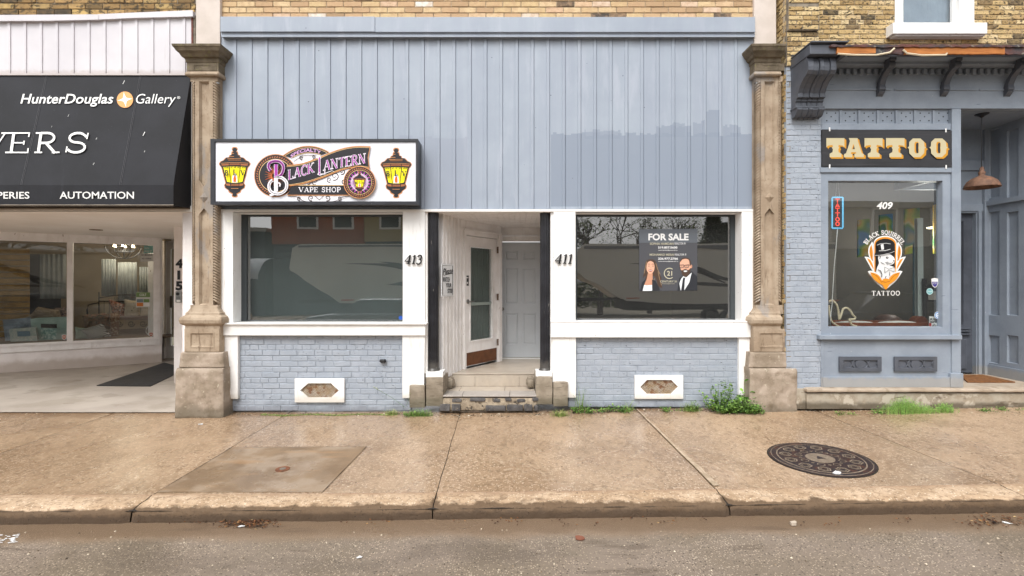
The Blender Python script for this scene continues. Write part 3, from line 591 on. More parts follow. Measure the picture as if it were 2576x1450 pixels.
# left wall of ribbed boards from A to B, then the framed glass door B..C
T1, L1 = Tline(*A, *Bp); b = MB(); tbox(b, T1, .12, L1, zf - .4, zc, 0, .06)
u = .12
while u < L1 - .03:
    tbox(b, T1, u, u + .075, zf - .02, zc, -.012, 0); tbox(b, T1, u + .085, u + .095, zf - .02, zc, -.02, 0); u += .125
P('board_wall', b, m_old, bevel=.003)
T2, L2 = Tline(*Bp, *Cp); zt2 = 2.52
dr = thing('door', None, None, (Bp[0], Bp[1], zf)); del dr  # replaced below by a mesh root
bpy.data.objects.remove(bpy.data.objects['door'])
b = MB(); plate(b, T2, -.03, L2 + .03, zf, zc, [(.05, L2 - .06, zf + .0, zt2)], -.02, .08); tbox(b, T2, .0, L2 + .02, zt2 + .07, zt2 + .1, -.045, -.021)
tbox(b, T2, L2 - .05, L2 + .04, zf, zt2 + .07, -.045, -.021); tbox(b, T2, -.01, .04, zf, zt2 + .07, -.045, -.021); P('door_frame', b, m_old, bevel=.003)
b = MB(); u0, u1 = .055, L2 - .065; plate(b, T2, u0, u1, zf + .03, zt2 - .01, [(u0 + .13, u1 - .13, zf + .42, zt2 - .18)], .0, .045)
d413 = P('door', b, m_old, bevel=.003); d413['label'] = 'half open looking glazed door with brown kick plate'
d413['label'] = 'glazed door with brown kick plate'
k = MB(); a0, a1, v0, v1 = u0 + .13, u1 - .13, zf + .42, zt2 - .18
plate(k, T2, a0 - .02, a1 + .02, v0 - .02, v1 + .02, [(a0, a1, v0, v1)], -.012, .0); P('glazing_bead', k, m_old, d413, bevel=.002)
k = MB(); tbox(k, T2, a0, a1, v0, v1, .02, .026); P('pane', k, m_glass_d, d413)
k = MB()
for i in range(60):
    u_ = a0 + (a1 - a0) * i / 60; un = a0 + (a1 - a0) * (i + 1) / 60
    k.add([T2(u_, v0, .07 + .014 * math.sin(i * .9)), T2(un, v0, .07 + .014 * math.sin((i + 1) * .9)), T2(un, v1, .07 + .012 * math.sin((i + 1) * .9)), T2(u_, v1, .07 + .012 * math.sin(i * .9))], [(0, 1, 2, 3)])
P('curtain', k, mat('green_grey_curtain', '5f6b66', '525e59', rough=.9, ns=3), d413, smooth=True)
k = MB(); tbox(k, T2, a0, a1, zf + .98, zf + 1.03, .012, .03); P('push_bar', k, mat('smoked_bar', '8f9a95', rough=.4), d413, bevel=.004)
k = MB(); tbox(k, T2, u0 + .0, u1 - .005, zf + .035, zf + .24, -.004, -.0005); P('kick_plate', k, m_kick, d413)
k = MB(); c0 = T2(u0 + .065, zf + 1.05, 0); nrm = Vector(T2(0, 0, -1)) - Vector(T2(0, 0, 0)); c0 = Vector(c0)
k.tube([c0, c0 + nrm * .012], .035, 16); k.tube([c0 + nrm * .012, c0 + nrm * .05], .013, 12); tv = Vector(T2(1, 0, 0)) - Vector(T2(0, 0, 0)); k.tube([c0 + nrm * .045 - tv * .01, c0 + nrm * .05 + tv * .11], .011, 10)
P('door_handle', k, m_steel, d413, smooth=True)
k = MB(); tbox(k, T2, u0 + .02, u0 + .09, zf + 1.3, zf + 1.46, -.004, -.0005); P('keypad_notice', k, m_num, d413)
k = MB(); tbox(k, T2, u0 + .032, u0 + .078, zf + 1.42, zf + 1.435, -.006, -.0045); tbox(k, T2, u0 + .04, u0 + .07, zf + 1.33, zf + 1.36, -.006, -.0045); P('notice_print', k, m_trim, d413)
for q in (.28, 1.05, 1.85):
    k = MB(); c1 = Vector(T2(u1 + .004, zf + q, -.028)); k.tube([c1, c1 + Vector((0, 0, .11))], .009, 8); tbox(k, T2, u1 - .025, u1 + .03, zf + q, zf + q + .11, -.024, -.0215); P('hinge', k, mat('rusty_hinge', '6b4a34', '8d8278', rough=.6, metal=.4, ns=40), d413)
# back wall with the six panel door
T3 = lambda u, v, d: (u, 1.98 + d, v); zd = Z(610, 1.98); xa, xb = Dp[0], E[0]
b = MB(); tbox(b, T3, xa - .05, xb + .3, zd + .015, zd + .11, -.02, .02); tbox(b, T3, xa - .05, xb + .3, zd + .115, zc + .02, .0, .02)
tbox(b, T3, xa - .25, xa, zf - .02, zc, .0, .05); tbox(b, T3, xb + .005, xb + .3, zf - .02, zc, -.0, .05); P('back_wall', b, m_old, bevel=.003)
b = MB(); tbox(b, T3, xa - .005, xb + .005, zf + .0, zf + .012, -.03, .05); P('threshold', b, m_trim)
def px3(z): return X(1019.7 + z / 2.7025, 1.98)
def pz3(z): return Z(509.8 + z / 2.7025, 1.98)
holes = [(px3(a), px3(c), pz3(f), pz3(e)) for a, c in ((680, 765), (798, 885)) for e, f in ((330, 390), (448, 687), (752, 964))]
b = MB(); plate(b, T3, xa, xb, zf + .03, zd, holes, .0, .012, slope=.008, floor=1)
for h in holes:
    s_ = .022; o = [T3(h[0] + s_, h[2] + s_, .0118), T3(h[1] - s_, h[2] + s_, .0118), T3(h[1] - s_, h[3] - s_, .0118), T3(h[0] + s_, h[3] - s_, .0118)]; s_ = .03
    q = [T3(h[0] + s_, h[2] + s_, .002), T3(h[1] - s_, h[2] + s_, .002), T3(h[1] - s_, h[3] - s_, .002), T3(h[0] + s_, h[3] - s_, .002)]
    b.add(o + q, [(0, 1, 5, 4), (1, 2, 6, 5), (2, 3, 7, 6), (3, 0, 4, 7), (4, 5, 6, 7)])
d411 = P('door', b, m_grey_door); d411['label'] = 'plain pale grey six-panel door'
k = MB(); c0 = Vector((px3(658), 1.98, pz3(725))); k.tube([c0, c0 + Vector((0, -.01, 0))], .034, 18); k.tube([c0 + Vector((0, -.01, 0)), c0 + Vector((0, -.04, 0))], .012, 12)
k.tube([c0 + Vector((0, -.035, 0)), c0 + Vector((0, -.045, 0)), c0 + Vector((0, -.06, 0)), c0 + Vector((0, -.07, 0))], .026, 16); P('door_handle', k, m_steel, d411, smooth=True)
b = MB(); T4, L4 = Tline(E[0], E[1], E2[0] + .02, E2[1]); tbox(b, T4, 0, L4, zf - .02, zc, .0, .05); P('side_wall', b, m_old)
# fluted black columns on capped stone blocks
for cx_, wd in ((1090, 27), (1371, 25)):
    y = .1; r = wd / 2 * (D + y) / F; x = X(cx_, y); zb_ = .53; b = MB()
    b.lathe([(r * 1.25, zb_), (r * 1.28, zb_ + .02), (r * 1.02, zb_ + .05), (r * 1.0, zb_ + .12), (r * 1.0, zb_ + .125)], x, y, 40)
    b.lathe([(r, zb_ + .125), (r, 2.715)], x, y, 96, flute=16, fl=.1); b.lathe([(r * 1.02, 2.71), (r * 1.05, 2.76)], x, y, 40)
    P('column', b, m_black, smooth=False)
b = MB(); b.pb(1071, 937, 1114, 950, -.06, .2); P('column_base_cap', b, m_trim, bevel=.005)
b = MB(); b.pb(1348, 936, 1389.5, 948, -.06, .2); P('column_base_cap', b, m_trim, bevel=.005)
def rough_box(px0, py0, px1, py1, yf, yb, sub=6, amp=.008, seed=0, mb=None, rnd=.009):
    b = mb or MB(); x0, x1, z0, z1 = X(px0, yf), X(px1, yf), Z(py1, yf), Z(py0, yf)
    def dis(p):
        q = Vector((p[0] * 6 + seed, p[1] * 6, p[2] * 6)); cx, cy, cz = (x0 + x1) / 2, (yf + yb) / 2, (z0 + z1) / 2
        n = MN.noise(q) * amp + MN.noise(q * 3.1) * amp * .5
        d = Vector(p) - Vector((cx, cy, cz)); ex = abs(d.x) > (x1 - x0) / 2 - .001; ey = abs(d.y) > (yb - yf) / 2 - .001; ez = abs(d.z) > (z1 - z0) / 2 - .001
        k = (ex + ey + ez); sc = rnd if k >= 2 else 0
        return (p[0] + n - (math.copysign(sc, d.x) if ex and k > 1 else 0), p[1] + n - (math.copysign(sc, d.y) if ey and k > 1 else 0), p[2] + n * .6 - (math.copysign(sc, d.z) if ez and k > 1 else 0))
    nx = max(2, int((x1 - x0) * 22)); ny = max(2, int((yb - yf) * 16)); nz_ = max(2, int((z1 - z0) * 22))
    def face(n1, n2, f):
        vs = [dis(f(i / n1, j / n2)) for j in range(n2 + 1) for i in range(n1 + 1)]
        b.add(vs, [(j * (n1 + 1) + i, j * (n1 + 1) + i + 1, (j + 1) * (n1 + 1) + i + 1, (j + 1) * (n1 + 1) + i) for j in range(n2) for i in range(n1)])
    face(nx, nz_, lambda u, v: (x0 + (x1 - x0) * u, yf, z0 + (z1 - z0) * v)); face(ny, nz_, lambda u, v: (x1, yf + (yb - yf) * u, z0 + (z1 - z0) * v))
    face(ny, nz_, lambda u, v: (x0, yb + (yf - yb) * u, z0 + (z1 - z0) * v)); face(nx, ny, lambda u, v: (x0 + (x1 - x0) * u, yf + (yb - yf) * v, z1))
    return b
m_step_stone = mat('brown_grey_step_stone', '968b7c', '7f7465', rough=.85, ns=5, bump=.006, bs=30, bvec=(.4, .4, 2), layers=[dict(s=10, v=(.6, .6, 3), lo=.52, hi=.66, c='665c4f', fac=.7), dict(k='axis', ax=2, a=-1, b=.17, soft=.06, amp=.1, s=4, c='5a5645', fac=.5)])
b = rough_box(1070, 950, 1116, 1024, -.11, .5, seed=3); rough_box(1028, 969.5, 1070, 1028, -.1, .1, seed=4, mb=b); P('step_block', b, m_step_stone, smooth=True)
b = rough_box(1348, 948, 1391, 1020, -.11, .5, seed=7); rough_box(1391, 961.5, 1430, 1024, -.11, .1, seed=8, mb=b); P('step_block', b, m_step_stone, smooth=True)
b = rough_box(1118, 951, 1141, 982, .28, .52, seed=12, rnd=.025); P('corner_stone', b, m_step_stone, smooth=True)
b = rough_box(1323, 951, 1347, 981, .28, .52, seed=13, rnd=.025); P('corner_stone', b, m_step_stone, smooth=True)
z1_ = .237; st = MB(); st.box(X(1108, -.1), X(1351, -.1), -.085, .5, 0.0, z1_ - .022); stp = P('step', st, m_grout)
b = MB(); xs = [X(1108.5, -.1), X(1163, -.1), X(1282, -.1), X(1350, -.1)]
for i in range(3): b.box(xs[i] + .002, xs[i + 1] - .002, -.1, .2, z1_ - .02, z1_)
P('tread_tile', b, m_tile2, stp, bevel=.003)
b = MB(); xs = [X(1118, .3), X(1158, .3), X(1270, .3), X(1345, .3)]
for i in range(3): b.box(xs[i] + .002, xs[i + 1] - .002, .204, .515, z1_ - .02, z1_ - .001)
P('tread_tile', b, m_tile, stp, bevel=.003)
b = MB(); xs = [X(1116, .52), X(1195, .52), X(1306, .52), X(1348, .52)]
for i in range(3): b.box(xs[i] + .0015, xs[i + 1] - .0015, .505, .53, z1_ + .002, zf - .012)
b.box(xs[0], xs[3], .495, .6, zf - .01, zf + .002); P('riser_tile', b, m_tile, stp, bevel=.003)
b = MB(); x0, x1 = X(1104, -.1), X(1356, -.1)
rg = random.Random(4); rough_box(1106, 1001, 1352, 1034, -.1, -.0, seed=21, mb=b, amp=.01); rub = P('rubble_base', b, m_rubm, stp, smooth=True)
b = MB(); u = 1104
while u < 1350:
    L = rg.uniform(18, 62)
    if not 1150 < u < 1178 : rough_box(u, 1018 + rg.uniform(-1, 3), min(u + L, 1354), 1036, -.125 - rg.uniform(0, .02), -.02, seed=u, mb=b, amp=.009)
    u += L + 1.5
for q in ((1136, 1162, 1003), (1180, 1222, 1001), (1240, 1260, 1003), (1270, 1288, 1001), (1300, 1322, 1004), (1338, 1356, 1000)): rough_box(q[0], q[2], q[1], q[2] + 11, -.122, -.02, seed=q[0], mb=b, amp=.008)
P('dark_stone', b, m_dstone, stp, smooth=True)
# house numbers, thick bold italic
def numerals(t, x0, x1, y0, y1, par, yf=-.05):
    c = CV(lambda px, py, e: W(px, py, yf - e), eps=.0006); c.serif(t, x0, y0, x1, y1, 0, K=.17, k=.08, slant=.2, gap=.06)
    o = c.build('house_number', m_num, par); md = o.modifiers.new('s', 'SOLIDIFY'); md.thickness = .012; md.offset = 0
numerals('413', 1016, 1060, 642, 665, shop); numerals('411', 1394, 1438, 640, 664, shop)
# small blue alarm sticker on the 413 glass
b = MB(); c_ = W(1008, 800, .19); b.add([(c_[0] + .03 * math.cos(R(22.5 + 45 * i)), .19, c_[2] + .03 * math.sin(R(22.5 + 45 * i))) for i in range(8)], [list(range(8))])
o = b.build('window_sticker', mat('blue_sticker', '2452a8', rough=.4)); tag(o, 'small blue octagonal alarm sticker in the bottom corner of the greyed window', 'sticker')

# ================================================================ STONE PILASTERS
def pilaster(px, label, clip=None):
    root = thing('stone_pilaster', label, 'pilaster', (X(px, -.12), .0, 0), 'carved stone pilasters framing the shop'); cx = X(px, -.12)
    sides = lambda hw, pr: [(-hw, 0), (-hw, -pr), (hw, -pr), (hw, 0)]
    def loft(prof, mats, name, bev=.004):
        b = MB(); rr = []
        for z, hw, pr in prof:
            xr = cx + hw if clip is None else min(cx + hw, clip)
            rr.append([(cx - hw, .05, z), (cx - hw, -pr, z), (xr, -pr, z), (xr, .05, z)])
        b.rings(rr); return P(name, b, mats, root, bevel=bev)
    zz = lambda py, pr: Z(py, -pr)
    loft([(zz(113, .0), .165, .03), (7.4, .165, .03)], m_render, 'upper_pier')
    loft([(zz(180, .15), .215, .15), (zz(158, .15), .215, .15), (zz(157, .15), .225, .16), (zz(146, .18), .23, .17), (zz(143, .2), .25, .2), (zz(138, .22), .262, .215), (zz(134, .23), .265, .23), (zz(128, .25), .29, .26), (zz(120, .26), .31, .28), (zz(117.5, .27), .32, .29), (zz(110, .29), .325, .295)], [m_moss], 'capital')
    T = lambda u, v, d: (cx + u, -.155 + d, v); b = MB()
    plate(b, T, -.19, .19, zz(178, .155), zz(160, .155), [(-.11, .11, zz(176, .155), zz(165, .155))], 0, .02, floor=1); P('capital_panel', b, m_moss, root)
    loft([(zz(192, .15), .215, .15), (zz(190, .16), .225, .165), (zz(187, .16), .23, .175), (zz(183, .16), .225, .165), (zz(180, .15), .215, .15)], [m_stone], 'neck_ring')
    # shaft with chamfered corners, sunk panels and rope mouldings
    z0, z1 = zz(790, .12), zz(192, .12); hw, c = .122, .062; b = MB()
    T = lambda u, v, d: (cx + u, -.12 + d, v)
    zp = [zz(q, .12) for q in (768, 524, 470, 205)]; hp = .068
    plate(b, T, -hw, hw, z0, z1, [(-hp, hp, zp[0], zp[1]), (-hp, hp, zp[2], zp[3])], 0, .036, slope=.022, rim=False, floor=1)
    for s in (-1, 1):
        for (za, zb_, yc_) in ((z0, zz(768, .1), 0), (zz(768, .1), zz(207, .1), .05), (zz(207, .1), z1, 0)):
            p0 = (cx + s * hw, -.12); p1 = (cx + s * (hw + c), -.12 + c); mid = ((p0[0] + p1[0]) / 2 - s * yc_ * .5, (p0[1] + p1[1]) / 2 + yc_ * .5)
            if yc_ == 0: pl = [p0, (cx + s * (hw + c), -.12), p1]
            else: pl = [p0, mid, p1]
            for i in range(len(pl) - 1): b.add([(pl[i][0], pl[i][1], za), (pl[i + 1][0], pl[i + 1][1], za), (pl[i + 1][0], pl[i + 1][1], zb_), (pl[i][0], pl[i][1], zb_)], [(0, 1, 2, 3)])
            if yc_ == 0: b.add([(q[0], q[1], za) for q in pl] + [(q[0], q[1], zb_) for q in pl], [(0, 1, 2), (3, 4, 5)])
        b.add([(cx + s * (hw + c), -.12 + c, z0), (cx + s * (hw + c), .05, z0), (cx + s * (hw + c), .05, z1), (cx + s * (hw + c), -.12 + c, z1)], [(0, 1, 2, 3)])
        b.add([(cx + s * (hw + c), -.12, z0), (cx + s * (hw + c), -.12 + c, z0), (cx + s * (hw + c), -.12 + c, z1 - 0), (cx + s * (hw + c), -.12 + c, z0)], [(0, 1, 2, 3)])
    P('shaft', b, m_stone, root)
    for s in (-1, 1):
        b = MB(); z = zz(764, .1)
        while z < zz(212, .1) - .02:
            a = Vector((cx + s * (hw + .006), -.122, z + .055)); e = Vector((cx + s * (hw + c - .002), -.12 + c - .004, z)); mdl = (a + e) / 2 + Vector((s * .006, -.006, 0))
            b.tube([a, mdl, e], .013, 6); z += .038
        P('rope_moulding', b, m_stone, root, smooth=True)
    b = MB()                                                      # chevron ends and the diamond between the two panels
    def tri(pts, pr=.018): b.prism([W(XV + (cx + (q[0])) * F / (D - .12), q[1], -.12) for q in pts], (0, .025, 0))
    for (ya, s) in ((470, -1), (524, 1)):
        for sg in (-1, 1): tri([(sg * hp, ya), (sg * hp, ya - s * -14), (0, ya)][::1] if False else [(sg * hp, ya), (0, ya), (sg * hp, ya + s * 16)])
    zc_ = zz(497, .12)
    for sg in (-1, 1):
        b.add([(cx, -.121, zc_ + .075), (cx + sg * .06, -.121, zc_), (cx, -.121, zc_ - .075), (cx, -.15, zc_)], [(0, 1, 3), (1, 2, 3)])
    P('diamond_boss', b, m_stone, root)
    loft([(zz(887, .15), .24, .155), (zz(826, .15), .24, .155), (zz(820, .15), .235, .15), (zz(818, .17), .265, .17), (zz(814, .19), .285, .195), (zz(806, .2), .29, .205), (zz(799, .19), .28, .195), (zz(796, .17), .26, .165), (zz(793, .16), .235, .15), (zz(788, .15), .235, .148), (zz(785, .14), .215, .138), (zz(776, .13), .185, .125), (zz(770, .12), .182, .121)], [m_stone], 'base', .006)
    T = lambda u, v, d: (cx + u, -.165 + d, v); b = MB()
    plate(b, T, -.235, .235, zz(885, .165), zz(828, .165), [(-.15, .15, zz(872, .165), zz(839, .165))], 0, .03, slope=.03, floor=1); plate(b, T, -.165, .165, zz(875, .165), zz(836, .165), [(-.15, .15, zz(872, .165), zz(839, .165))], -.006, .0); P('base_panel', b, m_stone, root, bevel=.002)
    wob = MB(); hw2 = .3
    def blk(za, zb_, hwa, hwb, pr, amp):
        nx, nz_ = 26, 22; b = wob
        def pos(u, v): return cx + (hwa + (hwb - hwa) * v) * (2 * u - 1), za + (zb_ - za) * v
        def edge(u, v): return .02 * (max(0, abs(2 * u - 1) - .93) / .07) ** 2 + .02 * (max(0, abs(2 * v - 1) - .92) / .08) ** 2
        def fr(u, v):
            x, z = pos(u, v); n = MN.noise(Vector((x * 5 + px, z * 5, 2))) * amp + MN.noise(Vector((x * 16, z * 16, px))) * amp * .5
            return (x, -pr + n + edge(u, v), z)
        grid(b, 0, 0, nx, nz_, fr)
        for s in (-1, 1):
            def sd_(u, v, s=s):
                hwv = hwa + (hwb - hwa) * v; z = za + (zb_ - za) * v; f = fr(0 if s < 0 else 1, v); return (f[0] + MN.noise(Vector((u * 4, z * 9, s))) * amp * u, f[1] + (.1 - f[1]) * u, z)
            grid(b, 0, 0, 8, nz_, sd_)
        def tp(u, v): f = fr(u, 1); return (f[0], f[1] + (.08 - f[1]) * v, f[2])
        grid(b, 0, 0, nx, 3, tp)
    blk(zz(926, .17), zz(887, .17), .305, .285, .19, .012); blk(-.06, zz(927, .2), .325, .315, .24, .02)
    P('plinth_block', wob, m_rough, root, smooth=True)
    return root
pilaster(513, 'sandstone pilaster between the black awning and the framed lightbox sign')
pilaster(1936, 'sandstone pilaster beside the yellow brick edge of the tattoo shop', clip=X(1978, -.29))
# ================================================================ LEFT SHOP (415) with the black awning
m_wmetal = mat('white_ribbed_metal', 'cfccd0', 'c6c3c8', rough=.4, ns=1.2, bump=.0012, bs=5, layers=[dict(s=3, v=(4, 1, .5), lo=.6, hi=.8, c='b0a8a6', fac=.4), dict(k='axis', ax=2, a=-1, b=Z(184), soft=.06, amp=.08, s=14, c='a89a90', fac=.5)])
m_stucco = mat('pinkish_stucco', 'ece6e4', 'e2dbd8', rough=.8, ns=3, bump=.006, bs=14, layers=[dict(k='voro', s=4, v=(1, 1, 1.2), lo=.0, hi=.01, c=None), dict(s=18, v=(1, 1, .3), lo=.68, hi=.71, c='8f7d70', and_=(1.4, .5, .6)), dict(k='axis', ax=2, a=-1, b=.12, soft=.15, amp=.2, s=4, c='a3917f', fac=.6)])
m_soffit = mat('beige_soffit', 'f0ebe6', 'e8e1da', rough=.7, ns=1)
left = thing('shop_building', 'interior fabric shop building clad in white ribbed metal above a deep angled glazed entrance', 'building', (X(240), .3, 0))
def PL(name, b, mats, parent=left, **k): return b.build(name, mats, parent, **k)
b = MB(); bricks(b, lambda u, v, d: (u, .03 + d, v), -14, X(489), Z(66), 7.4, .083, .245, seed=31, jit=.005); PL('brick_wall', b, [m_brick_d, m_mort_g])
b = MB(); b.box(-14, X(551), .1, .3, Z(66), 7.4); b.box(-14, X(551), .3, 5, 7.2, 7.4); PL('upper_wall', b, m_dark)
b = MB(); zt, zb = Z(40), Z(190); pts = [(-14, 0)]; q = 24.5 - 40 * 40
while q < 480:
    r = X(q); pts += [(r - .024, 0), (r - .02, -.013), (r + .016, -.013), (r + .02, 0)] if r > -13.9 else []; q += 40
pts.append((X(481), 0))
for i in range(len(pts) - 1):
    (a, ya), (c, yc) = pts[i], pts[i + 1]; ta = Z(52 - 14 * max(0, min(1, (a - X(0)) / (X(484) - X(0))))); tc = Z(52 - 14 * max(0, min(1, (c - X(0)) / (X(484) - X(0)))))
    b.add([(a, ya, zb), (c, yc, zb), (c, yc, tc), (a, ya, ta)], [(0, 1, 2, 3)])
PL('siding', b, m_wmetal)
b = MB(); b.prism([W(*p, -.05) for p in ((-900, 44), (247, 37), (247, 49), (120, 52), (-900, 56))], (0, .07, 0)); b.prism([W(*p, -.045) for p in ((246, 36.5), (484, 26.5), (484.5, 41), (330, 45), (246, 49))], (0, .065, 0)); PL('cap_flashing', b, m_wmetal, bevel=.003)
b = MB(); b.pb(481, 40, 485, 190, -.01, .02); PL('corner_strip', b, mat('rusty_red_strip', '7b4338', '5d3c34', rough=.8, ns=20))
b = MB(); b.pb(484, 40, 492, 190, .0, .05); PL('mortar_strip', b, m_mort_g)
zcl = Z(531)
b = MB(); b.box(-14, X(487), -.02, .1, zcl - .02, Z(519)); b.box(-14, X(487), .001, .03, Z(519), Z(192)); PL('header_board', b, m_soffit, bevel=.003)
b = MB(); b.box(-14, X(487), .1, 6.5, zcl, zcl + .1); so = PL('soffit', b, m_soffit)
b = MB(); c_ = W(242, 578, 0); yy = (zcl - ZC) * F / (HV - 578) - D; xx = X(242, yy); b.lathe([(.10, zcl - .001), (.1, zcl - .012), (.075, zcl - .014), (.07, zcl - .004)], xx, yy, 24); PL('ceiling_light_ring', b, mat('tarnished_ring', '8a7a68', rough=.5, metal=.3), so)
b = MB(); b.pb(459, 530, 489, 1036, .0, .3); PL('corner_pier', b, m_stucco, bevel=.006)
b = MB(); b.box(X(437.5, 2), X(500, 2), 2.0, 6, -.05, zcl); nb = PL('door_side_wall', b, m_stucco)
b = MB(); b.box(X(459, .3), X(459, .3) + .1, .3, 2.0, -.05, zcl); PL('return_wall', b, m_stucco)
for t, ya, yb_ in (('4', 652, 675), ('1', 681, 704), ('5', 708, 731)):
    c = CV(lambda px, py, e: W(px, py, 1.99 - e)); c.text(t, 441.5 if t != '1' else 446, ya, 459.5 if t != '1' else 453, yb_, 0, bold=.05); o = c.build('house_number', m_num, nb)
AX, AY, BX, BY = -1300 * 9.9 / F, 2.9, -897 * 11.3 / F, 4.3
TL_, LL = Tline(AX, AY, BX, BY); dirx, diry = (BX - AX) / LL, (BY - AY) / LL; nnx, nny = -diry, dirx
def U4(px, d=0.0):                                              # distance along the angled window wall seen at px
    k = (px - XV) / F; ax, ay = AX + nnx * d, AY + nny * d
    return (k * (D + ay) - ax) / (dirx - k * diry)
def Z4(px, py, d=0.0):
    u = U4(px, d); return ZC + (HV - py) * (D + TL_(u, 0, d)[1]) / F
u0, u1 = -3.2, U4(403); um0, um1 = U4(169), U4(184); ur = U4(386)
ZS, ZH = .565, 2.6
b = MB(); plate(b, TL_, u0, u1, .40, 2.765, [(um1, ur, ZS, ZH), (um0 - 2.05, um0, ZS, ZH), (u0 + .1, um0 - 2.16, ZS, ZH)], -.04, .06); wf = PL('window_frame', b, m_old, bevel=.005)
b = MB(); tbox(b, TL_, u0, u1 + .01, .52, .545, -.07, -.041); PL('sill_strip', b, m_old, wf)
for a, c_ in ((um1, ur), (um0 - 2.05, um0), (u0 + .1, um0 - 2.16)):
    b = MB(); tbox(b, TL_, a, c_, ZS, ZH, .03, .036); PL('pane', b, m_glass, wf)
b = MB(); tbox(b, TL_, u0, U4(407), -.1, .4, 0, .1); PL('stucco_base', b, m_stucco)
b = MB(); tbox(b, TL_, u1, U4(408), .4, 2.77, -.01, .1); PL('side_board', b, m_old)
xd0, xd1 = X(408, 4.9), X(442, 4.9); zdt = Z(611, 4.9)
b = MB(); b.box(xd0 - .3, X(417, 4.9), 4.85, 5.0, -.05, zcl); b.box(X(417, 4.9), xd1 + .5, 4.87, 5.0, zdt, zcl); PL('door_frame', b, m_old, bevel=.004)
b = MB(); T5 = lambda u, v, d: (u, 4.92 + d, v); plate(b, T5, X(418, 4.92), xd1 + .4, Z(904, 4.92), zdt, [(X(429, 4.92), xd1 + .25, Z(870, 4.92), zdt - .15)], 0, .04); dd = PL('door', b, m_trim, bevel=.004)
b = MB(); tbox(b, T5, X(428, 4.92), xd1 + .26, Z(872, 4.92), zdt - .14, .02, .026); PL('pane', b, m_glass, dd)
b = MB(); b.box(X(425, 4.8), X(433.5, 4.8), 4.82, 4.9, Z(775, 4.8), Z(745, 4.8)); PL('door_handle', b, m_steel, dd, bevel=.01)
# shop interior
m_int = mat('warm_shop_wall', 'a89a84', '9a8c76', rough=.9, ns=1); m_intf = mat('shop_display_floor', '6a5a4a', '5a4a3c', rough=.7, ns=4)
b = MB(); tbox(b, TL_, -4, LL + .2, ZS - .03, ZS, .08, 2.8, 0); PL('display_floor', b, m_intf)
b = MB()
for (a, c_) in (((-4, 2.8), (LL + .6, 2.8)),): b.add([TL_(a[0], .3, 2.8), TL_(c_[0], .3, 2.8), TL_(c_[0], 2.8, 2.8), TL_(a[0], 2.8, 2.8)], [(0, 1, 2, 3)])
b.add([TL_(LL + .08, .3, .08), TL_(LL + .08, .3, 2.8), TL_(LL + .08, 2.8, 2.8), TL_(LL + .08, 2.8, .08)], [(0, 1, 2, 3)]); b.add([TL_(-4, .3, .08), TL_(-4, .3, 2.8), TL_(-4, 2.8, 2.8), TL_(-4, 2.8, .08)], [(0, 1, 2, 3)])
b.add([TL_(-4, 2.75, .08), TL_(-4, 2.75, 2.8), TL_(LL + .2, 2.75, 2.8), TL_(LL + .2, 2.75, .08)], [(0, 1, 2, 3)]); PL('interior_room', b, m_int)
def p4(px, py, d): u = U4(px, d); return TL_(u, Z4(px, py, d), d)
def q4(b, pts, d, th=.02, m=0): b.prism([p4(x, y, d) for x, y in pts], Vector((nnx, nny, 0)) * th, m)
def th1(name, b, mats, label, cat, group=None, **k): return tag(b.build(name, mats, None, **k), label, cat, group)
# golden slatted blind at the left of the window
b = MB()
for i in range(15):
    y = 628 + i * 15; q4(b, [(-60, y), (72, y), (72, y + 9), (-60, y + 9)], 1.6 + .02 * (i % 2), .05)
th1('slatted_blind', b, mat('gold_slats', 'a88648', '8d6e38', rough=.5, ns=5), 'golden brown slatted blind at the far left of the fabric shop window', 'blind', bevel=.01)
b = MB(); q4(b, [(75, 640), (153, 640), (153, 830), (75, 830)], 1.9, .03); th1('display_panel', b, mat('dark_panel', '2a2b2e', rough=.5), 'dark upright display panel behind the fluffy cushion', 'panel')
m_sheer = mat('sheer_fabric', '8f9493', '7e8382', rough=.9, ns=3, bump=.01, bs=4, bvec=(3, 3, .2))
for (pa, pb_, ya, yb_, lab) in ((100, 166, 640, 752, 'pale hanging fabric sample left of the window mullion'), (255, 292, 652, 745, 'narrow pale fabric sample hanging left of the chandelier'), (296, 345, 660, 770, 'pale fabric sample with dark header hanging under the chandelier'), (350, 382, 672, 770, 'pale fabric sample beside the notices in the window')):
    b = MB(); n = 24; vs_ = []
    for j in (0, 1):
        for i in range(n + 1):
            px = pa + (pb_ - pa) * i / n; vs_.append(p4(px, (ya, yb_)[j], 1.3 + .015 * math.sin(i * 1.4)))
    b.add(vs_, [(i, i + 1, n + 2 + i, n + 1 + i) for i in range(n)]); o = th1('fabric_sample', b, m_sheer, lab, 'fabric sample', 'fabric samples hanging in the shop window', smooth=True); md = o.modifiers.new('s', 'SOLIDIFY'); md.thickness = .006
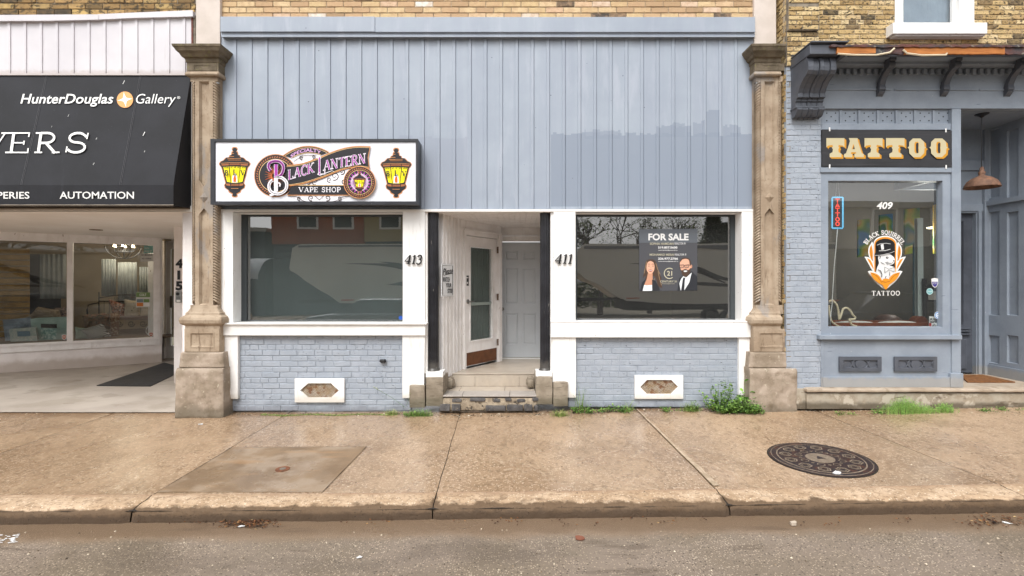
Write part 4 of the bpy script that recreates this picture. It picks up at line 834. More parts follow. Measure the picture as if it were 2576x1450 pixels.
def cushion(name, quad, d, th, m, lab, cat='cushion', grp='cushions in the fabric shop window', sub=16, p=2.6):
    b = MB(); P4 = [Vector(p4(x, y, d)) for x, y in quad]; n = sub; nv = Vector((nnx, nny, 0))
    for s in (-1, 1):
        vs_ = []
        for j in range(n + 1):
            for i in range(n + 1):
                u, v = i / n, j / n; a = 2 * u - 1; c_ = 2 * v - 1; q = P4[0].lerp(P4[1], u).lerp(P4[3].lerp(P4[2], u), v)
                k = ((1 - abs(a) ** p) * (1 - abs(c_) ** p)); mid = (P4[0] + P4[1] + P4[2] + P4[3]) / 4; pin = .07 * (1 - abs(a)) * abs(c_) ** 4 + .07 * (1 - abs(c_)) * abs(a) ** 4
                vs_.append(q + (mid - q) * pin + nv * s * th * (max(k, 0) ** .5) * (1 + .1 * MN.noise(q * 9)))
        b.add(vs_, [(j * (n + 1) + i, j * (n + 1) + i + 1, (j + 1) * (n + 1) + i + 1, (j + 1) * (n + 1) + i)[::s] for j in range(n) for i in range(n)])
    return th1(name, b, m, lab, cat, grp, smooth=True)
def wave_mat(name, c1, c2, sc, ang=0, dist=0, typ='BANDS', prof='SIN'):
    m = mat(name, c1, rough=.9); t = m.node_tree; wv = t.nodes.new('ShaderNodeTexWave'); wv.inputs['Scale'].default_value = sc; wv.inputs['Distortion'].default_value = dist; wv.wave_profile = prof
    g = t.nodes.new('ShaderNodeNewGeometry'); mp = t.nodes.new('ShaderNodeMapping'); mp.inputs['Rotation'].default_value = (0, R(ang), 0); t.links.new(g.outputs['Position'], mp.inputs[0]); t.links.new(mp.outputs[0], wv.inputs[0])
    rp = t.nodes.new('ShaderNodeValToRGB'); rp.color_ramp.interpolation = 'CONSTANT'; e = rp.color_ramp.elements; e[0].color = (*srgb(c1), 1); e[1].position = .5; e[1].color = (*srgb(c2), 1)
    t.links.new(wv.outputs[0], rp.inputs[0]); t.links.new(rp.outputs[0], t.nodes['Principled BSDF'].inputs[0]); return m
def zigzag_mat(name, c1, c2):
    m = mat(name, c1, rough=.9); t = m.node_tree; N = t.nodes; g = N.new('ShaderNodeNewGeometry'); s = N.new('ShaderNodeSeparateXYZ'); t.links.new(g.outputs['Position'], s.inputs[0])
    def mt(op, a, b=None):
        n = N.new('ShaderNodeMath'); n.operation = op
        for i, q in enumerate((a, b)):
            if q is None: continue
            if isinstance(q, (int, float)): n.inputs[i].default_value = q
            else: t.links.new(q, n.inputs[i])
        return n.outputs[0]
    a = mt('PINGPONG', mt('MULTIPLY', s.outputs[0], 1.0), .045); b = mt('FRACT', mt('MULTIPLY', mt('ADD', s.outputs[2], a), 22)); f = mt('GREATER_THAN', b, .5)
    mx = N.new('ShaderNodeMix'); mx.data_type = 'RGBA'; mx.inputs[6].default_value = (*srgb(c1), 1); mx.inputs[7].default_value = (*srgb(c2), 1); t.links.new(f, mx.inputs[0]); t.links.new(mx.outputs[2], N['Principled BSDF'].inputs[0]); return m
m_fl = mat('fluffy_beige', '8f8069', '6f614e', rough=1, ns=22, bump=.02, bs=40)
cushion('cushion', [(58, 806), (95, 772), (150, 780), (160, 806)], 1.0, .12, m_fl, 'fluffy beige cushion lying on the teal box left of the mullion')
cushion('cushion', [(135, 775), (168, 772), (170, 806), (140, 808)], 1.15, .08, mat('dark_floral', '3d332e', '8a7465', rough=.9, ns=30), 'dark floral cushion tucked behind the fluffy beige one')
cushion('cushion', [(272, 752), (316, 766), (312, 806), (284, 800)], 1.1, .07, mat('orange_black_fabric', '2c2320', ramp=[(0, '2c2320'), (.45, '3a2a24'), (.5, 'a0522c'), (.6, '8f8a84'), (1, '2a2220')], rough=.9, ns=28), 'dark orange-splashed cushion leaning on the bench')
cushion('cushion', [(313, 753), (352, 757), (348, 798), (312, 798)], 1.05, .07, mat('cream_bird_fabric', 'b9b0a0', 'aaa090', rough=.9, ns=10, layers=[dict(k='voro', s=16, lo=.16, hi=.2, c='2f2b28', cell=.35)]), 'cream cushion with black motifs on the bench')
cushion('cushion', [(353, 762), (386, 766), (384, 798), (352, 800)], 1.08, .06, mat('cream_leaf_fabric', 'b0a899', 'a39b8b', rough=.9, ns=10, layers=[dict(k='voro', s=14, lo=.14, hi=.2, c='38322d', cell=.3)]), 'second cream motif cushion at the right end of the bench')
cushion('cushion', [(205, 792), (275, 786), (280, 828), (212, 832)], .8, .09, mat('town_print_fabric', '2b2826', ramp=[(0, '1f1d1c'), (.45, '35302c'), (.5, '9d8a70'), (.56, '3b332e'), (.62, '8c4b30'), (1, '26221f')], rough=.9, ns=34), 'dark cushion printed with little houses behind the zigzag cushion')
cushion('cushion', [(276, 788), (302, 785), (300, 846), (278, 850)], .75, .06, mat('town_print_red', '4a3428', ramp=[(0, '2f2622'), (.5, '6e4a34'), (.6, '9d8a70'), (1, '3a2a22')], rough=.9, ns=30), 'rust coloured patterned throw beside the zigzag cushion')
cushion('cushion', [(200, 830), (258, 814), (281, 846), (226, 855)], .42, .08, zigzag_mat('zigzag_fabric', 'b9b9b5', '1d1e20'), 'black and white zigzag cushion at the front of the display')
cushion('cushion', [(188, 822), (214, 826), (224, 853), (190, 854)], .5, .06, mat('pale_green_fabric', '93a193', '7f8c80', rough=.9, ns=8), 'pale green cushion left of the zigzag one')
# wrought iron daybed
m_iron = mat('black_wrought_iron', '202022', rough=.5)
bed = thing('daybed', 'black wrought iron daybed with scroll back behind the cushions', 'bench', p4(310, 812, 1.25))
b = MB()
for pts in ([(249, 735), (249, 812)], [(249, 750)] + [(249 + i * 14, 750 - 8 * math.sin(i / 10 * math.pi)) for i in range(11)], [(249, 758), (388, 760)], [(387, 742), (387, 812)]): b.tube([p4(x, y, 1.25) for x, y in pts], .012, 8)
for cx_, s in ((292, 1), (318, -1), (346, 1), (366, -1)): b.tube([p4(cx_ + s * (6 - .28 * i) * math.cos(i * .5), 750 + (5.5 - .26 * i) * math.sin(i * .5), 1.25) for i in range(20)], .006, 6)
for x in (262, 275, 288, 301, 314, 327, 340, 353, 366, 379): b.tube([p4(x, 759, 1.25), p4(x, 796, 1.25)], .005, 6)
b.build('back_rail', m_iron, bed)
b = MB(); b.tube([p4(x, y, 1.0) for x, y in ((222, 812), (219, 780), (222, 768), (232, 765), (249, 762))], .014, 8); b.build('arm_rest', m_iron, bed)
b = MB(); q4(b, [(249, 797), (388, 797), (388, 803), (249, 803)], .95, .35); b.build('seat', mat('pink_grey_mattress', '8d7f7c', rough=.9), bed, bevel=.02)
b = MB()
for x in (300, 330, 360): b.tube([p4(x + (9 - .35 * i) * math.cos(i * .5), 815 + (8 - .3 * i) * math.sin(i * .5), 1.0) for i in range(20)], .008, 6)
b.build('scroll_work', m_iron, bed)
# boxes and pictures at left
b = MB(); q4(b, [(82, 806), (167, 802), (168, 856), (88, 858)], .5, .28); tb = th1('gift_box', b, mat('teal_box', '8fa79f', '7f978f', rough=.6, ns=6), 'pale teal box with a dark label standing left of the mullion', 'box', bevel=.03)
b = MB(); q4(b, [(103, 815), (143, 816), (143, 826), (103, 825)], .49, .005); q4(b, [(103, 826), (143, 827), (141, 854), (101, 854)], .49, .004, 1); b.build('label', [mat('black_label', '1d1a18', rough=.5), mat('teal_leaf_print', '5b8a86', 'a9c0b8', rough=.6, ns=24)], tb)
b = MB(); q4(b, [(8, 806), (76, 800), (80, 850), (14, 858)], .55, .03); th1('framed_picture', b, mat('blue_grey_picture', '55626e', '7b8894', rough=.5, ns=7), 'blue-grey square picture leaning behind the floral box', 'picture', bevel=.006)
b = MB(); q4(b, [(24, 830), (88, 825), (93, 857), (28, 859)], .35, .12); fb = th1('storage_box', b, mat('floral_paper', 'a9aaa2', '8a9a94', rough=.6, ns=26), 'pale floral storage box with a grey label at the left', 'box', bevel=.008)
b = MB(); q4(b, [(43, 834), (75, 833), (76, 846), (44, 847)], .34, .004); b.build('label', mat('slate_label', '5e7684', rough=.6), fb)
# chandelier with lit bulbs
ch = thing('chandelier', 'round wire chandelier with lit candle bulbs inside the fabric shop window', 'chandelier', p4(312, 612, 1.0))
b = MB(); cc = Vector(p4(312, 622, 1.0)); r = 38 * 12 / F
for k in range(4):
    a = k * math.pi / 4 + .2; b.tube([cc + Vector((r * math.cos(a) * math.cos(t), r * math.sin(a) * math.cos(t), -r * .75 * math.sin(t))) for t in [i * math.pi / 14 for i in range(15)]], .007, 6)
b.tube([cc + Vector((r * math.cos(i * .4488), r * math.sin(i * .4488), 0)) for i in range(15)], .007, 6); b.tube([cc + Vector((0, 0, .3)), cc - Vector((0, 0, r * .75))], .01, 6); b.build('frame', m_iron, ch)
b = MB(); k_ = MB()
for k in range(6):
    a = k * math.pi / 3; q = cc + Vector((r * .55 * math.cos(a), r * .55 * math.sin(a), 0)); b.tube([cc - Vector((0, 0, .1)), q - Vector((0, 0, .1)), q + Vector((0, 0, 0))], .006, 6); k_.tube([q, q + Vector((0, 0, .03)), q + Vector((0, 0, .055))], .022, 10, r2=.006)
b.build('candle_arm', m_iron, ch); k_.build('bulb', mat('lit_bulb', 'ffe9c0', emit=('ffe6b8', 14)), ch)
ld = bpy.data.lights.new('chandelier_light', 'POINT'); ld.energy = 20; ld.color = (1, .87, .68); ld.shadow_soft_size = .15; lo = bpy.data.objects.new('chandelier_light', ld); C.objects.link(lo); lo.parent = ch; lo.location = cc - wloc(ch) + Vector((0, 0, .0)) - Vector((0, 0, .02))
# papers stuck on the glass
def paper415(name, x0, y0, x1, y1, cols, label, cat, txt=()):
    c = CV(lambda px, py, e: p4(px, py, .026 - e)); c.poly([(x0, y0), (x1, y0 + 1), (x1, y1), (x0, y1 + 1)], 0)
    for t in txt:
        if t[0] == 'r': c.poly([(t[1], t[2]), (t[3], t[2]), (t[3], t[4]), (t[1], t[4])], t[5])
        else: c.text(t[1], t[2], t[3], t[4], t[5], t[6], bold=.02)
    return tag(c.build(name, cols, None), label, cat)
mw = m_trim; mk_ = m_num; mgn = mat('olive_green_print', '6f8a55', rough=.6); mor = mat('orange_print', 'c8773a', rough=.6); mtl = mat('teal_print', '6f9f98', rough=.6); mbg = mat('pale_grey_print', 'c9c9c4', rough=.6); mgy = mat('slate_print', '6e7f86', rough=.6)
paper415('poster', 342, 735, 378, 773, [mbg, mgn, mgy, mor, mw], 'small green and orange colour-block poster on the fabric shop glass', 'poster', [('r', 342.5, 736, 377.5, 748, 1), ('t', 'COLT', 351, 739, 368, 745, 4), ('r', 344, 753, 360, 761, 2), ('r', 361, 753, 376, 761, 1), ('r', 344, 762, 360, 771, 3), ('r', 361, 762, 376, 771, 4)])
paper415('notice', 353, 638, 386, 658, [mbg, mk_], 'grey no smoking no vaping notice on the fabric shop glass', 'notice', [('t', 'NO SMOKING', 355, 640, 383, 644, 1), ('t', 'NO VAPING', 357, 649, 381, 653, 1)])
paper415('notice', 362, 618, 385, 637, [mtl, mbg], 'teal printed card in the top corner of the fabric shop glass', 'notice', [('t', 'DIGITAL', 364, 623, 376, 627, 1), ('t', 'MAIN ST.', 364, 630, 383, 635, 1)])
def shield(cx, cy, s, mp, label):
    c = CV(mp); c.poly([(cx - s, cy - s), (cx, cy - s * 1.15), (cx + s, cy - s), (cx + s, cy + s * .3), (cx, cy + s * 1.2), (cx - s, cy + s * .3)], 0); c.poly([(cx - s * .8, cy - s * .75), (cx, cy - s * .9), (cx + s * .8, cy - s * .75), (cx + s * .8, cy + s * .2), (cx, cy + s * .9), (cx - s * .8, cy + s * .2)], 1); c.poly([(cx - s * .6, cy - s * .3), (cx + s * .6, cy - s * .3), (cx + s * .6, cy), (cx - s * .6, cy)], 0)
    tag(c.build('window_sticker', [mbg, mat('orange_brown', 'a2543a', rough=.5)], None), label, 'sticker')
shield(161.5, 849, 6, lambda x, y, e: p4(x, y, .026 - e), 'small orange shield sticker just left of the window mullion'); shield(380, 842, 5.5, lambda x, y, e: p4(x, y, .026 - e), 'small orange shield sticker at the bottom right of the fabric shop glass')
b = MB(); b.tube([p4(x, y, .08) for x, y in ((383, 775), (384, 800), (378, 812), (368, 828), (367, 836), (375, 845))], .007, 6); th1('power_cord', b, m_trim, 'white power cord hanging in the corner of the fabric shop window', 'cord', smooth=True)
# intercom
ic = thing('intercom', 'grey door intercom under the vertical house number', 'intercom', W(448, 762, 1.98))
b = MB(); b.pb(440, 733, 456.5, 762, 1.955, 2.0); b.build('housing', mat('intercom_grey', '8f918f', rough=.4, metal=.4), ic, bevel=.015)
b = MB()
c_ = Vector(W(447, 740, 1.953)); b.tube([c_, c_ + Vector((0, -.01, 0))], .028, 14); b.build('camera_eye', m_lens, ic)
b = MB()
for i in range(3): b.pb(443, 747 + i * 2.5, 453, 748 + i * 2.5, 1.951, 1.956)
b.build('speaker_slot', m_lens, ic); b = MB(); b.pb(444, 755, 453, 760, 1.945, 1.956); b.build('button', m_trim, ic, bevel=.002)
# black rubber mat
mp_ = [G(243, 967, lambda x, y: .02), G(378, 968, lambda x, y: .02), G(470, 925, lambda x, y: .02), G(413, 911, lambda x, y: .02)]
b = MB(); b.prism([(p[0], p[1], swz(p[0], 0) + .014 + .01 * p[1] / 5.2) for p in mp_], (0, 0, .01)); rm = th1('rubber_mat', b, mat('black_ribbed_rubber', '232326', '2d2d30', rough=.6, ns=5, bump=.004, bs=45, btype='voro'), 'black ribbed rubber mat lying on the pale concrete entry of the fabric shop', 'mat', bevel=.004)

# ---------------------------------------------------------------- awning
aw = thing('awning', 'black fabric awning with white lettering over the fabric shop', 'awning', (X(240), 0, Z(525)))
m_awn = mat('black_awning_fabric', '17181d', '1f2026', rough=.75, ns=1.5, bump=.004, bs=3, layers=[dict(s=5, v=(3, 1, .4), lo=.6, hi=.8, c='2c2e35', fac=.5), dict(s=70, v=(1, 1, .3), lo=.72, hi=.76, c='8d8f94', fac=.6)])
ZT, YB = Z(190, -.0), -.36; ZBt = Z(466, YB); ZV = Z(518.5, YB); xr = X(481, 0); ms = -YB / (ZT - ZBt)
def AWm(px, py, e=0.0):
    k = (HV - py) / F; y = -ms * (ZT - ZC - D * k) / (1 - ms * k); y = max(YB, min(0, y)); d = D + y
    return ((px - XV) * d / F, y - e - .004, ZC + k * d + e * .2)
b = MB()
def fs(u, v):
    x = -13.5 + (xr + 13.5) * u; z = ZT + (ZBt - ZT) * v; y = YB * v
    s = .006 * math.sin(v * math.pi) * (.5 + .5 * math.cos((x - X(354)) / (X(354) - X(118)) * 2 * math.pi))
    return (x, y + .012 * math.sin(v * math.pi) - s, z)
grid(b, 0, 0, 120, 10, fs); b.build('slope', m_awn, aw, smooth=True)
b = MB(); grid(b, 0, 0, 160, 5, lambda u, v: (-13.5 + (xr + 13.5) * u, YB + .004 * MN.noise(Vector((u * 60, v, 0))) * v, ZBt + (ZV - ZBt) * v)); b.build('valance', m_awn, aw, smooth=True)
b = MB(); zw = Z(525); b.add([(xr, 0, ZT), (xr, YB, ZBt), (xr, YB, ZV), (xr, .0, zw)], [(0, 1, 2, 3)]); b.add([(xr - .003, 0, ZT), (xr - .003, YB, ZBt), (xr - .003, YB, ZV), (xr - .003, .0, zw)], [(3, 2, 1, 0)]); b.build('end_panel', m_awn, aw)
b = MB()
for px in (118, 354, -118):
    for o_ in (-1.6, 1.6): b.tube([(X(px + o_), YB * v - .004 + .010 * math.sin(v * math.pi) - .006 * math.sin(v * math.pi), ZT + (ZBt - ZT) * v) for v in [i / 8 for i in range(9)]], .0016, 4)
b.build('seam', mat('grey_thread', '6f7074', rough=.8), aw)
b = MB(); b.tube([(-13.5, YB + .01, ZV + .01), (xr, YB + .01, ZV + .01)], .015, 6)
for px in (135, -120): b.tube([(X(px), YB + .02, ZV + .02), (X(px) - .35, .0, ZV + .06)], .014, 6)
b.tube([(-13.5, -.03, ZV + .02), (xr, -.03, ZV + .02)], .02, 6); b.build('frame_bar', mat('dull_bar', '6f665c', rough=.6, metal=.3), aw)
b = MB(); b.box(-13.5, X(481), -.02, .002, ZT - .005, ZT + .02); b.build('head_bar', m_wmetal, aw)
m_let = mat('white_lettering', 'e2e2e0', rough=.6); m_or = mat('orange_emblem', 'd99a5c', rough=.6)
c = CV(AWm, .0008); c.text('HunterDouglas', 52, 237, 286, 269, 0, bold=.014, shear=.24); c.build('lettering', [m_let, m_or], aw); c = CV(AWm, .0008); c.text('Gallery', 343, 237, 443, 269, 0, bold=-.003, shear=.24); c.text('®', 446, 243, 454, 250, 0); 
c.build('lettering', [m_let, m_or], aw); c = CV(AWm, .0008); c.disc(315, 251.5, 20.5, 1); cx, cy = 315, 251.5
for a in (0, 90, 180, 270):
    aa = R(a - 8); r_ = 20; pts = [(cx, cy)] + [(cx + t * r_ * math.cos(aa) + sg * 6.5 * (1 - t) ** 1.6 * -math.sin(aa), cy + t * r_ * math.sin(aa) + sg * 6.5 * (1 - t) ** 1.6 * math.cos(aa)) for sg, t in ((1, .0), (1, .3), (1, .6), (1, 1), (-1, .6), (-1, .3), (-1, 0))]
    c.poly(pts, 0)
c.build('emblem', [m_let, m_or], aw); c = CV(AWm, .0005); [c.serif(ch_, a_, 334, e_, 386, 0, K=.135, k=.065, slant=.14, ser=.24) for ch_, a_, e_ in (('V', -56, 15), ('E', 16, 74), ('R', 86, 146), ('S', 160, 222))]; c.build('lettering', [m_let, m_or], aw)
c = CV(lambda x, y, e: W(x, y, YB - .004 - e)); c.text('DRAPERIES', -66, 483, 74, 500.5, 0, bold=.012); c.build('lettering', [m_let], aw); c = CV(lambda x, y, e: W(x, y, YB - .004 - e)); c.text('AUTOMATION', 150, 482.5, 337, 500.5, 0, bold=.012); c.build('lettering', [m_let], aw)
c = CV(AWm, .001)
for x, y, s in ((312, 208, 4), (173, 292, 2.4), (363, 338, 4.5), (237, 413, 2.5), (244, 350, 2), (365, 382, 2), (132, 320, 1.5)): c.stroke([(x + s * .5, y - s * 1.2), (x, y), (x - s * .6, y + s)], s * .3, 0)
c.build('bird_dropping', [m_let], aw)

# ================================================================ LIGHTBOX SIGN
YS = -.235
sg = thing('lightbox_sign', 'wide black framed lightbox sign with purple and black lantern artwork over the left window', 'sign', (X(795), -.12, Z(515)))
S = lambda x, y, e=0: W(509.8 + x / 4.3636, 322 + y / 4.3636, YS - e)
sx = lambda x: S(x, 0)[0]; sz = lambda y: S(0, y)[2]
m_fr = mat('black_sign_frame', '2b2c31', '34353a', rough=.35, ns=5, layers=[dict(s=30, lo=.68, hi=.74, c='8d8a86', fac=.6)])
b = MB(); T = lambda u, v, d: (u, YS - .0 + d, v)
plate(b, T, sx(95), sx(2368), sz(846), sz(126), [(sx(140), sx(2345), sz(812), sz(156))], -.02, .012, slope=.012); b.build('frame', m_fr, sg, bevel=.004)
b = MB(); b.box(sx(97), sx(2366), YS + .002, -.0, sz(844), sz(128)); b.build('box_body', m_fr, sg, bevel=.004)
b = MB(); b.box(sx(135), sx(2350), YS - .003, YS + .001, sz(818), sz(150)); b.build('face_panel', mat('white_acrylic', 'd9dbe2', rough=.25, ns=1), sg)
SM = [mat('sign_black', '232227', rough=.35), mat('sign_orange', 'c98a55', rough=.4), mat('sign_yellow', 'f2e400', rough=.4), mat('sign_cream', 'e8c38a', rough=.4), mat('sign_purple', 'a23ba0', rough=.4), mat('sign_white', 'e8e6ec', rough=.35), mat('sign_flame', 'e8641c', rough=.4), mat('sign_brown', '3a2c28', rough=.4), mat('sign_lilac', 'd8a8dc', rough=.4), mat('sign_tan', 'a5653c', rough=.4)]
BK, OR, YE, CR, PU, WH, FL, BR, LI, TN = range(10)
base_e = .0045
def cvs(): return CV(lambda x, y, e: S(x, y, base_e + e), .0006)
def sil(k=1.0, g=0):
    h = [(10, -270), (24, -258), (26, -240), (14, -226), (28, -218), (34, -190), (52, -186), (58, -165), (92, -160), (112, -140), (120, -130), (150, -118), (166, -95), (164, -82), (150, -62), (140, -50), (96, 118), (110, 140), (102, 170), (66, 195), (56, 215), (32, 228), (18, 236), (26, 250), (20, 262), (8, 268)]
    pts = [(x + g, y + (g if y > 0 else -g) * (1 if abs(y) > 200 else .2)) for x, y in h]; return pts + [(-x, y) for x, y in pts[::-1]]
def lantern(c, cx, cy, s=1.0, small=False):
    Q = lambda pts: [(cx + x * s, cy + y * s) for x, y in pts]
    c.poly(Q(sil(g=8)), OR); c.poly(Q(sil()), BK)
    for sgn in (-1, 1):
        c.poly(Q([(sgn * 66, -62), (sgn * 126, -58), (sgn * 84, 104), (sgn * 46, 112)]), YE)
        c.poly(Q([(sgn * 62, -96), (sgn * 148, -88), (sgn * 140, -72), (sgn * 66, -76)]), TN)
        c.poly(Q([(sgn * 52, 126), (sgn * 98, 124), (sgn * 92, 144), (sgn * 50, 150)]), TN)
    c.poly(Q([(-56, -62), (56, -62), (38, 116), (-38, 116)]), YE); c.poly(Q([(-54, -98), (54, -98), (58, -78), (-58, -78)]), TN); c.poly(Q([(-42, 128), (42, 128), (42, 150), (-42, 150)]), TN)
    c.poly(Q([(-30, 112), (30, 112), (26, 40), (0, 10), (-26, 40)]), WH); c.poly(Q([(-14, 106), (14, 106), (15, 70), (8, 40), (-8, 40), (-15, 70)]), FL)
    if not small:
        for x in (-38, 0, 38, -110, -84, 84, 110):
            c.stroke([(cx + (x + 9 * math.cos(R(a))) * s, cy + (-58 + 9 * math.sin(R(a))) * s) for a in range(-150, 200, 40)], 5 * s, BK)
        for y in (-205, -172, -148): c.stroke(Q([(-30 - (y + 205) * .9, y), (-8, y)]), 5, OR)
        for y in (-150, -134): c.stroke(Q([(-70, y), (70, y)]), 4, OR)
        for y0_, x0_ in ((-112, 150),): c.stroke(Q([(-x0_, y0_ + 14), (-60, y0_ + 6), (60, y0_ + 6), (x0_, y0_ + 14)]), 4, OR)
        c.stroke(Q([(-40, 178), (40, 178)]), 5, OR)
        for i in range(9): c.stroke(Q([(-50 + i * 12, -96), (-44 + i * 12, -80)]), 3, BK); c.stroke(Q([(-38 + i * 9, 130), (-42 + i * 9, 148)]), 3, BK)
    c.serif('B', cx - 108 * s, cy - 22 * s, cx - 72 * s, cy + 34 * s, BK, K=.2, k=.1); c.serif('L', cx - 18 * s, cy - 30 * s, cx + 20 * s, cy + 32 * s, BK, K=.2, k=.1); c.serif('V', cx + 66 * s, cy - 22 * s, cx + 108 * s, cy + 34 * s, BK, K=.2, k=.1)
for cx_ in (352, 2124): c = cvs(); lantern(c, cx_, 488 + (8 if cx_ > 1000 else 0)); c.build('lantern_print', SM, sg)
c = cvs()
# white scroll grounds with brown curls
c.poly([(950, 380), (1130, 275), (1290, 290), (1300, 330), (1100, 400)], WH); c.poly([(1000, 640), (1300, 560), (1600, 440), (1640, 640)], WH)
c.poly([(930, 735), (1640, 735), (1560, 770), (1500, 800), (1280, 815), (1060, 800), (1000, 770)], WH)
def spiral(cx, cy, r, s=1, a0=0, turns=1.4, w=10, m=BR): c.stroke([(cx + s * r * (1 - i / 26) * math.cos(a0 + i / 24 * turns * 2 * math.pi), cy + r * (1 - i / 26) * math.sin(a0 + i / 24 * turns * 2 * math.pi)) for i in range(24)], w, m, w2=w * .4)
for q in ((1230, 590, 38, 1), (1450, 530, 48, -1), (1390, 570, 30, 1), (1530, 480, 34, -1), (1550, 590, 26, 1), (1160, 600, 24, -1), (1190, 770, 34, 1), (1370, 770, 34, -1), (1060, 775, 24, 1), (1500, 775, 24, -1), (1085, 325, 24, 1), (1215, 320, 22, -1)): spiral(*q[:4], a0=1.2)
for q in (([(940, 745), (1040, 760), (1100, 800), (1140, 812)]), ([(1620, 745), (1530, 760), (1470, 800), (1420, 812)]), ([(1180, 610), (1350, 540), (1560, 450)]), ([(1000, 370), (1100, 300), (1250, 300)]), ([(1230, 745), (1280, 790), (1330, 745)])): c.stroke(q, 6, BR)
c.build('scroll_print', SM, sg)
c = cvs(); c.k = 2
def emblem(cx, cy, r, dots=48):
    c.disc(cx, cy, r + 8, OR); c.disc(cx, cy, r, BK); c.ring(cx, cy, r * .85, r * .93, TN, n=60); c.nxt()
    for i in range(dots):
        a = 2 * math.pi * i / dots; c.stroke([(cx + r * .85 * math.cos(a), cy + r * .85 * math.sin(a)), (cx + r * .935 * math.cos(a + .05), cy + r * .935 * math.sin(a + .05))], r * .05, BK, up=False)
    c.ring(cx, cy, r * .775, r * .8, CR); 
emblem(800, 524, 228)
for i in range(48):
    a = 2 * math.pi * i / 48; r_ = 115 if i % 2 else 80; c.stroke([(795 + 12 * math.cos(a), 525 + 12 * math.sin(a)), (795 + r_ * math.cos(a), 525 + r_ * math.sin(a))], 8, TN if i % 3 else FL, up=False, w2=2)
c.nxt(); arcp = lambda x0, y0, x1, y1, h, n=16: [(x0 + (x1 - x0) * i / n, y0 + (y1 - y0) * i / n - h * 4 * (i / n) * (1 - i / n)) for i in range(n + 1)]
o_ = arcp(885, 305, 1385, 268, 84); i_ = arcp(972, 330, 1300, 298, 38); c.poly(o_ + i_[::-1], BK); c.stroke(arcp(885, 305, 1385, 268, 84), 9, OR); c.stroke(arcp(905, 306, 1365, 274, 70), 4, CR); c.stroke(i_, 5, CR)
sp = lambda px, py: (px, py - 48 * (1 - ((px - 1130) / 165) ** 2) + (-.13 * (px - 1130)))
c.text('SPECIALTY', 965, 275, 1298, 313, LI, bold=.012, warp=sp)
c.poly([(985, 633), (1560, 633), (1605, 742), (925, 742)], BK); c.stroke([(1000, 630), (1560, 630)], 6, CR); c.stroke([(925, 740), (1605, 740)], 7, OR); c.serif('VAPE SHOP', 1055, 652, 1512, 706, WH, K=.17, k=.08)
top = [(925, 415), (1080, 395), (1250, 340), (1400, 275), (1540, 228), (1680, 205), (1840, 207)]; bot = [(1828, 445), (1740, 432), (1640, 432), (1500, 470), (1340, 535), (1180, 590), (1060, 620), (930, 638)]
def smooth(p, n=5):
    o = []
    for i in range(len(p) - 1):
        p0, p1, p2, p3 = p[max(i - 1, 0)], p[i], p[i + 1], p[min(i + 2, len(p) - 1)]
        for k in range(n):
            t = k / n; o.append(tuple(.5 * (2 * p1[j] + (p2[j] - p0[j]) * t + (2 * p0[j] - 5 * p1[j] + 4 * p2[j] - p3[j]) * t * t + (3 * p1[j] - p0[j] - 3 * p2[j] + p3[j]) * t ** 3) for j in (0, 1)))
    return o + [p[-1]]
tp, bt = smooth(top), smooth(bot); c.poly(tp + [(1815, 330)] + bt, BK); c.stroke(tp, 10, OR); c.stroke(bt, 10, OR); c.stroke([(x - 2, y + 12) for x, y in tp], 4, CR); c.stroke([(x, y - 12) for x, y in bt], 4, CR); c.stroke([(1840, 203), (1815, 330), (1830, 447)], 7, OR)
bl = lambda x: 575 - .295 * (x - 935) if x < 1230 else 503 - .245 * (x - 1260)
c.serif('LACK', 938, 0, 1222, 112, WH, K=.2, k=.09, warp=lambda px, py: (px, bl(px) - (112 - py)), mf=None, gap=.06); c.k -= 2
c.serif('LACK', 938, 0, 1222, 112, PU, K=.14, k=.02, warp=lambda px, py: (px, bl(px) - (112 - py)), gap=.06, ser=.02)
c.serif('L', 1262, 0, 1345, 190, WH, K=.13, k=.06, warp=lambda px, py: (px, 515 - (190 - py)), gap=.05); c.serif('L', 1262, 0, 1345, 190, PU, K=.08, k=.01, warp=lambda px, py: (px, 515 - (190 - py)), gap=.05, ser=.02)
spiral(1285, 500, 26, 1, 0, 1.2, 8, WH); c.stroke([(1300, 515), (1370, 490), (1420, 470), (1440, 480)], 9, WH, w2=3)
b2 = lambda x: 470 - .175 * (x - 1330)
c.serif('ANTERN', 1325, 0, 1790, 112, WH, K=.2, k=.09, warp=lambda px, py: (px, b2(px) - (112 - py)), gap=.05); c.k -= 2
c.serif('ANTERN', 1325, 0, 1790, 112, PU, K=.13, k=.02, warp=lambda px, py: (px, b2(px) - (112 - py)), gap=.05, ser=.02)
pw = lambda y: PU if y < 530 else WH
bs_ = [[(805, 400), (805, 700)], [(745, 470), (722, 430), (735, 385), (790, 365), (850, 375), (885, 420), (880, 480), (850, 525), (800, 540)], [(800, 540), (870, 550), (920, 600), (915, 670), (870, 715), (810, 725), (750, 700), (728, 650), (740, 600), (770, 575)], [(805, 690), (780, 730), (735, 742)], [(830, 600), (850, 620), (845, 645)]]
for p_, w_ in zip(bs_, (34, 24, 26, 14, 8)): c.stroke(smooth(p_, 6), w_ + 9, WH)
for p_, w_ in zip(bs_, (34, 24, 26, 14, 8)): c.stroke(smooth(p_, 6), w_, PU, mf=lambda y: PU if y < 540 else WH)
for p_, w_ in zip(bs_[1:3], (34, 38)): c.stroke(smooth(p_, 6), 5, BK)
emblem(1722, 598, 170, 40); 
for i in range(40):
    a = 2 * math.pi * i / 40; r_ = 122 if i % 2 else 96; c.stroke([(1722, 598), (1722 + r_ * math.cos(a), 598 + r_ * math.sin(a))], 4, PU, up=False, w2=13)
c.nxt(); c.disc(1722, 598, 75, LI)
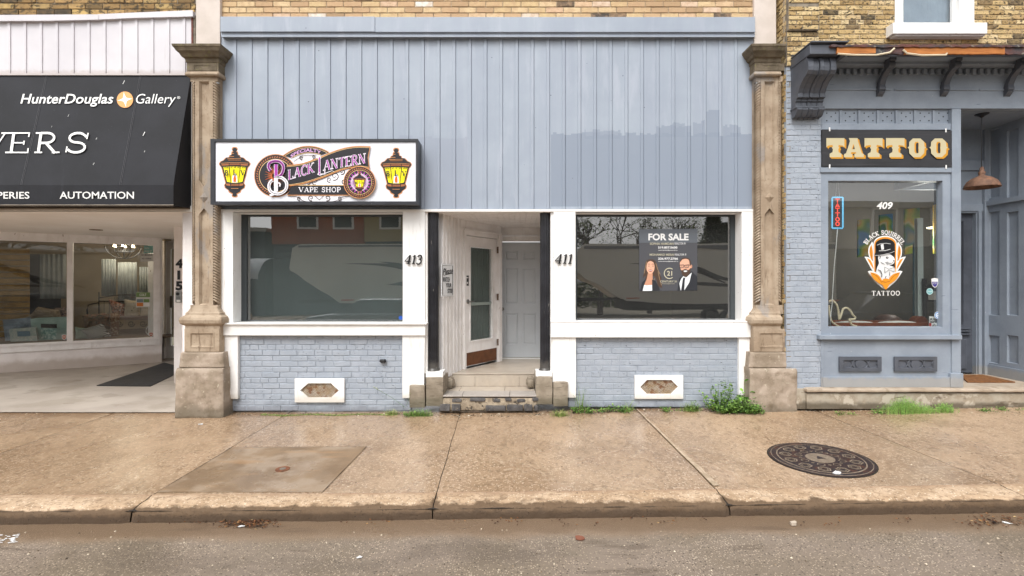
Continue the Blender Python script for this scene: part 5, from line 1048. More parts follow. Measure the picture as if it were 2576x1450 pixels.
for i in range(40):
    a = 2 * math.pi * (i + .5) / 40; c.stroke([(1722, 598), (1722 + 100 * math.cos(a), 598 + 100 * math.sin(a))], 3, WH, up=False, w2=7)
lantern(c, 1722, 600, .42, True); spiral(1722, 475, 22, 1, 1.5, 1.0, 6, OR); spiral(1722, 720, 20, -1, 4.5, 1.0, 6, OR)
c.build('lettering_print', SM, sg)
# WATCH YOUR STEP sign on the left wall of the porch
u_a = .19; ws = thing('warning_sign', 'white enamel watch your step sign with black border in the shop porch', 'sign', T1(.3, 1.5, 0))
Tu = lambda px: (lambda k: (k * (D + A[1]) - A[0]) / ((Bp[0] - A[0]) / L1 - k * (Bp[1] - A[1]) / L1))((px - XV) / F)
def WS(zx, zy, e=0):                                             # coordinates of the zoomed view of this sign
    px = 1019.7 + zx / 2.7025; u = Tu(px); d = D + T1(u, 0, 0)[1]
    p = Vector(T1(u, 0, -.03 - e)); z = ZC + (HV - (509.8 + (zy + .0 * zx) / 2.7025)) * d / F; return (p[0], p[1], z)
b = MB(); q = [Vector(WS(*p)) for p in ((233, 420), (315, 424), (315, 636), (233, 640))]; nrm1 = Vector(T1(0, 0, 1)) - Vector(T1(0, 0, 0)); b.prism(q, nrm1 * .006); b.build('panel', mat('sign_enamel', 'e8eaec', rough=.3), ws, bevel=.002)
c = CV(WS, .001)
for p_ in ([(240, 428), (308, 431), (308, 628), (240, 632), (240, 428)],): c.stroke(p_, 2.5, 0)
c.text('Please', 241, 445, 311, 490, 0, shear=.3, bold=.02, warp=lambda x, y: (x, y - .15 * (x - 275))); c.stroke([(246, 497), (300, 482)], 2.5, 0); c.text('WATCH', 241, 508, 287, 541, 0, bold=.03); c.text('YOUR', 261, 548, 299, 578, 0, bold=.03); c.text('STEP', 272, 586, 308, 617, 0, bold=.03); c.build('lettering', [m_num], ws)
# ================================================================ RIGHT SHOP (409, tattoo)
right = thing('shop_building', 'yellow brick tattoo shop building with blue-grey painted shopfront and dark bracketed cornice', 'building', (X(2250), .3, 0))
def PR(name, b, mats, parent=right, **k): return b.build(name, mats, parent, **k)
Y0 = -.2
m_bluew = mat('blue_grey_woodwork', '8d96a2', '838c98', rough=.45, ns=3, bump=.0015, bs=18, bvec=(3, 3, 1), layers=[
    dict(s=30, v=(1, 1, .8), lo=.7, hi=.73, c='c5c8cc', det=3, and_=(2.2, .52, .62)), dict(s=12, v=(.4, 1, 6), lo=.66, hi=.7, c='5e6674', and_=(2, .5, .6)), dict(k='axis', ax=2, a=-1, b=.47, soft=.05, amp=.12, s=12, c='9d968a', fac=.5)])
m_dgrey = mat('dark_slate_paint', '4b4f57', '545861', rough=.45, ns=5, bump=.001, bs=20, layers=[dict(s=6, v=(1, 1, .5), lo=.55, hi=.7, c='56575c', fac=.5), dict(s=40, lo=.7, hi=.74, c='a5a19a', and_=(2, .5, .6))])
m_sill = mat('worn_stone_sill', 'b0a190', '9c8c7a', rough=.8, ns=4, bump=.004, bs=30, layers=[dict(s=7, lo=.55, hi=.65, c='857663', fac=.6)])
xL = X(1978, Y0); z_top = Z(118, Y0)
b = MB(); bricks(b, lambda u, v, d: (u, Y0 + d, v), xL, X(2066, Y0), Z(1020, Y0), Z(165, Y0), .072, .215, gap=.008, deep=.005, jit=.003, seed=41); PR('painted_brick_pier', b, [m_pbrick, m_pmort])
b = MB(); bricks(b, lambda u, v, d: (xL + d, Y0 - u + .0, v), -.34, -.004, Z(1010, Y0), 7.4, .072, .215, gap=.01, deep=.008, jit=.006, seed=43); PR('brick_return', b, [m_brick_y, m_mort_g])
wx0, wx1, wz0 = X(2256, Y0), X(2456, Y0), Z(60, Y0)
b = MB(); bricks(b, lambda u, v, d: (u, Y0 + .03 + d, v), xL + .0, 16, Z(120, Y0), 7.4, .0655, .205, gap=.01, deep=.009, jit=.003, seed=47, holes=[(wx0, wx1, wz0, 7.2)]); PR('brick_wall', b, [m_brick_y, m_mort])
b = MB()
bricks(b, lambda u, v, d: (u, Y0 - .02 + d, v), xL, X(2061, Y0 - .02), Z(168, Y0), Z(82, Y0), .0655, .205, gap=.01, deep=.009, jit=.002, seed=48)
bricks(b, lambda u, v, d: (u, Y0 - .06 + d, v), xL, X(2062, Y0 - .06), Z(80, Y0), Z(22, Y0), .0655, .205, gap=.01, deep=.009, jit=.002, seed=49)
bricks(b, lambda u, v, d: (u, Y0 - .06 + d, v), xL, X(2062, Y0 - .06), Z(14, Y0), 7.4, .0655, .205, gap=.01, deep=.009, jit=.002, seed=50)
b.box(xL + .002, X(2061, Y0 - .06), Y0 - .05, Y0 + .05, Z(81, Y0), 7.4, 1); PR('brick_pilaster', b, [m_brick_y, m_mort_g])
b = MB(); b.box(xL + .02, wx0, Y0 + .08, Y0 + .3, Z(160, Y0), 7.4); b.box(wx1, 16, Y0 + .08, Y0 + .3, Z(160, Y0), 7.4); b.box(wx0, wx1, Y0 + .08, Y0 + .3, Z(160, Y0), wz0); b.box(wx0 - .5, wx1 + .5, 2, 2.1, 4, 7.6); PR('upper_wall', b, m_dark)
c = CV(lambda px, py, e: W(px, py, Y0 + .028 - e)); c.text('WHAT?', 2301, 103, 2328, 109, 0, bold=-.01); c.build('scrawled_writing', mat('chalk', 'cfc5b0', rough=.9), right)
# upper window
T = lambda u, v, d: (u, Y0 + .03 + d, v); b = MB(); plate(b, T, wx0, wx1, wz0, 7.2, [(wx0 + .11, wx1 - .2, wz0 + .03, 7.1)], .0, .12); uw = PR('window', b, m_trimv, bevel=.004)
b = MB(); plate(b, T, wx0 + .11, wx1 - .2, wz0 + .03, 7.1, [(wx0 + .115, wx1 - .24, wz0 + .05, 7.0)], .06, .1); PR('sash', b, m_trim, uw, bevel=.003)
b = MB(); tbox(b, T, wx0 + .1, wx1 - .2, wz0 + .03, 7.1, .1, .106); PR('pane', b, m_glass, uw)
b = MB(); tbox(b, T, wx0 + .1, wx1 - .2, wz0, 7.1, .15, .16); PR('curtain', b, mat('pale_blue_curtain', '8a98a8', '7c8a9a', rough=.9, ns=3, bump=.02, bs=3, bvec=(3, 1, 1)), uw)
b = MB(); b.pb(2247, 57, 2484, 85, -.3, -.16); b.pb(2251, 85.5, 2478, 91, -.27, -.17); PR('window_sill', b, m_trimv, bevel=.005)
# shopfront body
def pb2(b, x0, y0, x1, y1, yf=Y0, yb=None, m=0): b.pb(x0, y0, x1, y1, yf, (yb if yb is not None else Y0 + .1), m)
b = MB(); pb2(b, 2066, 185, 2900, 273.5, Y0, Y0 + .12); pb2(b, 2071, 165, 2900, 186, Y0 + .02, Y0 + .12); pb2(b, 2071, 223, 2242, 227, Y0 - .015, Y0); pb2(b, 2251, 223.5, 2459, 227.5, Y0 - .015, Y0); pb2(b, 2465, 224, 2900, 228, Y0 - .015, Y0); PR('frieze_board', b, m_bluew, bevel=.003)
b = MB(); i = 0; u = 2094
while u < 2900: pb2(b, u, 172.5, u + 8.5, 187, Y0 - .03, Y0 + .02); u += 17.7
PR('dentil_row', b, m_bluew, bevel=.002)
b = MB(); x0, x1 = X(2080, Y0), X(2900, Y0); zs = Z(166, Y0); b.box(x0, x1, -.62, Y0 + .05, zs, zs + .03); b.box(x0, x1, -.33, Y0 + .05, zs - .035, zs); PR('cornice_soffit', b, m_bluew, bevel=.003)
b = MB(); b.box(x0, x1, -.635, -.62, zs - .005, Z(136, -.635)); b.rings([[(x0, y, z), (x1, y, z)] for y, z in ((-.635, Z(138, -.635)), (-.67, Z(134, -.66)), (-.66, Z(130, -.66)), (-.6, Z(129, -.6)))], cap=False)
b.box(x0, x1, -.66, -.62, Z(141, -.66), Z(137, -.66)); PR('cornice_fascia', b, m_dgrey, bevel=.003)
b = MB(); rg = random.Random(2)
def ragged(px0, px1, ya, yb_, yf, amp, st=9):
    n = max(3, int((px1 - px0) / st)); up = [(px0 + (px1 - px0) * i / n, ya + rg.uniform(-amp, amp)) for i in range(n + 1)]; lo = [(px0 + (px1 - px0) * i / n, yb_ + rg.uniform(-amp, amp)) for i in range(n + 1)]
    return [W(*p, yf) for p in up + lo[::-1]]
b.prism(ragged(2106, 2203, 118.5, 135, -.685, 1), (0, .03, 0)); b.prism(ragged(2275, 2528, 119.5, 136, -.685, 1), (0, .03, 0)); PR('exposed_wood', b, mat('raw_orange_wood', 'b5733a', 'a0632f', rough=.7, ns=3, layers=[dict(s=14, v=(.3, 1, 5), lo=.5, hi=.65, c='8d5126', fac=.7), dict(k='voro', s=9, lo=.04, hi=.08, c='4e2c17', cell=.5)]))
b = MB(); b.prism(ragged(2090, 2900, 112.5, 118.5, -.7, 1.6), (0, .5, 0)); b.prism(ragged(2203, 2276, 117, 136, -.68, 2), (0, .04, 0)); b.prism(ragged(2528, 2900, 118, 136, -.68, 2), (0, .04, 0)); PR('torn_flashing', b, mat('tar_flashing', '3e3d41', '6a4038', rough=.8, ns=3, bump=.02, bs=8, layers=[dict(s=14, lo=.58, hi=.66, c='8a8478', fac=.6)]))
b = MB(); b.prism(ragged(2203, 2245, 122, 129, -.64, .8, 6), (0, .008, 0)); b.tube([W(x, y, -.7) for x, y in ((2108, 136), (2150, 139), (2205, 139), (2238, 133), (2250, 122))], .012, 5); b.tube([W(x, y, -.7) for x, y in ((2272, 126), (2282, 135), (2320, 140), (2380, 139), (2382, 134))], .012, 5); PR('peeling_strip', b, mat('cream_peeling_paint', 'cfc2a8', rough=.8))
# small scroll brackets
def small_bracket(px):
    x = X(px, Y0); b = MB(); w_ = .037; zt_ = Z(166, Y0) - .002; P_ = [(-.42, 0), (-.42, -.05), (-.36, -.07), (-.37, -.11), (-.33, -.18), (-.24, -.24), (-.17, -.3), (-.13, -.38), (-.1, -.45), (-.11, -.5), (-.085, -.55), (-.1, -.58), (-.06, -.63), (-.0, -.66), (0, 0)]
    P_ = [(p * .62, q * .62) for p, q in P_[:-2]] + [(-.01, -.41), (0, -.41), (0, -.32), (-.02, -.26), (-.05, -.2), (-.1, -.14), (-.15, -.1), (-.17, -.05), (-.17, 0)]
    inner = [(x + s * w_, Y0 + p, zt_ + q) for s in (-1, 1) for p, q in P_]; n = len(P_)
    b.add(inner, [list(range(n)), list(range(2 * n - 1, n - 1, -1))] + [(i, (i + 1) % n, n + (i + 1) % n, n + i) for i in range(n)])
    b.box(x - w_ * 1.15, x + w_ * 1.15, Y0 - .075, Y0 - .0, zt_ - .345, zt_ - .31)
    c0 = (x, Y0 - .2, zt_ - .075); b.tube([(x - w_ * 1.12, c0[1], c0[2]), (x + w_ * 1.12, c0[1], c0[2])], .052, 14); return PR('bracket', b, m_dgrey, bevel=.004)
for px in (2211, 2371, 2531, 2691, 2850): small_bracket(px)
# large console
x0, x1 = X(1989, Y0), X(2056, Y0); zb = Z(300, Y0); b = MB()
prof = [(-.03, 300), (-.05, 296), (-.1, 293), (-.12, 288), (-.16, 275), (-.15, 272), (-.11, 268), (-.11, 258), (-.13, 255), (-.13, 249), (-.17, 245), (-.17, 235), (-.2, 222), (-.25, 208), (-.31, 196), (-.37, 186), (-.4, 176), (-.405, 166), (-.4, 156), (-.38, 147), (-.35, 142), (-.3, 139), (0, 139)]
P_ = [(p, Z(q, Y0 + p)) for p, q in prof]; n = len(P_)
for (xa_, xb_, k) in ((x0, x0 + .07, 1), (x0 + .075, x0 + .15, .955), (x0 + .155, x1 - .155, 1), (x1 - .15, x1 - .075, .955), (x1 - .07, x1, 1)):
    vs_ = [(x_, Y0 + p * k, z) for x_ in (xa_, xb_) for p, z in P_]; b.add(vs_, [list(range(n)), list(range(2 * n - 1, n - 1, -1))] + [(i, (i + 1) % n, n + (i + 1) % n, n + i) for i in range(n)])
vs_ = [(x_, Y0 + p * .93, z) for x_ in (x0 + .01, x1 - .01) for p, z in P_]; b.add(vs_, [list(range(n)), list(range(2 * n - 1, n - 1, -1))] + [(i, (i + 1) % n, n + (i + 1) % n, n + i) for i in range(n)])
b.box(x0 - .01, x1 + .01, Y0 - .15, Y0, Z(272, Y0 - .15), Z(267, Y0 - .15)); PR('console', b, m_dgrey, bevel=.006)
b = MB(); b.box(x0 - .008, x1 + .02, -.66, Y0 + .02, Z(140, -.62), Z(116, -.62)); b.box(x0 - .01, x1 + .1, -.7, Y0 + .02, Z(114, -.62), Z(110, -.62)); b.box(x1 + .03, x1 + .09, -.64, Y0, Z(145, -.62), Z(114, -.62)); PR('console_cap', b, m_dgrey, bevel=.006)
# dotted vent strip, sign surround and display window
T6 = lambda u, v, d: (u, Y0 + d, v); b = MB(); xa, xb = X(2066, Y0), X(2394, Y0)
b.pb(2066, 274.5, 2394, 312, Y0 + .04, Y0 + .1)
for i in range(8): b.pb(2066 + i * 46.8, 278, 2072 + i * 46.8, 312, Y0 + .02, Y0 + .04)
b.pb(2066, 311, 2398, 327, Y0, Y0 + .1); b.pb(2064, 421.5, 2398, 434, Y0 - .015, Y0 + .1); b.pb(2066, 434.2, 2398, 438, Y0 + .005, Y0 + .1); b.pb(2064, 326, 2070, 422, Y0 + .01, Y0 + .1); PR('transom_panel', b, m_bluew, bevel=.003)
b = MB()
for i in range(7):
    for (dx, dy) in ((9, 7), (31, 7), (20, 16), (9, 26), (31, 26)):
        p = Vector(W(2066 + i * 47 + 5 + dx, 278 + dy, Y0 + .038)); b.tube([p, p + Vector((0, .003, 0))], .009, 8)
PR('vent_hole', b, m_num)
b = MB(); plate(b, T6, X(2066, Y0), X(2398, Y0), Z(846, Y0), Z(438, Y0), [(X(2084, Y0), X(2372, Y0), Z(824, Y0), Z(455, Y0))], .005, .1, slope=.008); sw = PR('window', b, m_bluew, bevel=.003)
b = MB(); b.box(X(2080, Y0), X(2376, Y0), Y0 + .075, Y0 + .081, Z(828, Y0), Z(450, Y0)); PR('pane', b, m_glass_t, sw)
b = MB(); b.pb(2395, 274, 2418, 975, Y0 - .02, Y0 + .16); b.pb(2392, 940, 2424, 975.5, Y0 - .04, Y0 + .17); PR('corner_post', b, m_bluew, bevel=.005)
b = MB(); b.pb(2062, 844, 2421, 855, Y0 - .07, Y0 + .1); PR('window_sill', b, m_bluew, bevel=.006)
b = MB(); b.pb(2066, 855, 2394, 975, Y0, Y0 + .1); b.pb(2071, 949, 2392, 974.8, Y0 - .025, Y0 - .001); b.pb(2066, 855.5, 2072, 974, Y0 - .012, Y0 - .001); PR('apron_board', b, m_bluew, bevel=.003)
def cast(x0, x1, y0, y1):
    b = MB(); yf = Y0 - .03; T = lambda u, v, d: (u, yf + d, v); a, c_, e, f = X(x0, yf), X(x1, yf), Z(y1, yf), Z(y0, yf); plate(b, T, a, c_, e, f, [(a + .05, c_ - .05, e + .045, f - .045)], 0, .02, slope=.008, floor=1)
    cx, cz = (a + c_) / 2, (e + f) / 2; b.tube([(cx, yf + .02, cz), (cx, yf + .006, cz)], .062, 20)
    for s in (-1, 1):
        pts = [(cx + s * .085, yf + .014, cz + .065 * math.sin(t)) if False else (cx + s * (.03 + .075 * math.cos(t)), yf + .012, cz + .06 * math.sin(t)) for t in [(-1.2 + 2.4 * i / 8) for i in range(9)]]; b.tube(pts, .008, 6)
        b.tube([(cx + s * x_, yf + .012, cz + z_) for x_, z_ in ((.1, .0), (.13, .045), (.2, .05), (.235, .035), (.22, 0), (.235, -.035), (.2, -.05), (.13, -.045), (.1, 0))], .006, 6)
    PR('cast_panel', b, m_dgrey, bevel=.003)
cast(2112, 2218, 898, 935); cast(2251, 2358, 898, 935)
b = rough_box(2030, 978, 2900, 990, Y0 - .1, Y0 + .2, seed=31, amp=.004, rnd=.012); PR('stone_sill', b, m_sill, smooth=True)
b = MB(); b.pb(2000, 978, 2032, 1030, Y0 - .02, Y0 + .1); b.pb(2030, 990, 2900, 1030, Y0 - .06, Y0 + .2); PR('foundation', b, mat('stained_foundation_render', 'a89f90', '8f8270', rough=.9, ns=5, bump=.008, bs=18, layers=[dict(s=5, lo=.55, hi=.62, c='c2b9aa', fac=.7), dict(s=6, v=(.5, 1, 2), lo=.6, hi=.66, c='5c4c3c', fac=.8), dict(k='axis', ax=2, a=-1, b=.14, soft=.06, amp=.16, s=5, c='4d4436', fac=.8)]), bevel=.006)
# recessed doorway
zf5 = Z(975, Y0 - .05); zc5 = Z(275, Y0); yb5 = .74
b = MB(); b.box(X(2398, Y0), X(2900, Y0), Y0 - .02, 1.9, zf5 - .06, zf5); PR('porch_floor', b, m_sill)
b = MB(); b.box(X(2066, Y0), X(2900, Y0), Y0 + .12, 1.9, zc5, zc5 + .04); PR('porch_ceiling', b, m_bluew)
TB = lambda u, v, d: (u, yb5 + d, v); xa, xb = X(2410, yb5), X(2480, yb5); b = MB()
zt = Z(536, yb5); plate(b, TB, xa, xb, zf5, zc5, [(xa + .03, X(2456, yb5), zf5, zt)], 0, .12); b.box(xa, xb, yb5 - .02, yb5, Z(532, yb5), Z(515, yb5)); b.box(xa, xb, yb5 - .04, yb5, Z(430, yb5), Z(405, yb5)); b.box(X(2458, yb5), X(2466, yb5), yb5 - .03, yb5, zf5, Z(532, yb5)); b.box(X(2470, yb5), X(2480, yb5), yb5 - .05, yb5, zf5, zc5); PR('door_surround', b, m_bluew, bevel=.003)
b = MB(); T = lambda u, v, d: (u, yb5 + .07 + d, v); b_ = X(2452, yb5); plate(b, T, xa + .02, X(2457, yb5), zf5 + .01, zt, [(xa + .05, X(2434, yb5), Z(820, yb5), Z(556, yb5))], 0, .04, slope=.01); dk = PR('door', b, m_dgrey, bevel=.003); dk['label'] = 'dark slate glazed shop door'
b = MB(); tbox(b, T, xa + .04, X(2434, yb5), Z(820, yb5), Z(556, yb5), .03, .036); PR('pane', b, m_glass, dk)
b = MB()
for q, w_ in ((826, .09), (832, .11), (840, .08)): b.box(xa + .0, X(2448, yb5), yb5 + .03, yb5 + .069, Z(q + 4, yb5), Z(q, yb5))
b.box(xa, X(2440, yb5), yb5 + .05, yb5 + .069, Z(930, yb5), Z(855, yb5)); PR('carved_moulding', b, m_dgrey, dk, bevel=.006)
TR_, LR = Tline(X(2480, yb5), yb5, X(2640, Y0 + .0), Y0 + .0)
ur5 = lambda px: (lambda k: (k * (D + yb5) - X(2480, yb5)) / ((X(2640, Y0) - X(2480, yb5)) / LR - k * (Y0 - yb5) / LR))((px - XV) / F)
def zr5(px, py): return ZC + (HV - py) * (D + TR_(ur5(px), 0, 0)[1]) / F
hs_ = []
for (pa, pb_) in ((2487, 2514), (2533, 2562)):
    ua, ub = ur5(pa), ur5(pb_)
    for (ya, yb_, rf) in ((535, 793, pa), (843, 912, pa), (330, 500, pa)): hs_.append((ua, ub, zr5(rf, yb_), zr5(rf, ya)))
b = MB(); plate(b, TR_, -.02, LR, zf5, zc5, hs_, -.0, .03, slope=.01, floor=1); tbox(b, TR_, 0, LR, zr5(2480, 520), zr5(2480, 508), -.04, 0); tbox(b, TR_, 0, LR, zf5, zf5 + .16, -.02, 0); tbox(b, TR_, 0, LR, zr5(2480, 325), zr5(2480, 315), -.03, 0); PR('panelled_side_wall', b, m_bluew, bevel=.002)
b = MB(); b.box(X(2640, Y0), 16, Y0, Y0 + .15, zf5 - .4, zc5); PR('side_wall', b, m_bluew)
b = MB(); xr5 = X(2392, Y0); b.box(xr5, xr5 + .05, Y0 + .16, yb5, zf5, zf5 + .7); b.box(xr5, xr5 + .05, Y0 + .16, yb5, Z(445, Y0), zc5); b.box(xr5 - .02, xa + .02, yb5 - .01, yb5 + .05, zf5, zf5 + .7); b.box(xr5 - .02, xa + .02, yb5 - .01, yb5 + .05, Z(445, Y0), zc5); PR('return_wall', b, m_bluew)
b = MB(); b.box(xr5 + .02, xr5 + .026, Y0 + .16, yb5, zf5 + .7, Z(445, Y0)); PR('side_pane', b, glass('side_glass', 1.3))
# interior
b = MB(); x0, x1 = X(2068, Y0), X(2395, Y0)
x1_, x1 = x1, 11.0
b.add([(x0, 3, zf5), (x1, 3, zf5), (x1, 3, zc5), (x0, 3, zc5)], [(0, 1, 2, 3)]); b.add([(xa, .9, zf5), (x1, .9, zf5), (x1, .9, zc5), (xa, .9, zc5)], [(0, 1, 2, 3)]); b.add([(x0, Y0 + .1, zf5), (x0, 3, zf5), (x0, 3, zc5), (x0, Y0 + .1, zc5)], [(0, 1, 2, 3)]); b.add([(x1, .9, zf5), (x1, 3, zf5), (x1, 3, zc5), (x1, .9, zc5)], [(3, 2, 1, 0)])
for (a_, c_, e_) in ((x0, x1_, Y0 + .1), (x1_, x1, .9)):
    for z_ in (zc5 - .02, zf5 + .02): b.add([(a_, e_, z_), (c_, e_, z_), (c_, 3, z_), (a_, 3, z_)], [(0, 1, 2, 3)])
PR('interior_room', b, mat('dim_grey_room', '56534f', '4c4a46', rough=.9, ns=1))
b = MB(); b.box(X(2082, .0), X(2374, .0), Y0 + .1, .35, Z(826, -.1) - .05, Z(826, -.1)); b.box(X(2092, .0), X(2335, 0), -.02, .0, Z(824, 0), Z(812, 0)); b.box(X(2092, .3), X(2335, .3), .3, .32, Z(824, .3), Z(806, .3)); b.lathe([(0, 0)], 0, 0, 3) if False else None
PR('display_shelf', b, mat('varnished_wood', '7a3f22', '6a3319', rough=.35, ns=4), bevel=.006)
def th5(name, b, mats, label, cat, group=None, **k): return tag(b.build(name, mats, None, **k), label, cat, group)
W0 = lambda x, y, d=0.05: W(2066.1 + x / 3.486, 429.3 + y / 3.486, d)
b = MB(); rr = [[W0(x, y, d) for (x, y) in ((100, 1345 - h), (460 + 0, 1340 - h * .9), (850, 1345 - h))] for d, h in ((.0, 0), (.05, 18), (.15, 30), (.28, 18))]
n = 20; vs_ = []
for j, d in enumerate((.01, .06, .14, .22, .29)):
    for i in range(n + 1):
        u = i / n; x = 90 + 765 * u; hgt = 6 + 22 * abs(math.sin(u * 2 * math.pi)) ** .5 * math.sin(j / 4 * math.pi) ** .5; vs_.append(W0(x, 1346 - hgt, d))
b.add(vs_, [(j * (n + 1) + i, j * (n + 1) + i + 1, (j + 1) * (n + 1) + i + 1, (j + 1) * (n + 1) + i) for j in range(4) for i in range(n)])
o = th5('open_book', b, mat('cream_page', 'c9c6bd', rough=.8), 'large open book with cream pages lying in the tattoo shop window', 'book', smooth=True); o.modifiers.new('s', 'SOLIDIFY').thickness = .01
b = MB(); c_ = Vector(W0(880, 1340, .1)); b.tube([c_, c_ + Vector((0, .12, 0))], .1, 24); th5('wooden_roller', b, mat('dark_red_wood', '5e2e1c', rough=.4), 'round dark wooden roller end right of the open book', 'roller', bevel=.01)
# curtain, inner frame, paintings, dark door seen inside
b = MB(); n = 16; vs_ = [W0(800 + (840 - 800) * i / n, y, .9 + .03 * math.sin(i)) for y in (640, 1330) for i in range(n + 1)]; b.add(vs_, [(i, i + 1, n + 2 + i, n + 1 + i) for i in range(n)]); o = th5('curtain', b, mat('teal_curtain', '2f5f6c', '254c58', rough=.9, ns=6), 'teal curtain hanging inside the tattoo shop window beside a white post', 'curtain', smooth=True); o.modifiers.new('s', 'SOLIDIFY').thickness = .01
b = MB(); b.prism([W0(*p, .8) for p in ((845, 420), (890, 420), (895, 1310), (850, 1310))], (0, .06, 0)); th5('door_frame', b, mat('pale_door_frame', 'a9b0ac', rough=.6), 'pale upright door frame inside the tattoo shop', 'door frame', bevel=.005)
b = MB(); b.prism([W0(*p, .75) for p in ((898, 950), (925, 950), (930, 1290), (905, 1290))], (0, .03, 0)); c_ = Vector(W0(908, 1015, .74)); b.tube([c_, c_ + Vector((0, -.05, 0))], .022, 12); th5('door_edge', b, m_num, 'black door edge with round lock inside the tattoo shop', 'door', bevel=.003)
m_paint = mat('leafy_mural', '4c6a3c', ramp=[(0, '2a5a72'), (.38, '2f86c0'), (.44, '5a9a44'), (.5, 'b4c040'), (.56, 'e8b84a'), (.6, 'd9d09a'), (.64, '4a8a3c'), (.7, '2c6a7a'), (1, 'c99a3a')], rough=.7, ns=2.6, det=1)
for i, (a, c2, e, f) in enumerate(((325, 422, 425, 760), (515, 625, 380, 560), (735, 862, 330, 735), (990, 1062, 290, 730))):
    b = MB(); b.prism([W0(*p, 1.6) for p in ((a, e + 12), (c2, e), (c2, f - 20), (a, f))], (0, .03, 0)); th5('painting', b, m_paint, ('green and yellow leafy painting at the left inside the tattoo shop', 'small leafy painting just below the number on the tattoo shop window', 'tall painting with blue bird shapes beside the teal curtain', 'yellow and blue painting at the right edge inside the tattoo shop')[i], 'painting', 'leafy paintings inside the tattoo shop', bevel=.004)
b = MB(); b.prism([W0(*p, 1.2) for p in ((1000, 920), (1065, 915), (1065, 1150), (925, 1150), (925, 1000), (1000, 1000))], (0, .02, 0)); b.prism([W0(*p, 1.19) for p in ((940, 1060), (1010, 1060), (1010, 1135), (940, 1135))], (0, .008, 0), 1); th5('framed_picture', b, [m_num, mat('print_paper', '9c948c', rough=.8)], 'black framed print on the wall inside the tattoo shop', 'picture')
b = MB(); c_ = Vector(W0(580, 1330, 1.4)); b.lathe([(0, c_[2] + .13), (.1, c_[2] + .12), (.19, c_[2] + .06), (.2, c_[2] - .15), (.2, c_[2] - .3)], c_[0], c_[1], 20); th5('chair_back', b, mat('brown_leather', '5a4036', rough=.5), 'rounded brown chair back inside the tattoo shop behind the open book', 'chair', smooth=True)
# small flat ceiling lamp lit inside
lm = thing('ceiling_lamp', 'small flat lit ceiling lamp inside the tattoo shop, seen near the right of its window', 'lamp', W0(1000, 512, 2.2)); b = MB(); c_ = Vector(W0(1000, 512, 2.2)); b.lathe([(0, c_[2]), (.12, c_[2] + .01), (.13, c_[2] + .03), (0, c_[2] + .05)], c_[0], c_[1], 20); b.build('diffuser', mat('warm_lit_diffuser', 'fff0d0', emit=('ffedc8', 3)), lm)
ld = bpy.data.lights.new('ceiling_lamp_light', 'POINT'); ld.energy = 48; ld.color = (1, .95, .88); ld.shadow_soft_size = .2; lo = bpy.data.objects.new('ceiling_lamp_light', ld); C.objects.link(lo); lo.parent = lm; lo.location = (-.5, -.5, -.25)
# vertical neon
ns_ = thing('neon_sign', 'small vertical red and blue neon tattoo sign hanging in the window', 'sign', W0(142, 510, -.03))
m_ntr = mat('red_neon', 'c8463e', emit=('ff4a38', .9)); m_ntb = mat('blue_neon', '6fb8d8', emit=('58b8e8', .6))
b = MB(); b.prism([W0(*p, -.03) for p in ((92, 228), (194, 228), (194, 514), (92, 514))], (0, .01, 0)); b.build('backing', mat('dark_acrylic', '23303a', rough=.3), ns_, bevel=.003)
b = MB(); rp = [(98, 236), (186, 236), (189, 240), (189, 502), (186, 507), (98, 507), (95, 502), (95, 240), (98, 236)]; b.tube([W0(*p, -.045) for p in rp], .010, 8); b.build('blue_tube', m_ntb, ns_, smooth=True)
c = CV(lambda x, y, e: W0(x, y, -.045 - e))
for i, chh in enumerate('TATTOO'):
    y0 = 250 + i * 40.5; k = dict(T=[[(124, y0), (160, y0)], [(142, y0), (142, y0 + 32)]], A=[[(126, y0 + 32), (142, y0), (158, y0 + 32)], [(132, y0 + 22), (152, y0 + 22)]], O=[[(142 + 15 * math.cos(R(a)), y0 + 16 + 16 * math.sin(R(a))) for a in range(0, 361, 30)]])[chh]
    for s_ in k: c.mb.tube([W0(*p, -.05) for p in s_], .0062, 6)
c.build('red_tube', m_ntr, ns_)
b = MB(); b.tube([W0(*p, -.04) for p in ((126, 228), (138, 100))], .002, 5); b.tube([W0(*p, -.04) for p in ((158, 228), (148, 100))], .002, 5); b.tube([W0(*p, -.04) for p in ((142, 512), (132, 640), (112, 850), (98, 1100), (94, 1180), (80, 1280), (76, 1370))], .005, 6); b.build('hanging_cord', m_trim, ns_, smooth=True)
b = MB()
def sm3(p, n=6): return smooth(p, n)
b.tube([W0(*p, -.02) for p in sm3([(66, 1150), (100, 1140), (135, 1180), (150, 1240), (158, 1305), (178, 1250), (192, 1215), (222, 1205), (250, 1225), (275, 1265), (298, 1290), (285, 1305), (240, 1308), (262, 1330), (256, 1345), (285, 1360), (308, 1372), (180, 1374), (120, 1350), (86, 1315), (72, 1250), (66, 1180)])], .014, 8)
th5('neon_tube', b, mat('unlit_cream_tube', 'cfc0a2', rough=.4), 'unlit cream neon tube bent into an animal outline in the tattoo shop window', 'neon tube', smooth=True)
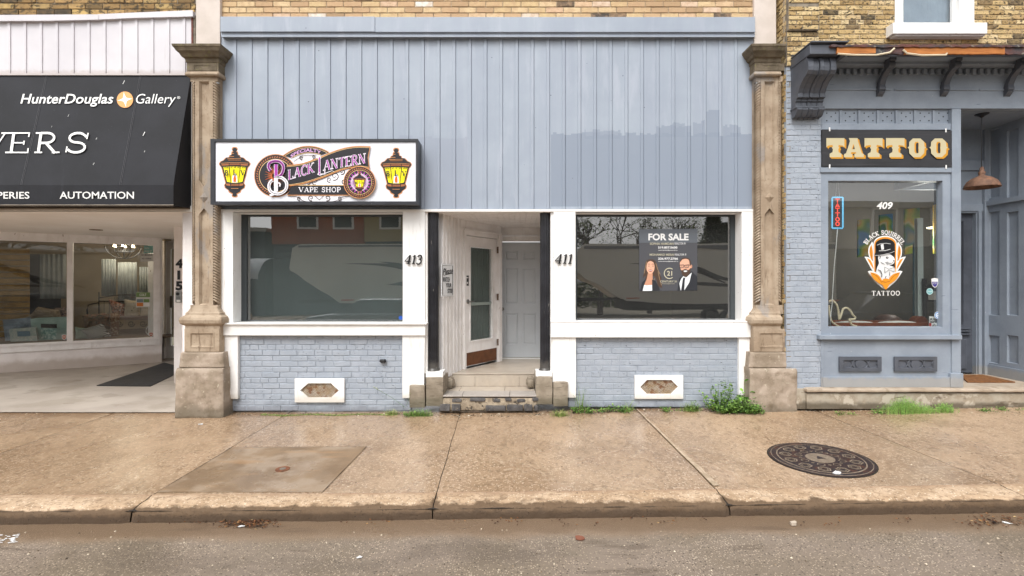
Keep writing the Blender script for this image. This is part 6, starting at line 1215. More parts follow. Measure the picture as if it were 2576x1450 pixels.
# decals on the tattoo shop glass
yg5 = Y0 + .072
def DC(x, y, e=0): return W(2066.1 + x / 3.486, 429.3 + y / 3.486, yg5 - e)
dl = thing('window_decal', 'white and orange top-hatted squirrel crest with acorn on the tattoo shop glass', 'decal', DC(563, 1000))
c = CV(DC, .0005)
def arcw(cx, cy, r, x0, x1):
    def f(px, py):
        a = (px - (x0 + x1) / 2) / r; rr = r + (0 - py); return (cx + rr * math.sin(a), cy - rr * math.cos(a))
    return f
c.serif('BLACK SQUIRREL', 370, -38, 735, 0, 0, K=.17, k=.09, warp=arcw(552, 735, 172, 370, 735)); c.serif('TATTOO', 442, 1056, 690, 1096, 0, K=.17, k=.08)
c.build('lettering', [m_trim], dl); c = CV(DC, .0005); c.text('409', 486, 276, 626, 340, 0, bold=.03, shear=.2); tag(c.build('house_number', [m_trim], None), 'white 409 numerals on the tattoo shop glass above the crest', 'house number'); c = CV(DC, .0005)
WHt, ORg, BKd = 0, 1, 2
def leaf(cx, pts, m): c.poly(pts, m)
def both(pts, m, cx=560):
    c.poly(pts, m); c.poly([(2 * cx - x, y) for x, y in pts][::-1], m)
both(smooth([(445, 625), (415, 680), (415, 740), (440, 800), (462, 870), (470, 800), (470, 700), (455, 640), (445, 625)]), WHt); both(smooth([(440, 650), (424, 690), (425, 740), (447, 795), (452, 720), (440, 650)]), ORg)
c.stroke(smooth([(436, 668), (436, 730), (452, 790)]), 3, BKd); c.stroke(smooth([(684, 668), (684, 730), (668, 790)]), 3, BKd); both(smooth([(378, 755), (420, 765), (455, 810), (470, 880), (450, 880), (415, 820), (378, 755)]), WHt); both(smooth([(400, 770), (430, 785), (452, 830), (458, 865), (425, 815), (400, 770)]), ORg)
c.poly([(458, 900)] + [(458, 640)] + arc(560, 640, 102, -68, 180, 0, 12)[::1] + [(662, 640), (662, 900)], WHt); c.poly([(464, 895), (464, 645)] + arc(560, 645, 96, -62, 180, 0, 12) + [(656, 645), (656, 895)], ORg); c.poly([(474, 895), (474, 650)] + arc(560, 650, 86, -52, 180, 0, 12) + [(646, 650), (646, 895)], BKd)
c.poly(smooth([(408, 885), (440, 880), (500, 905), (560, 960), (560, 1040), (500, 1000), (450, 950), (408, 885)]), WHt); c.poly(smooth([(712, 885), (680, 880), (620, 905), (560, 960), (560, 1040), (620, 1000), (670, 950), (712, 885)]), WHt)
# animal bust in a top hat, white with black line work
c.poly(smooth([(480, 890), (490, 850), (505, 815), (500, 780), (500, 745), (520, 735), (560, 735), (600, 735), (635, 760), (645, 790), (630, 820), (600, 832), (640, 850), (645, 890), (600, 930), (560, 955), (520, 930), (480, 890)]), WHt)
c.poly(smooth([(500, 740), (512, 730), (525, 745), (522, 775), (508, 790), (498, 770), (500, 740)]), WHt); c.stroke([(508, 745), (518, 755), (512, 778)], 6, BKd)
c.disc(578, 765, 11, BKd, ay=.8); c.disc(581, 762, 3.5, WHt); c.disc(636, 793, 7, BKd, ay=.8); c.stroke([(630, 802), (618, 815), (600, 812)], 3, BKd)
for i in range(7): c.stroke([(585 + i * 4, 800 + i * 3), (560 + i * 3, 806 + i * 4)], 1.6, BKd); c.stroke([(520 + i * 5, 800 + i * 3), (528 + i * 5, 815 + i * 2)], 2, BKd)
c.poly(smooth([(558, 850), (590, 868), (560, 892), (558, 850)]), WHt); c.stroke([(556, 846), (590, 866), (640, 850), (640, 890), (592, 872), (558, 896), (556, 846)], 3, BKd)
c.stroke([(495, 870), (520, 880), (532, 910), (530, 935)], 7, BKd); c.stroke([(600, 885), (600, 925)], 2.5, BKd); c.disc(600, 900, 4, BKd); c.disc(600, 915, 4, BKd)
c.poly(smooth([(468, 735), (480, 715), (520, 712), (600, 705), (640, 695), (645, 712), (600, 728), (520, 745), (475, 752), (468, 735)]), BKd); c.stroke(smooth([(470, 745), (520, 742), (600, 725), (643, 708)]), 3, WHt)
c.poly([(488, 655), (520, 642), (570, 638), (608, 645), (606, 705), (560, 715), (510, 715), (488, 655)][:-1], BKd); c.poly([(520, 650), (545, 645), (550, 692), (528, 696)], WHt); c.stroke([(488, 655), (520, 642), (570, 638), (608, 645)], 3, WHt); c.stroke([(505, 705), (560, 703), (606, 690)], 4, WHt)
c.poly(smooth([(428, 893), (480, 905), (520, 940), (540, 1000), (500, 985), (455, 945), (428, 893)]), ORg); c.poly(smooth([(692, 893), (640, 905), (600, 940), (584, 1000), (620, 985), (665, 945), (692, 893)]), ORg); c.stroke(smooth([(440, 900), (490, 930), (530, 985)]), 2.5, BKd); c.stroke(smooth([(680, 900), (630, 930), (592, 985)]), 2.5, BKd)
c.poly(smooth([(536, 975), (540, 1010), (566, 1043), (592, 1010), (598, 975), (536, 975)]), ORg); c.poly(smooth([(530, 968), (545, 952), (568, 948), (590, 952), (604, 968), (596, 980), (566, 984), (538, 980), (530, 968)]), ORg); c.stroke(smooth([(530, 970), (560, 980), (602, 972)]), 3, BKd); c.stroke([(566, 948), (562, 935), (572, 926)], 5, BKd)
c.build('print', [mat('decal_white', 'dcdcdc', rough=.5), mat('decal_orange', 'd98a1f', rough=.5), mat('decal_black', '19191b', rough=.4)], dl)
def sticker5(label, fn, mats): c = CV(DC, .0006); fn(c); tag(c.build('window_sticker', mats, None), label, 'sticker')
m_pur = mat('purple_print', '3c3480', rough=.5); m_teal2 = mat('teal_disc', '6aa3a6', rough=.5); m_blue2 = mat('mid_blue_print', '4a86c0', rough=.5); m_redp = mat('red_print', 'a8302a', rough=.5)
sticker5('white and purple shield shaped security sticker on the tattoo shop glass', lambda c: (c.poly([(965, 950), (995, 942), (1024, 950), (1024, 995), (1012, 1018), (997, 1028), (980, 1018), (968, 995)], 0), c.poly([(970, 975), (1020, 975), (1020, 995), (1010, 1014), (997, 1022), (983, 1014), (971, 995)], 1), c.text('SMART', 976, 980, 1015, 988, 0), c.text('SECURITY', 973, 990, 1018, 997, 0)), [mw, m_pur])
sticker5('round teal sticker low on the tattoo shop glass', lambda c: (c.disc(951, 1061, 29, 0), c.ring(951, 1061, 24, 26, 1), c.text('local', 936, 1052, 968, 1066, 1)), [m_teal2, mw])
sticker5('round white sticker with blue ring above the closed sign', lambda c: (c.disc(1023, 1270, 32, 0), c.ring(1023, 1270, 21, 29, 1), c.poly([(1012, 1258), (1036, 1260), (1033, 1282), (1012, 1281)], 1), c.poly([(1016, 1265), (1030, 1266), (1030, 1276), (1016, 1276)], 0)), [mw, m_blue2])
cl = thing('closed_sign', 'white and red closed sign hanging at the bottom of the tattoo shop window', 'sign', DC(993, 1370, -.03))
b = MB(); b.prism([DC(*p, -.02) for p in ((948, 1278), (1040, 1284), (1040, 1372), (946, 1372))], (0, .006, 0)); b.build('card', mw, cl)
c = CV(lambda x, y, e: DC(x, y, -.018 + e), .0006); c.poly([(946, 1338), (966, 1338), (966, 1372), (946, 1372)], 1); c.poly([(1014, 1340), (1040, 1340), (1040, 1372), (1014, 1372)], 1); c.text('CLOSED', 952, 1296, 1034, 1336, 0, bold=.05); c.text('WILL', 978, 1344, 1004, 1354, 0, bold=.03); c.text('RETURN', 972, 1358, 1010, 1370, 0, bold=.03); c.stroke([(972, 1280), (978, 1262), (984, 1281)], 2, 0); c.build('lettering', [m_num, m_redp], cl)
# coir mat
b = MB(); zz5 = zf5 + .004; b.prism([(X(2426, .5), .6, zz5), (X(2470, .5) + .1, .6, zz5), (X(2545, .1), .05, zz5), (X(2426, .1), .05, zz5)][::-1], (0, 0, .014)); th5('coir_mat', b, mat('brown_coir', '8a5c34', '6d4626', rough=1, ns=20, bump=.01, bs=120), 'brown coir doormat in the tattoo shop doorway', 'mat')
# TATTOO board
tb_ = thing('sign_board', 'black board with cream and gold tattoo lettering above the shop window', 'sign', W(2230, 421, Y0 - .02))
RZ = lambda x, y, e=0: W(1838 + x / 3.0017, y / 3.0017, Y0 - .022 - e)
b = MB(); b.prism([RZ(*p) for p in ((692, 980), (1668, 990), (1670, 1262), (694, 1258))], (0, .025, 0)); b.build('board', mat('charcoal_board', '262629', '303034', rough=.45, ns=2, layers=[dict(s=6, v=(.3, 1, 8), lo=.5, hi=.7, c='3d3c3f', fac=.6)]), tb_, bevel=.003)
c = CV(lambda x, y, e: RZ(x, y, e), .0004); k5 = [0]
def mkT(x, y, w_, h_, m): c.poly([(x, y), (x + w_, y), (x + w_, y + .5 * h_), (x + w_ * .93, y + .4 * h_), (x + w_ * .68, y + .36 * h_), (x + w_ * .66, y + .44 * h_), (x + w_ * .72, y + .5 * h_), (x + w_ * .66, y + .58 * h_), (x + w_ * .68, y + .74 * h_), (x + w_ * .84, y + .82 * h_), (x + w_ * .84, y + h_), (x + w_ * .18, y + h_), (x + w_ * .18, y + .82 * h_), (x + w_ * .34, y + .74 * h_), (x + w_ * .36, y + .58 * h_), (x + w_ * .3, y + .5 * h_), (x + w_ * .36, y + .44 * h_), (x + w_ * .34, y + .36 * h_), (x + w_ * .07, y + .4 * h_), (x, y + .5 * h_)], m)
def mkA(x, y, w_, h_, m, hole): 
    c.poly([(x + w_ * .24, y), (x + w_ * .68, y), (x + w_ * .7, y + .16 * h_), (x + w_ * .8, y + .5 * h_), (x + w_ * .9, y + .8 * h_), (x + w_, y + .84 * h_), (x + w_, y + h_), (x + w_ * .52, y + h_), (x + w_ * .52, y + .84 * h_), (x + w_ * .62, y + .8 * h_), (x + w_ * .59, y + .74 * h_), (x + w_ * .36, y + .74 * h_), (x + w_ * .34, y + .82 * h_), (x + w_ * .42, y + .85 * h_), (x + w_ * .42, y + h_), (x, y + h_), (x, y + .84 * h_), (x + w_ * .1, y + .8 * h_), (x + w_ * .2, y + .5 * h_), (x + w_ * .3, y + .16 * h_)], m)
    c.poly([(x + w_ * .47, y + .3 * h_), (x + w_ * .55, y + .58 * h_), (x + w_ * .4, y + .58 * h_)], hole)
def mkO(x, y, w_, h_, m, hole):
    c.poly([(x + w_ * .28, y + .02 * h_), (x + w_ * .72, y + .02 * h_), (x + w_ * .93, y + .2 * h_), (x + w_ * .95, y + .44 * h_), (x + w_ * 1.04, y + .5 * h_), (x + w_ * .95, y + .56 * h_), (x + w_ * .93, y + .8 * h_), (x + w_ * .7, y + h_), (x + w_ * .3, y + h_), (x + w_ * .07, y + .8 * h_), (x + w_ * .05, y + .56 * h_), (x - w_ * .04, y + .5 * h_), (x + w_ * .05, y + .44 * h_), (x + w_ * .07, y + .2 * h_)], m)
    c.poly([(x + w_ * .42, y + .2 * h_), (x + w_ * .58, y + .2 * h_), (x + w_ * .62, y + .3 * h_), (x + w_ * .62, y + .44 * h_), (x + w_ * .56, y + .5 * h_), (x + w_ * .62, y + .56 * h_), (x + w_ * .62, y + .7 * h_), (x + w_ * .57, y + .8 * h_), (x + w_ * .42, y + .8 * h_), (x + w_ * .37, y + .7 * h_), (x + w_ * .37, y + .3 * h_)], hole)
for ch_, x, w_ in (('T', 723, 136), ('A', 856, 150), ('T', 1011, 136), ('T', 1173, 140), ('O', 1340, 130), ('O', 1505, 130)):
    for i, (dx, dy, m_) in enumerate(((14, 12, 1), (9, 8, 1), (4, 4, 1), (0, 0, 0))):
        y = 1044; h_ = 144; hl = 2 if i == 0 else (1 if i < 3 else 1)
        if i == 3: hl = 1
        if ch_ == 'T': mkT(x + dx, y + dy, w_, h_, m_)
        elif ch_ == 'A': mkA(x + dx, y + dy, w_, h_, m_, 1 if i == 3 else m_); 
        else: mkO(x + dx, y + dy, w_, h_, m_, 1 if i == 3 else m_)
    if ch_ == 'A': c.poly([(x + w_ * .5, 1044 + .38 * h_), (x + w_ * .55, 1044 + .58 * h_), (x + w_ * .45, 1044 + .58 * h_)], 2)
    if ch_ == 'O': c.poly([(x + w_ * .5, 1044 + .24 * h_), (x + w_ * .6, 1044 + .26 * h_), (x + w_ * .6, 1044 + .78 * h_), (x + w_ * .5, 1044 + .8 * h_), (x + w_ * .46, 1044 + .68 * h_), (x + w_ * .46, 1044 + .34 * h_)], 2)
c.build('lettering', [mat('cream_gilt', 'beb391', rough=.5), mat('gold_shade', 'c88c1e', rough=.5), mat('charcoal_board_hole', '262629', rough=.45)], tb_)
b = MB()
for x, y in ((748, 968), (1626, 976), (748, 1248), (1628, 1252)): b.prism([RZ(x - 5, y - 5, .002), RZ(x + 5, y - 5, .002), RZ(x + 5, y + 24, .002), RZ(x - 5, y + 24, .002)], (0, .004, 0))
b.build('fixing_plate', m_trimv, tb_)
# pendant barn lamp
yp = .0; pxz = lambda px, py: W(px, py, yp); lp = thing('pendant_lamp', 'rusty barn style pendant lamp hanging in the tattoo shop doorway', 'lamp', pxz(2470, 300))
cx, cy, _ = pxz(2470, 300); sc = (D + yp) / F; m_rl = mat('rusty_lamp_metal', '7a5a47', '5f4639', rough=.75, ns=14, bump=.002, bs=60, layers=[dict(s=10, lo=.55, hi=.65, c='94644a', fac=.6)])
zq = lambda py: Z(py, yp)
b = MB(); b.lathe([(0, zc5), (15 * sc, zc5), (14 * sc, zc5 - .01), (6 * sc, zc5 - .03), (2 * sc, zc5 - .05)], cx, cy, 20); b.build('ceiling_rose', m_num, lp)
b = MB(); b.tube([(cx, cy, zc5 - .03), (cx - .005, cy, zq(424))], .006, 6); b.build('cord', m_num, lp)
b = MB(); b.lathe([(1.5 * sc, zq(420)), (4.5 * sc, zq(424)), (4.5 * sc, zq(432)), (7 * sc, zq(433)), (7 * sc, zq(438)), (6 * sc, zq(442)), (12 * sc, zq(445)), (21 * sc, zq(449)), (29 * sc, zq(456)), (34.5 * sc, zq(465)), (36.5 * sc, zq(471)), (36.5 * sc, zq(473)), (33 * sc, zq(470)), (24 * sc, zq(460)), (12 * sc, zq(452)), (0, zq(450))], cx, cy, 40); b.build('shade', m_rl, lp, smooth=True)
# FOR SALE poster in the 411 window
PZ = lambda x, y, e=0: W(1596.6 + x / 8.007, 563.5 + y / 8.007, .19 - e)
po = thing('poster', 'grey for sale poster with two portraits fixed inside the right-hand window', 'poster', PZ(680, 1350))
b = MB(); b.prism([PZ(*p) for p in ((88, 110), (1262, 100), (1262, 1345), (92, 1358))], (0, .002, 0)); b.build('sheet', mat('poster_charcoal', '4a4b50', rough=.35), po)
b = MB(); b.prism([PZ(*p, .0005) for p in ((88, 110), (1262, 100), (1262, 380), (90, 380))], (0, -.001, 0)); o = b.build('upper_sheet', mat('poster_slate', '5c6168', rough=.35), po)
c = CV(lambda x, y, e: PZ(x, y, .003 + e), .0005)
c.text('FOR SALE', 275, 195, 1085, 335, 0, bold=.035); c.text('SOPHIA HAMDAN', 305, 378, 785, 424, 1, bold=.012); c.text('REALTOR ®', 805, 374, 1025, 418, 0); c.text('519.857.5600', 472, 455, 860, 500, 0, bold=.03); c.text('sophia.hamdan@century21.ca', 474, 520, 862, 546, 0, bold=.01)
c.text('MOHAMAD MERAI', 302, 600, 792, 644, 1, bold=.012); c.text('REALTOR ®', 812, 598, 1040, 640, 0); c.text('226.977.2766', 472, 680, 872, 724, 0, bold=.03); c.text('mohamad.merai@century21.ca', 474, 745, 874, 770, 0, bold=.01)
c.ring(700, 998, 95, 112, 1, a0=52, a1=308); c.text('21', 652, 950, 755, 1045, 1, bold=.02); c.text('CENTURY 21', 515, 1142, 848, 1180, 1, bold=.01); c.text('First Canadian Corp.', 556, 1195, 808, 1220, 1)
c.build('lettering', [mat('poster_white', 'e0e0e0', rough=.4), mat('poster_cream', 'bdb8a2', rough=.4)], po)
PM = [mat('skin_print', 'd9a68c', rough=.5), mat('hair_print', '4a382e', rough=.5), mat('blouse_print', 'dfe4e8', rough=.5), mat('suit_print', '26282e', rough=.5), mat('tan_hair_print', '8f7558', rough=.5), mat('lip_print', 'a8615a', rough=.5), mat('skin_shade_print', 'c08c72', rough=.5)]
c = CV(lambda x, y, e: PZ(x, y, .003 + e), .0005)
c.poly(smooth([(330, 715), (260, 725), (215, 800), (205, 900), (180, 1010), (165, 1090), (220, 1040), (215, 1130), (260, 1100), (300, 1050), (400, 1060), (440, 1140), (480, 1260), (555, 1280), (520, 1180), (540, 1090), (480, 980), (455, 860), (430, 770), (380, 722), (330, 715)]), 1)
for p_ in ([(240, 760), (215, 880), (190, 1000)], [(425, 790), (465, 920), (515, 1020)], [(470, 960), (500, 1100), (540, 1240)], [(400, 1100), (370, 1200), (400, 1260)]): c.stroke(smooth(p_), 12, 4)
c.poly([(268, 990), (360, 990), (362, 1110), (400, 1235), (190, 1235), (240, 1120)], 6); c.poly([(190, 1232), (240, 1240), (350, 1230), (352, 1350), (160, 1352)], 2); c.poly([(350, 1120), (420, 1150), (500, 1300), (510, 1352), (352, 1352)], 3); c.poly([(225, 1110), (190, 1235), (160, 1352), (110, 1352), (150, 1180)], 3)
c.poly(smooth([(322, 748), (265, 775), (240, 850), (243, 930), (275, 990), (318, 1008), (360, 985), (392, 930), (400, 850), (378, 780), (322, 748)]), 0); c.poly(smooth([(278, 925), (318, 920), (358, 935), (345, 962), (315, 968), (285, 955), (278, 925)]), 5); c.stroke([(286, 937), (350, 942)], 7, 2)
for x_ in (288, 368): c.disc(x_, 852, 15, 1, ay=.45); c.stroke([(x_ - 26, 820), (x_, 806), (x_ + 22, 818)], 8, 1)
c.stroke([(330, 860), (322, 900), (334, 906)], 4, 6)
c.build('portrait_print', PM, po); c = CV(lambda x, y, e: PZ(x, y, .003 + e), .0005)
c.poly([(985, 1040), (1145, 955), (1200, 1010), (1262, 1060), (1262, 1345), (860, 1345), (900, 1100)], 3); c.poly([(985, 1050), (935, 1110), (900, 1200), (925, 1340), (1000, 1340), (1100, 1180), (1150, 980), (1040, 1080)], 2); c.poly([(975, 1085), (1020, 1085), (1010, 1150), (1000, 1340), (935, 1340), (960, 1180)], 3)
c.poly(smooth([(1010, 690), (950, 705), (918, 760), (910, 860), (935, 930), (960, 1000), (1010, 1050), (1070, 1030), (1110, 960), (1135, 880), (1130, 790), (1095, 715), (1010, 690)]), 0); c.poly(smooth([(935, 930), (960, 935), (1020, 910), (1080, 930), (1130, 890), (1115, 970), (1070, 1050), (1010, 1070), (960, 1020), (935, 930)]), 1); c.poly(smooth([(985, 948), (1020, 940), (1058, 946), (1050, 962), (1012, 970), (990, 962), (985, 948)]), 2)
c.poly(smooth([(1010, 680), (950, 695), (915, 750), (930, 760), (960, 720), (1030, 705), (1090, 730), (1110, 820), (1130, 830), (1128, 750), (1085, 695), (1010, 680)]), 1); c.disc(1143, 860, 16, 6, ay=2.2)
for x_ in (948, 1050): c.stroke([(x_ - 42, 832), (x_ + 40, 826), (x_ + 38, 872), (x_ - 20, 890), (x_ - 40, 870), (x_ - 42, 832)], 10, 3); c.disc(x_, 852, 11, 1, ay=.5)
c.stroke([(985, 845), (1010, 843)], 9, 3); c.stroke([(1090, 828), (1130, 838)], 8, 3); c.stroke([(1000, 860), (990, 905), (1015, 908)], 4, 6)
c.build('portrait_print', PM, po)
# ================================================================ PAVEMENT THINGS
m_iron2 = mat('rusty_cast_iron', '3a2926', '30272a', rough=.4, rough2=.65, metal=.3, ns=5, bump=.001, bs=80, layers=[dict(s=9, lo=.55, hi=.65, c='5e3a2a', fac=.6)]); m_dirt = mat('pale_dirt_in_grooves', '7d6f60', '6c5f52', rough=.9, ns=20)
c0 = G(2063, 1155); mh = thing('manhole_cover', 'round rusty cast iron manhole cover with hexagon pattern in the pavement', 'manhole cover', c0); RM = .465
b = MB(); ground_disc(b, c0[0], c0[1], RM + .014, .0032, r1=RM - .01, h=.004); b.build('dirt_gap', m_gravel, mh); b = MB(); ground_disc(b, c0[0], c0[1], RM, .008, h=.01); b.build('ring_frame', m_iron2, mh)
b = MB(); ground_disc(b, c0[0], c0[1], RM * .955, .0105, r1=RM * .94, m=0); ground_disc(b, c0[0], c0[1], RM * .845, .0105, r1=RM * .82, m=0); ground_disc(b, c0[0], c0[1], RM * .28, .011, m=0)
yaw = .1
def hexo(q, r, k, a0, z, m=0):
    for i in range(6):
        a, e = a0 + i * math.pi / 3, a0 + (i + 1) * math.pi / 3; p = []
        for rr, t in ((r, a), (r, e), (r * k, e), (r * k, a)): x, y = q[0] + rr * math.cos(t), q[1] + rr * math.sin(t); p.append((x, y, swz(x, y) + z))
        b.add(p, [(0, 1, 2, 3)], m)
for n_, rr, hr in ((12, .66, .08), (12, .66, .135), (8, .41, .085)):
    for i in range(n_):
        a = 2 * math.pi * i / n_ + yaw + (.2 if n_ == 8 else 0); q = (c0[0] + RM * rr * math.cos(a), c0[1] + RM * rr * math.sin(a)); hexo(q, RM * hr, .76, a, .0105 + .0004 * (hr > .1))
    if n_ == 8:
        for i in range(8): a = 2 * math.pi * i / 8 + yaw + .6; q = (c0[0] + RM * .4 * math.cos(a), c0[1] + RM * .4 * math.sin(a)); hexo(q, RM * .035, .4, a, .0105)
b.build('pattern', m_dirt, mh)
b = MB(); q = [(c0[0] + RM * .11 * math.cos(R(90 + 120 * i)), c0[1] + RM * .11 * math.sin(R(90 + 120 * i))) for i in range(3)]; b.add([(x, y, swz(x, y) + .0135) for x, y in q], [(0, 1, 2)]); b.build('arrow_mark', m_iron2, mh)
c1 = G(711, 1182); b = MB(); ground_disc(b, c1[0], c1[1], .066, .009, h=.006); ground_disc(b, c1[0], c1[1], .03, .012, m=1); tag(b.build('valve_cap', [mat('orange_rust', '7a4a30', '5c3a28', rough=.8, ns=30), mat('dull_cap', '6f675e', rough=.7)], None), 'small round rusty valve cap set in the grey concrete patch', 'valve cap')
def flat_bit(name, px, py, wd, dp, ang, m, label, cat, fn=swz, h=.004, rag=.2):
    q = G(px, py, fn); rg_ = random.Random(int(px)); pts = []
    for i in range(9):
        a = 2 * math.pi * i / 9; r_ = 1 + rg_.uniform(-rag, rag); x, y = wd / 2 * r_ * math.cos(a), dp / 2 * r_ * math.sin(a); x, y = x * math.cos(ang) - y * math.sin(ang), x * math.sin(ang) + y * math.cos(ang); pts.append((q[0] + x, q[1] + y, fn(q[0] + x, q[1] + y) + .003 + .006 * rg_.random()))
    b = MB(); b.prism(pts, (0, 0, h)); return tag(b.build(name, m, None), label, cat)
m_litter = mat('white_litter', 'd4d4d4', rough=.7); m_pale = mat('pale_stone_chip', 'b5a898', rough=.8)
flat_bit('paper_scrap', 505, 1069, .06, .035, .1, m_litter, 'small white paper scrap on the pavement in front of the left pilaster', 'litter', rag=.08)
flat_bit('paper_scrap', 2106, 1193, .075, .05, .2, m_litter, 'crumpled white scrap on the front edge of the manhole cover', 'litter', h=.012)
flat_bit('paper_scrap', 904, 1405, .04, .022, .3, m_litter, 'small white scrap on the asphalt left of centre', 'litter', rdz)
flat_bit('paper_scrap', 2534, 1318, .06, .02, -.5, m_litter, 'white cigarette-like scrap in the gutter at the far right', 'litter', rdz)
flat_bit('paper_scrap', 607, 1327, .05, .02, .3, m_litter, 'white scrap among the dead leaves in the gutter', 'litter', rdz)
flat_bit('stone_chip', 1996, 1322, .055, .04, .3, m_pale, 'pale stone chip lying in the gutter below the manhole', 'stone', rdz, h=.022)
flat_bit('brick_fragment', 1459, 1356, .075, .08, .3, mat('brick_red', '7d4e3c', rough=.85), 'flattened red brick fragment on the road near the gutter', 'brick', rdz)
for k, (px, py, s) in enumerate(((1023, 1359, .2), (1400, 1359, .26), (1880, 1357, .19))):
    pass
# pale worn road marking at the far left
b = MB(); rg = random.Random(8)
for i in range(34):
    q = G(rg.uniform(-30, 45), rg.uniform(1345, 1368), rdz); s = rg.uniform(.004, .014); b.add([(q[0] + s * 1.6 * math.cos(a) * rg.uniform(.6, 1.2), q[1] + s * .7 * math.sin(a) * rg.uniform(.6, 1.2), rdz(q[0], q[1]) + .004) for a in [R(60 * j) for j in range(6)]], [list(range(6))])
tag(b.build('road_paint', m_litter, None), kind='structure')
# dead leaves and twigs in the gutter
b = MB(); rg = random.Random(12)
def debris(n, cx, cy, sx_, sy_, b, fn=rdz, s0=.008, s1=.022):
    for i in range(n):
        q = G(rg.gauss(cx, sx_), min(max(rg.gauss(cy, sy_), cy - 2.2 * sy_), cy + 2.5 * sy_), fn); s = rg.uniform(s0, s1); a = rg.uniform(0, 6.28); z = fn(q[0], q[1]) + rg.uniform(.003, .018); e = rg.uniform(.15, .6)
        p = [(q[0] + s * math.cos(a), q[1] + s * math.sin(a), z), (q[0] + s * e * math.cos(a + 1.57), q[1] + s * e * math.sin(a + 1.57), z + .004), (q[0] - s * math.cos(a), q[1] - s * math.sin(a), z + rg.uniform(-.002, .008)), (q[0] - s * e * math.cos(a + 1.57), q[1] - s * e * math.sin(a + 1.57), z - .001)]
        b.add(p, [(0, 1, 2, 3)], 0, rg.random())
debris(480, 622, 1317, 34, 7, b, s0=.005, s1=.016); debris(120, 560, 1312, 80, 5, b, s1=.014)
for i in range(30): debris(rg.randint(3, 9), rg.uniform(0, 2576), rg.uniform(1306, 1322), 14, 3, b, s1=.013)
debris(110, 2500, 1316, 45, 9, b, s1=.02)
tag(b.build('leaf_litter', mat('dead_leaves', '5a3a26', attr=True, ramp=[(0, '241a14'), (.4, '4a2f20'), (.75, '6d4529'), (.95, '8f6b42'), (1, 'b39a70')], rough=.9)), 'dead brown leaves and twigs scattered along the gutter', 'leaf litter', kind='stuff')
b = MB()
for i in range(420):
    px = rg.uniform(0, 2576); py = rg.choice((rg.uniform(1032, 1044), rg.uniform(1040, 1250))) if i % 3 else rg.uniform(1330, 1450); fn = swz if py < 1260 else rdz
    q = G(px, py, fn); s = rg.uniform(.003, .008); z = fn(q[0], q[1]); b.add([(q[0] - s, q[1] - s * .7, z), (q[0] + s, q[1] - s, z), (q[0] + s * .8, q[1] + s, z), (q[0] - s, q[1] + s * .9, z), (q[0], q[1], z + s)], [(0, 1, 4), (1, 2, 4), (2, 3, 4), (3, 0, 4)], 0, rg.random())
tag(b.build('grit', mat('loose_grit', '8f8272', attr=True, ramp=[(0, '3d3329'), (.5, '7a6a58'), (1, 'c9bda8')], rough=.9)), 'loose grit and tiny pebbles on pavement and road', 'grit', kind='stuff')
b = MB(); rg = random.Random(77)
for i in range(900):
    px = rg.uniform(560, 2576); q0_ = G(px, 1036, swz); y = rg.uniform(-.16, -.01) - (.1 if px > 1990 else 0) - (.12 if 1100 < px < 1360 else 0); x = X(px); s = rg.uniform(.004, .016); z = swz(x, y) - .001
    b.add([(x - s, y - s * .7, z), (x + s, y - s, z), (x + s * .8, y + s, z), (x - s, y + s * .9, z), (x, y, z + s * .8)], [(0, 1, 4), (1, 2, 4), (2, 3, 4), (3, 0, 4)], 0, rg.random())
tag(b.build('wall_foot_rubble', mat('wall_foot_rubble', '6f6252', attr=True, ramp=[(0, '2f2822'), (.5, '6a5c4b'), (.9, '8f8270'), (1, 'bdb3a2')], rough=.95)), 'crumbs of soil and stone along the foot of the shop walls', 'rubble', kind='stuff')
# ================================================================ WEEDS
gm = lambda n, a, c_: mat(n, a, attr=True, ramp=[(0, a), (1, c_)], rough=.55, spec=.3)
m_g1 = gm('fresh_green_leaf', '2c5220', '86a850'); m_g2 = gm('bright_grass', '4f7030', '9aad5f'); m_g3 = gm('dry_grass', '8d9a50', 'c2bd80'); m_stem = mat('green_stem', '6b8a4a', rough=.6)
def blade(b, x, y, z, h, lean, ang, wd=.004, m=0, rg=random):
    dx, dy = math.cos(ang), math.sin(ang); px_, py_ = -dy * wd, dx * wd; c = rg.random(); pts = []
    for i in range(4):
        t = i / 3; r_ = lean * t * t * h; pts.append((x + dx * r_, y + dy * r_, z + h * (t - .25 * lean * t * t), wd * (1 - t * .9)))
    vs_ = []
    for (a, e, f, w_) in pts: vs_ += [(a - dy * w_, e + dx * w_, f), (a + dy * w_, e - dx * w_, f)]
    b.add(vs_, [(0, 1, 3, 2), (2, 3, 5, 4), (4, 5, 7, 6)], m, c)
def leafq(b, p, s, rg, m=0, asp=.5):
    a = rg.uniform(0, 6.28); e = rg.uniform(-.5, .9); dv = Vector((math.cos(a) * math.cos(e), math.sin(a) * math.cos(e), math.sin(e))); sd_ = dv.cross(Vector((rg.uniform(-.4, .4), rg.uniform(-.4, .4), 1))).normalized() * s * asp; c = rg.random(); p = Vector(p)
    up = Vector((0, 0, .12 * s)); b.add([p, p + dv * s * .35 + sd_ * .8, p + dv * s * .75 + sd_ * .6 + up, p + dv * s, p + dv * s * .75 - sd_ * .6 + up, p + dv * s * .35 - sd_ * .8], [(0, 1, 2, 3, 4, 5)], m, c)
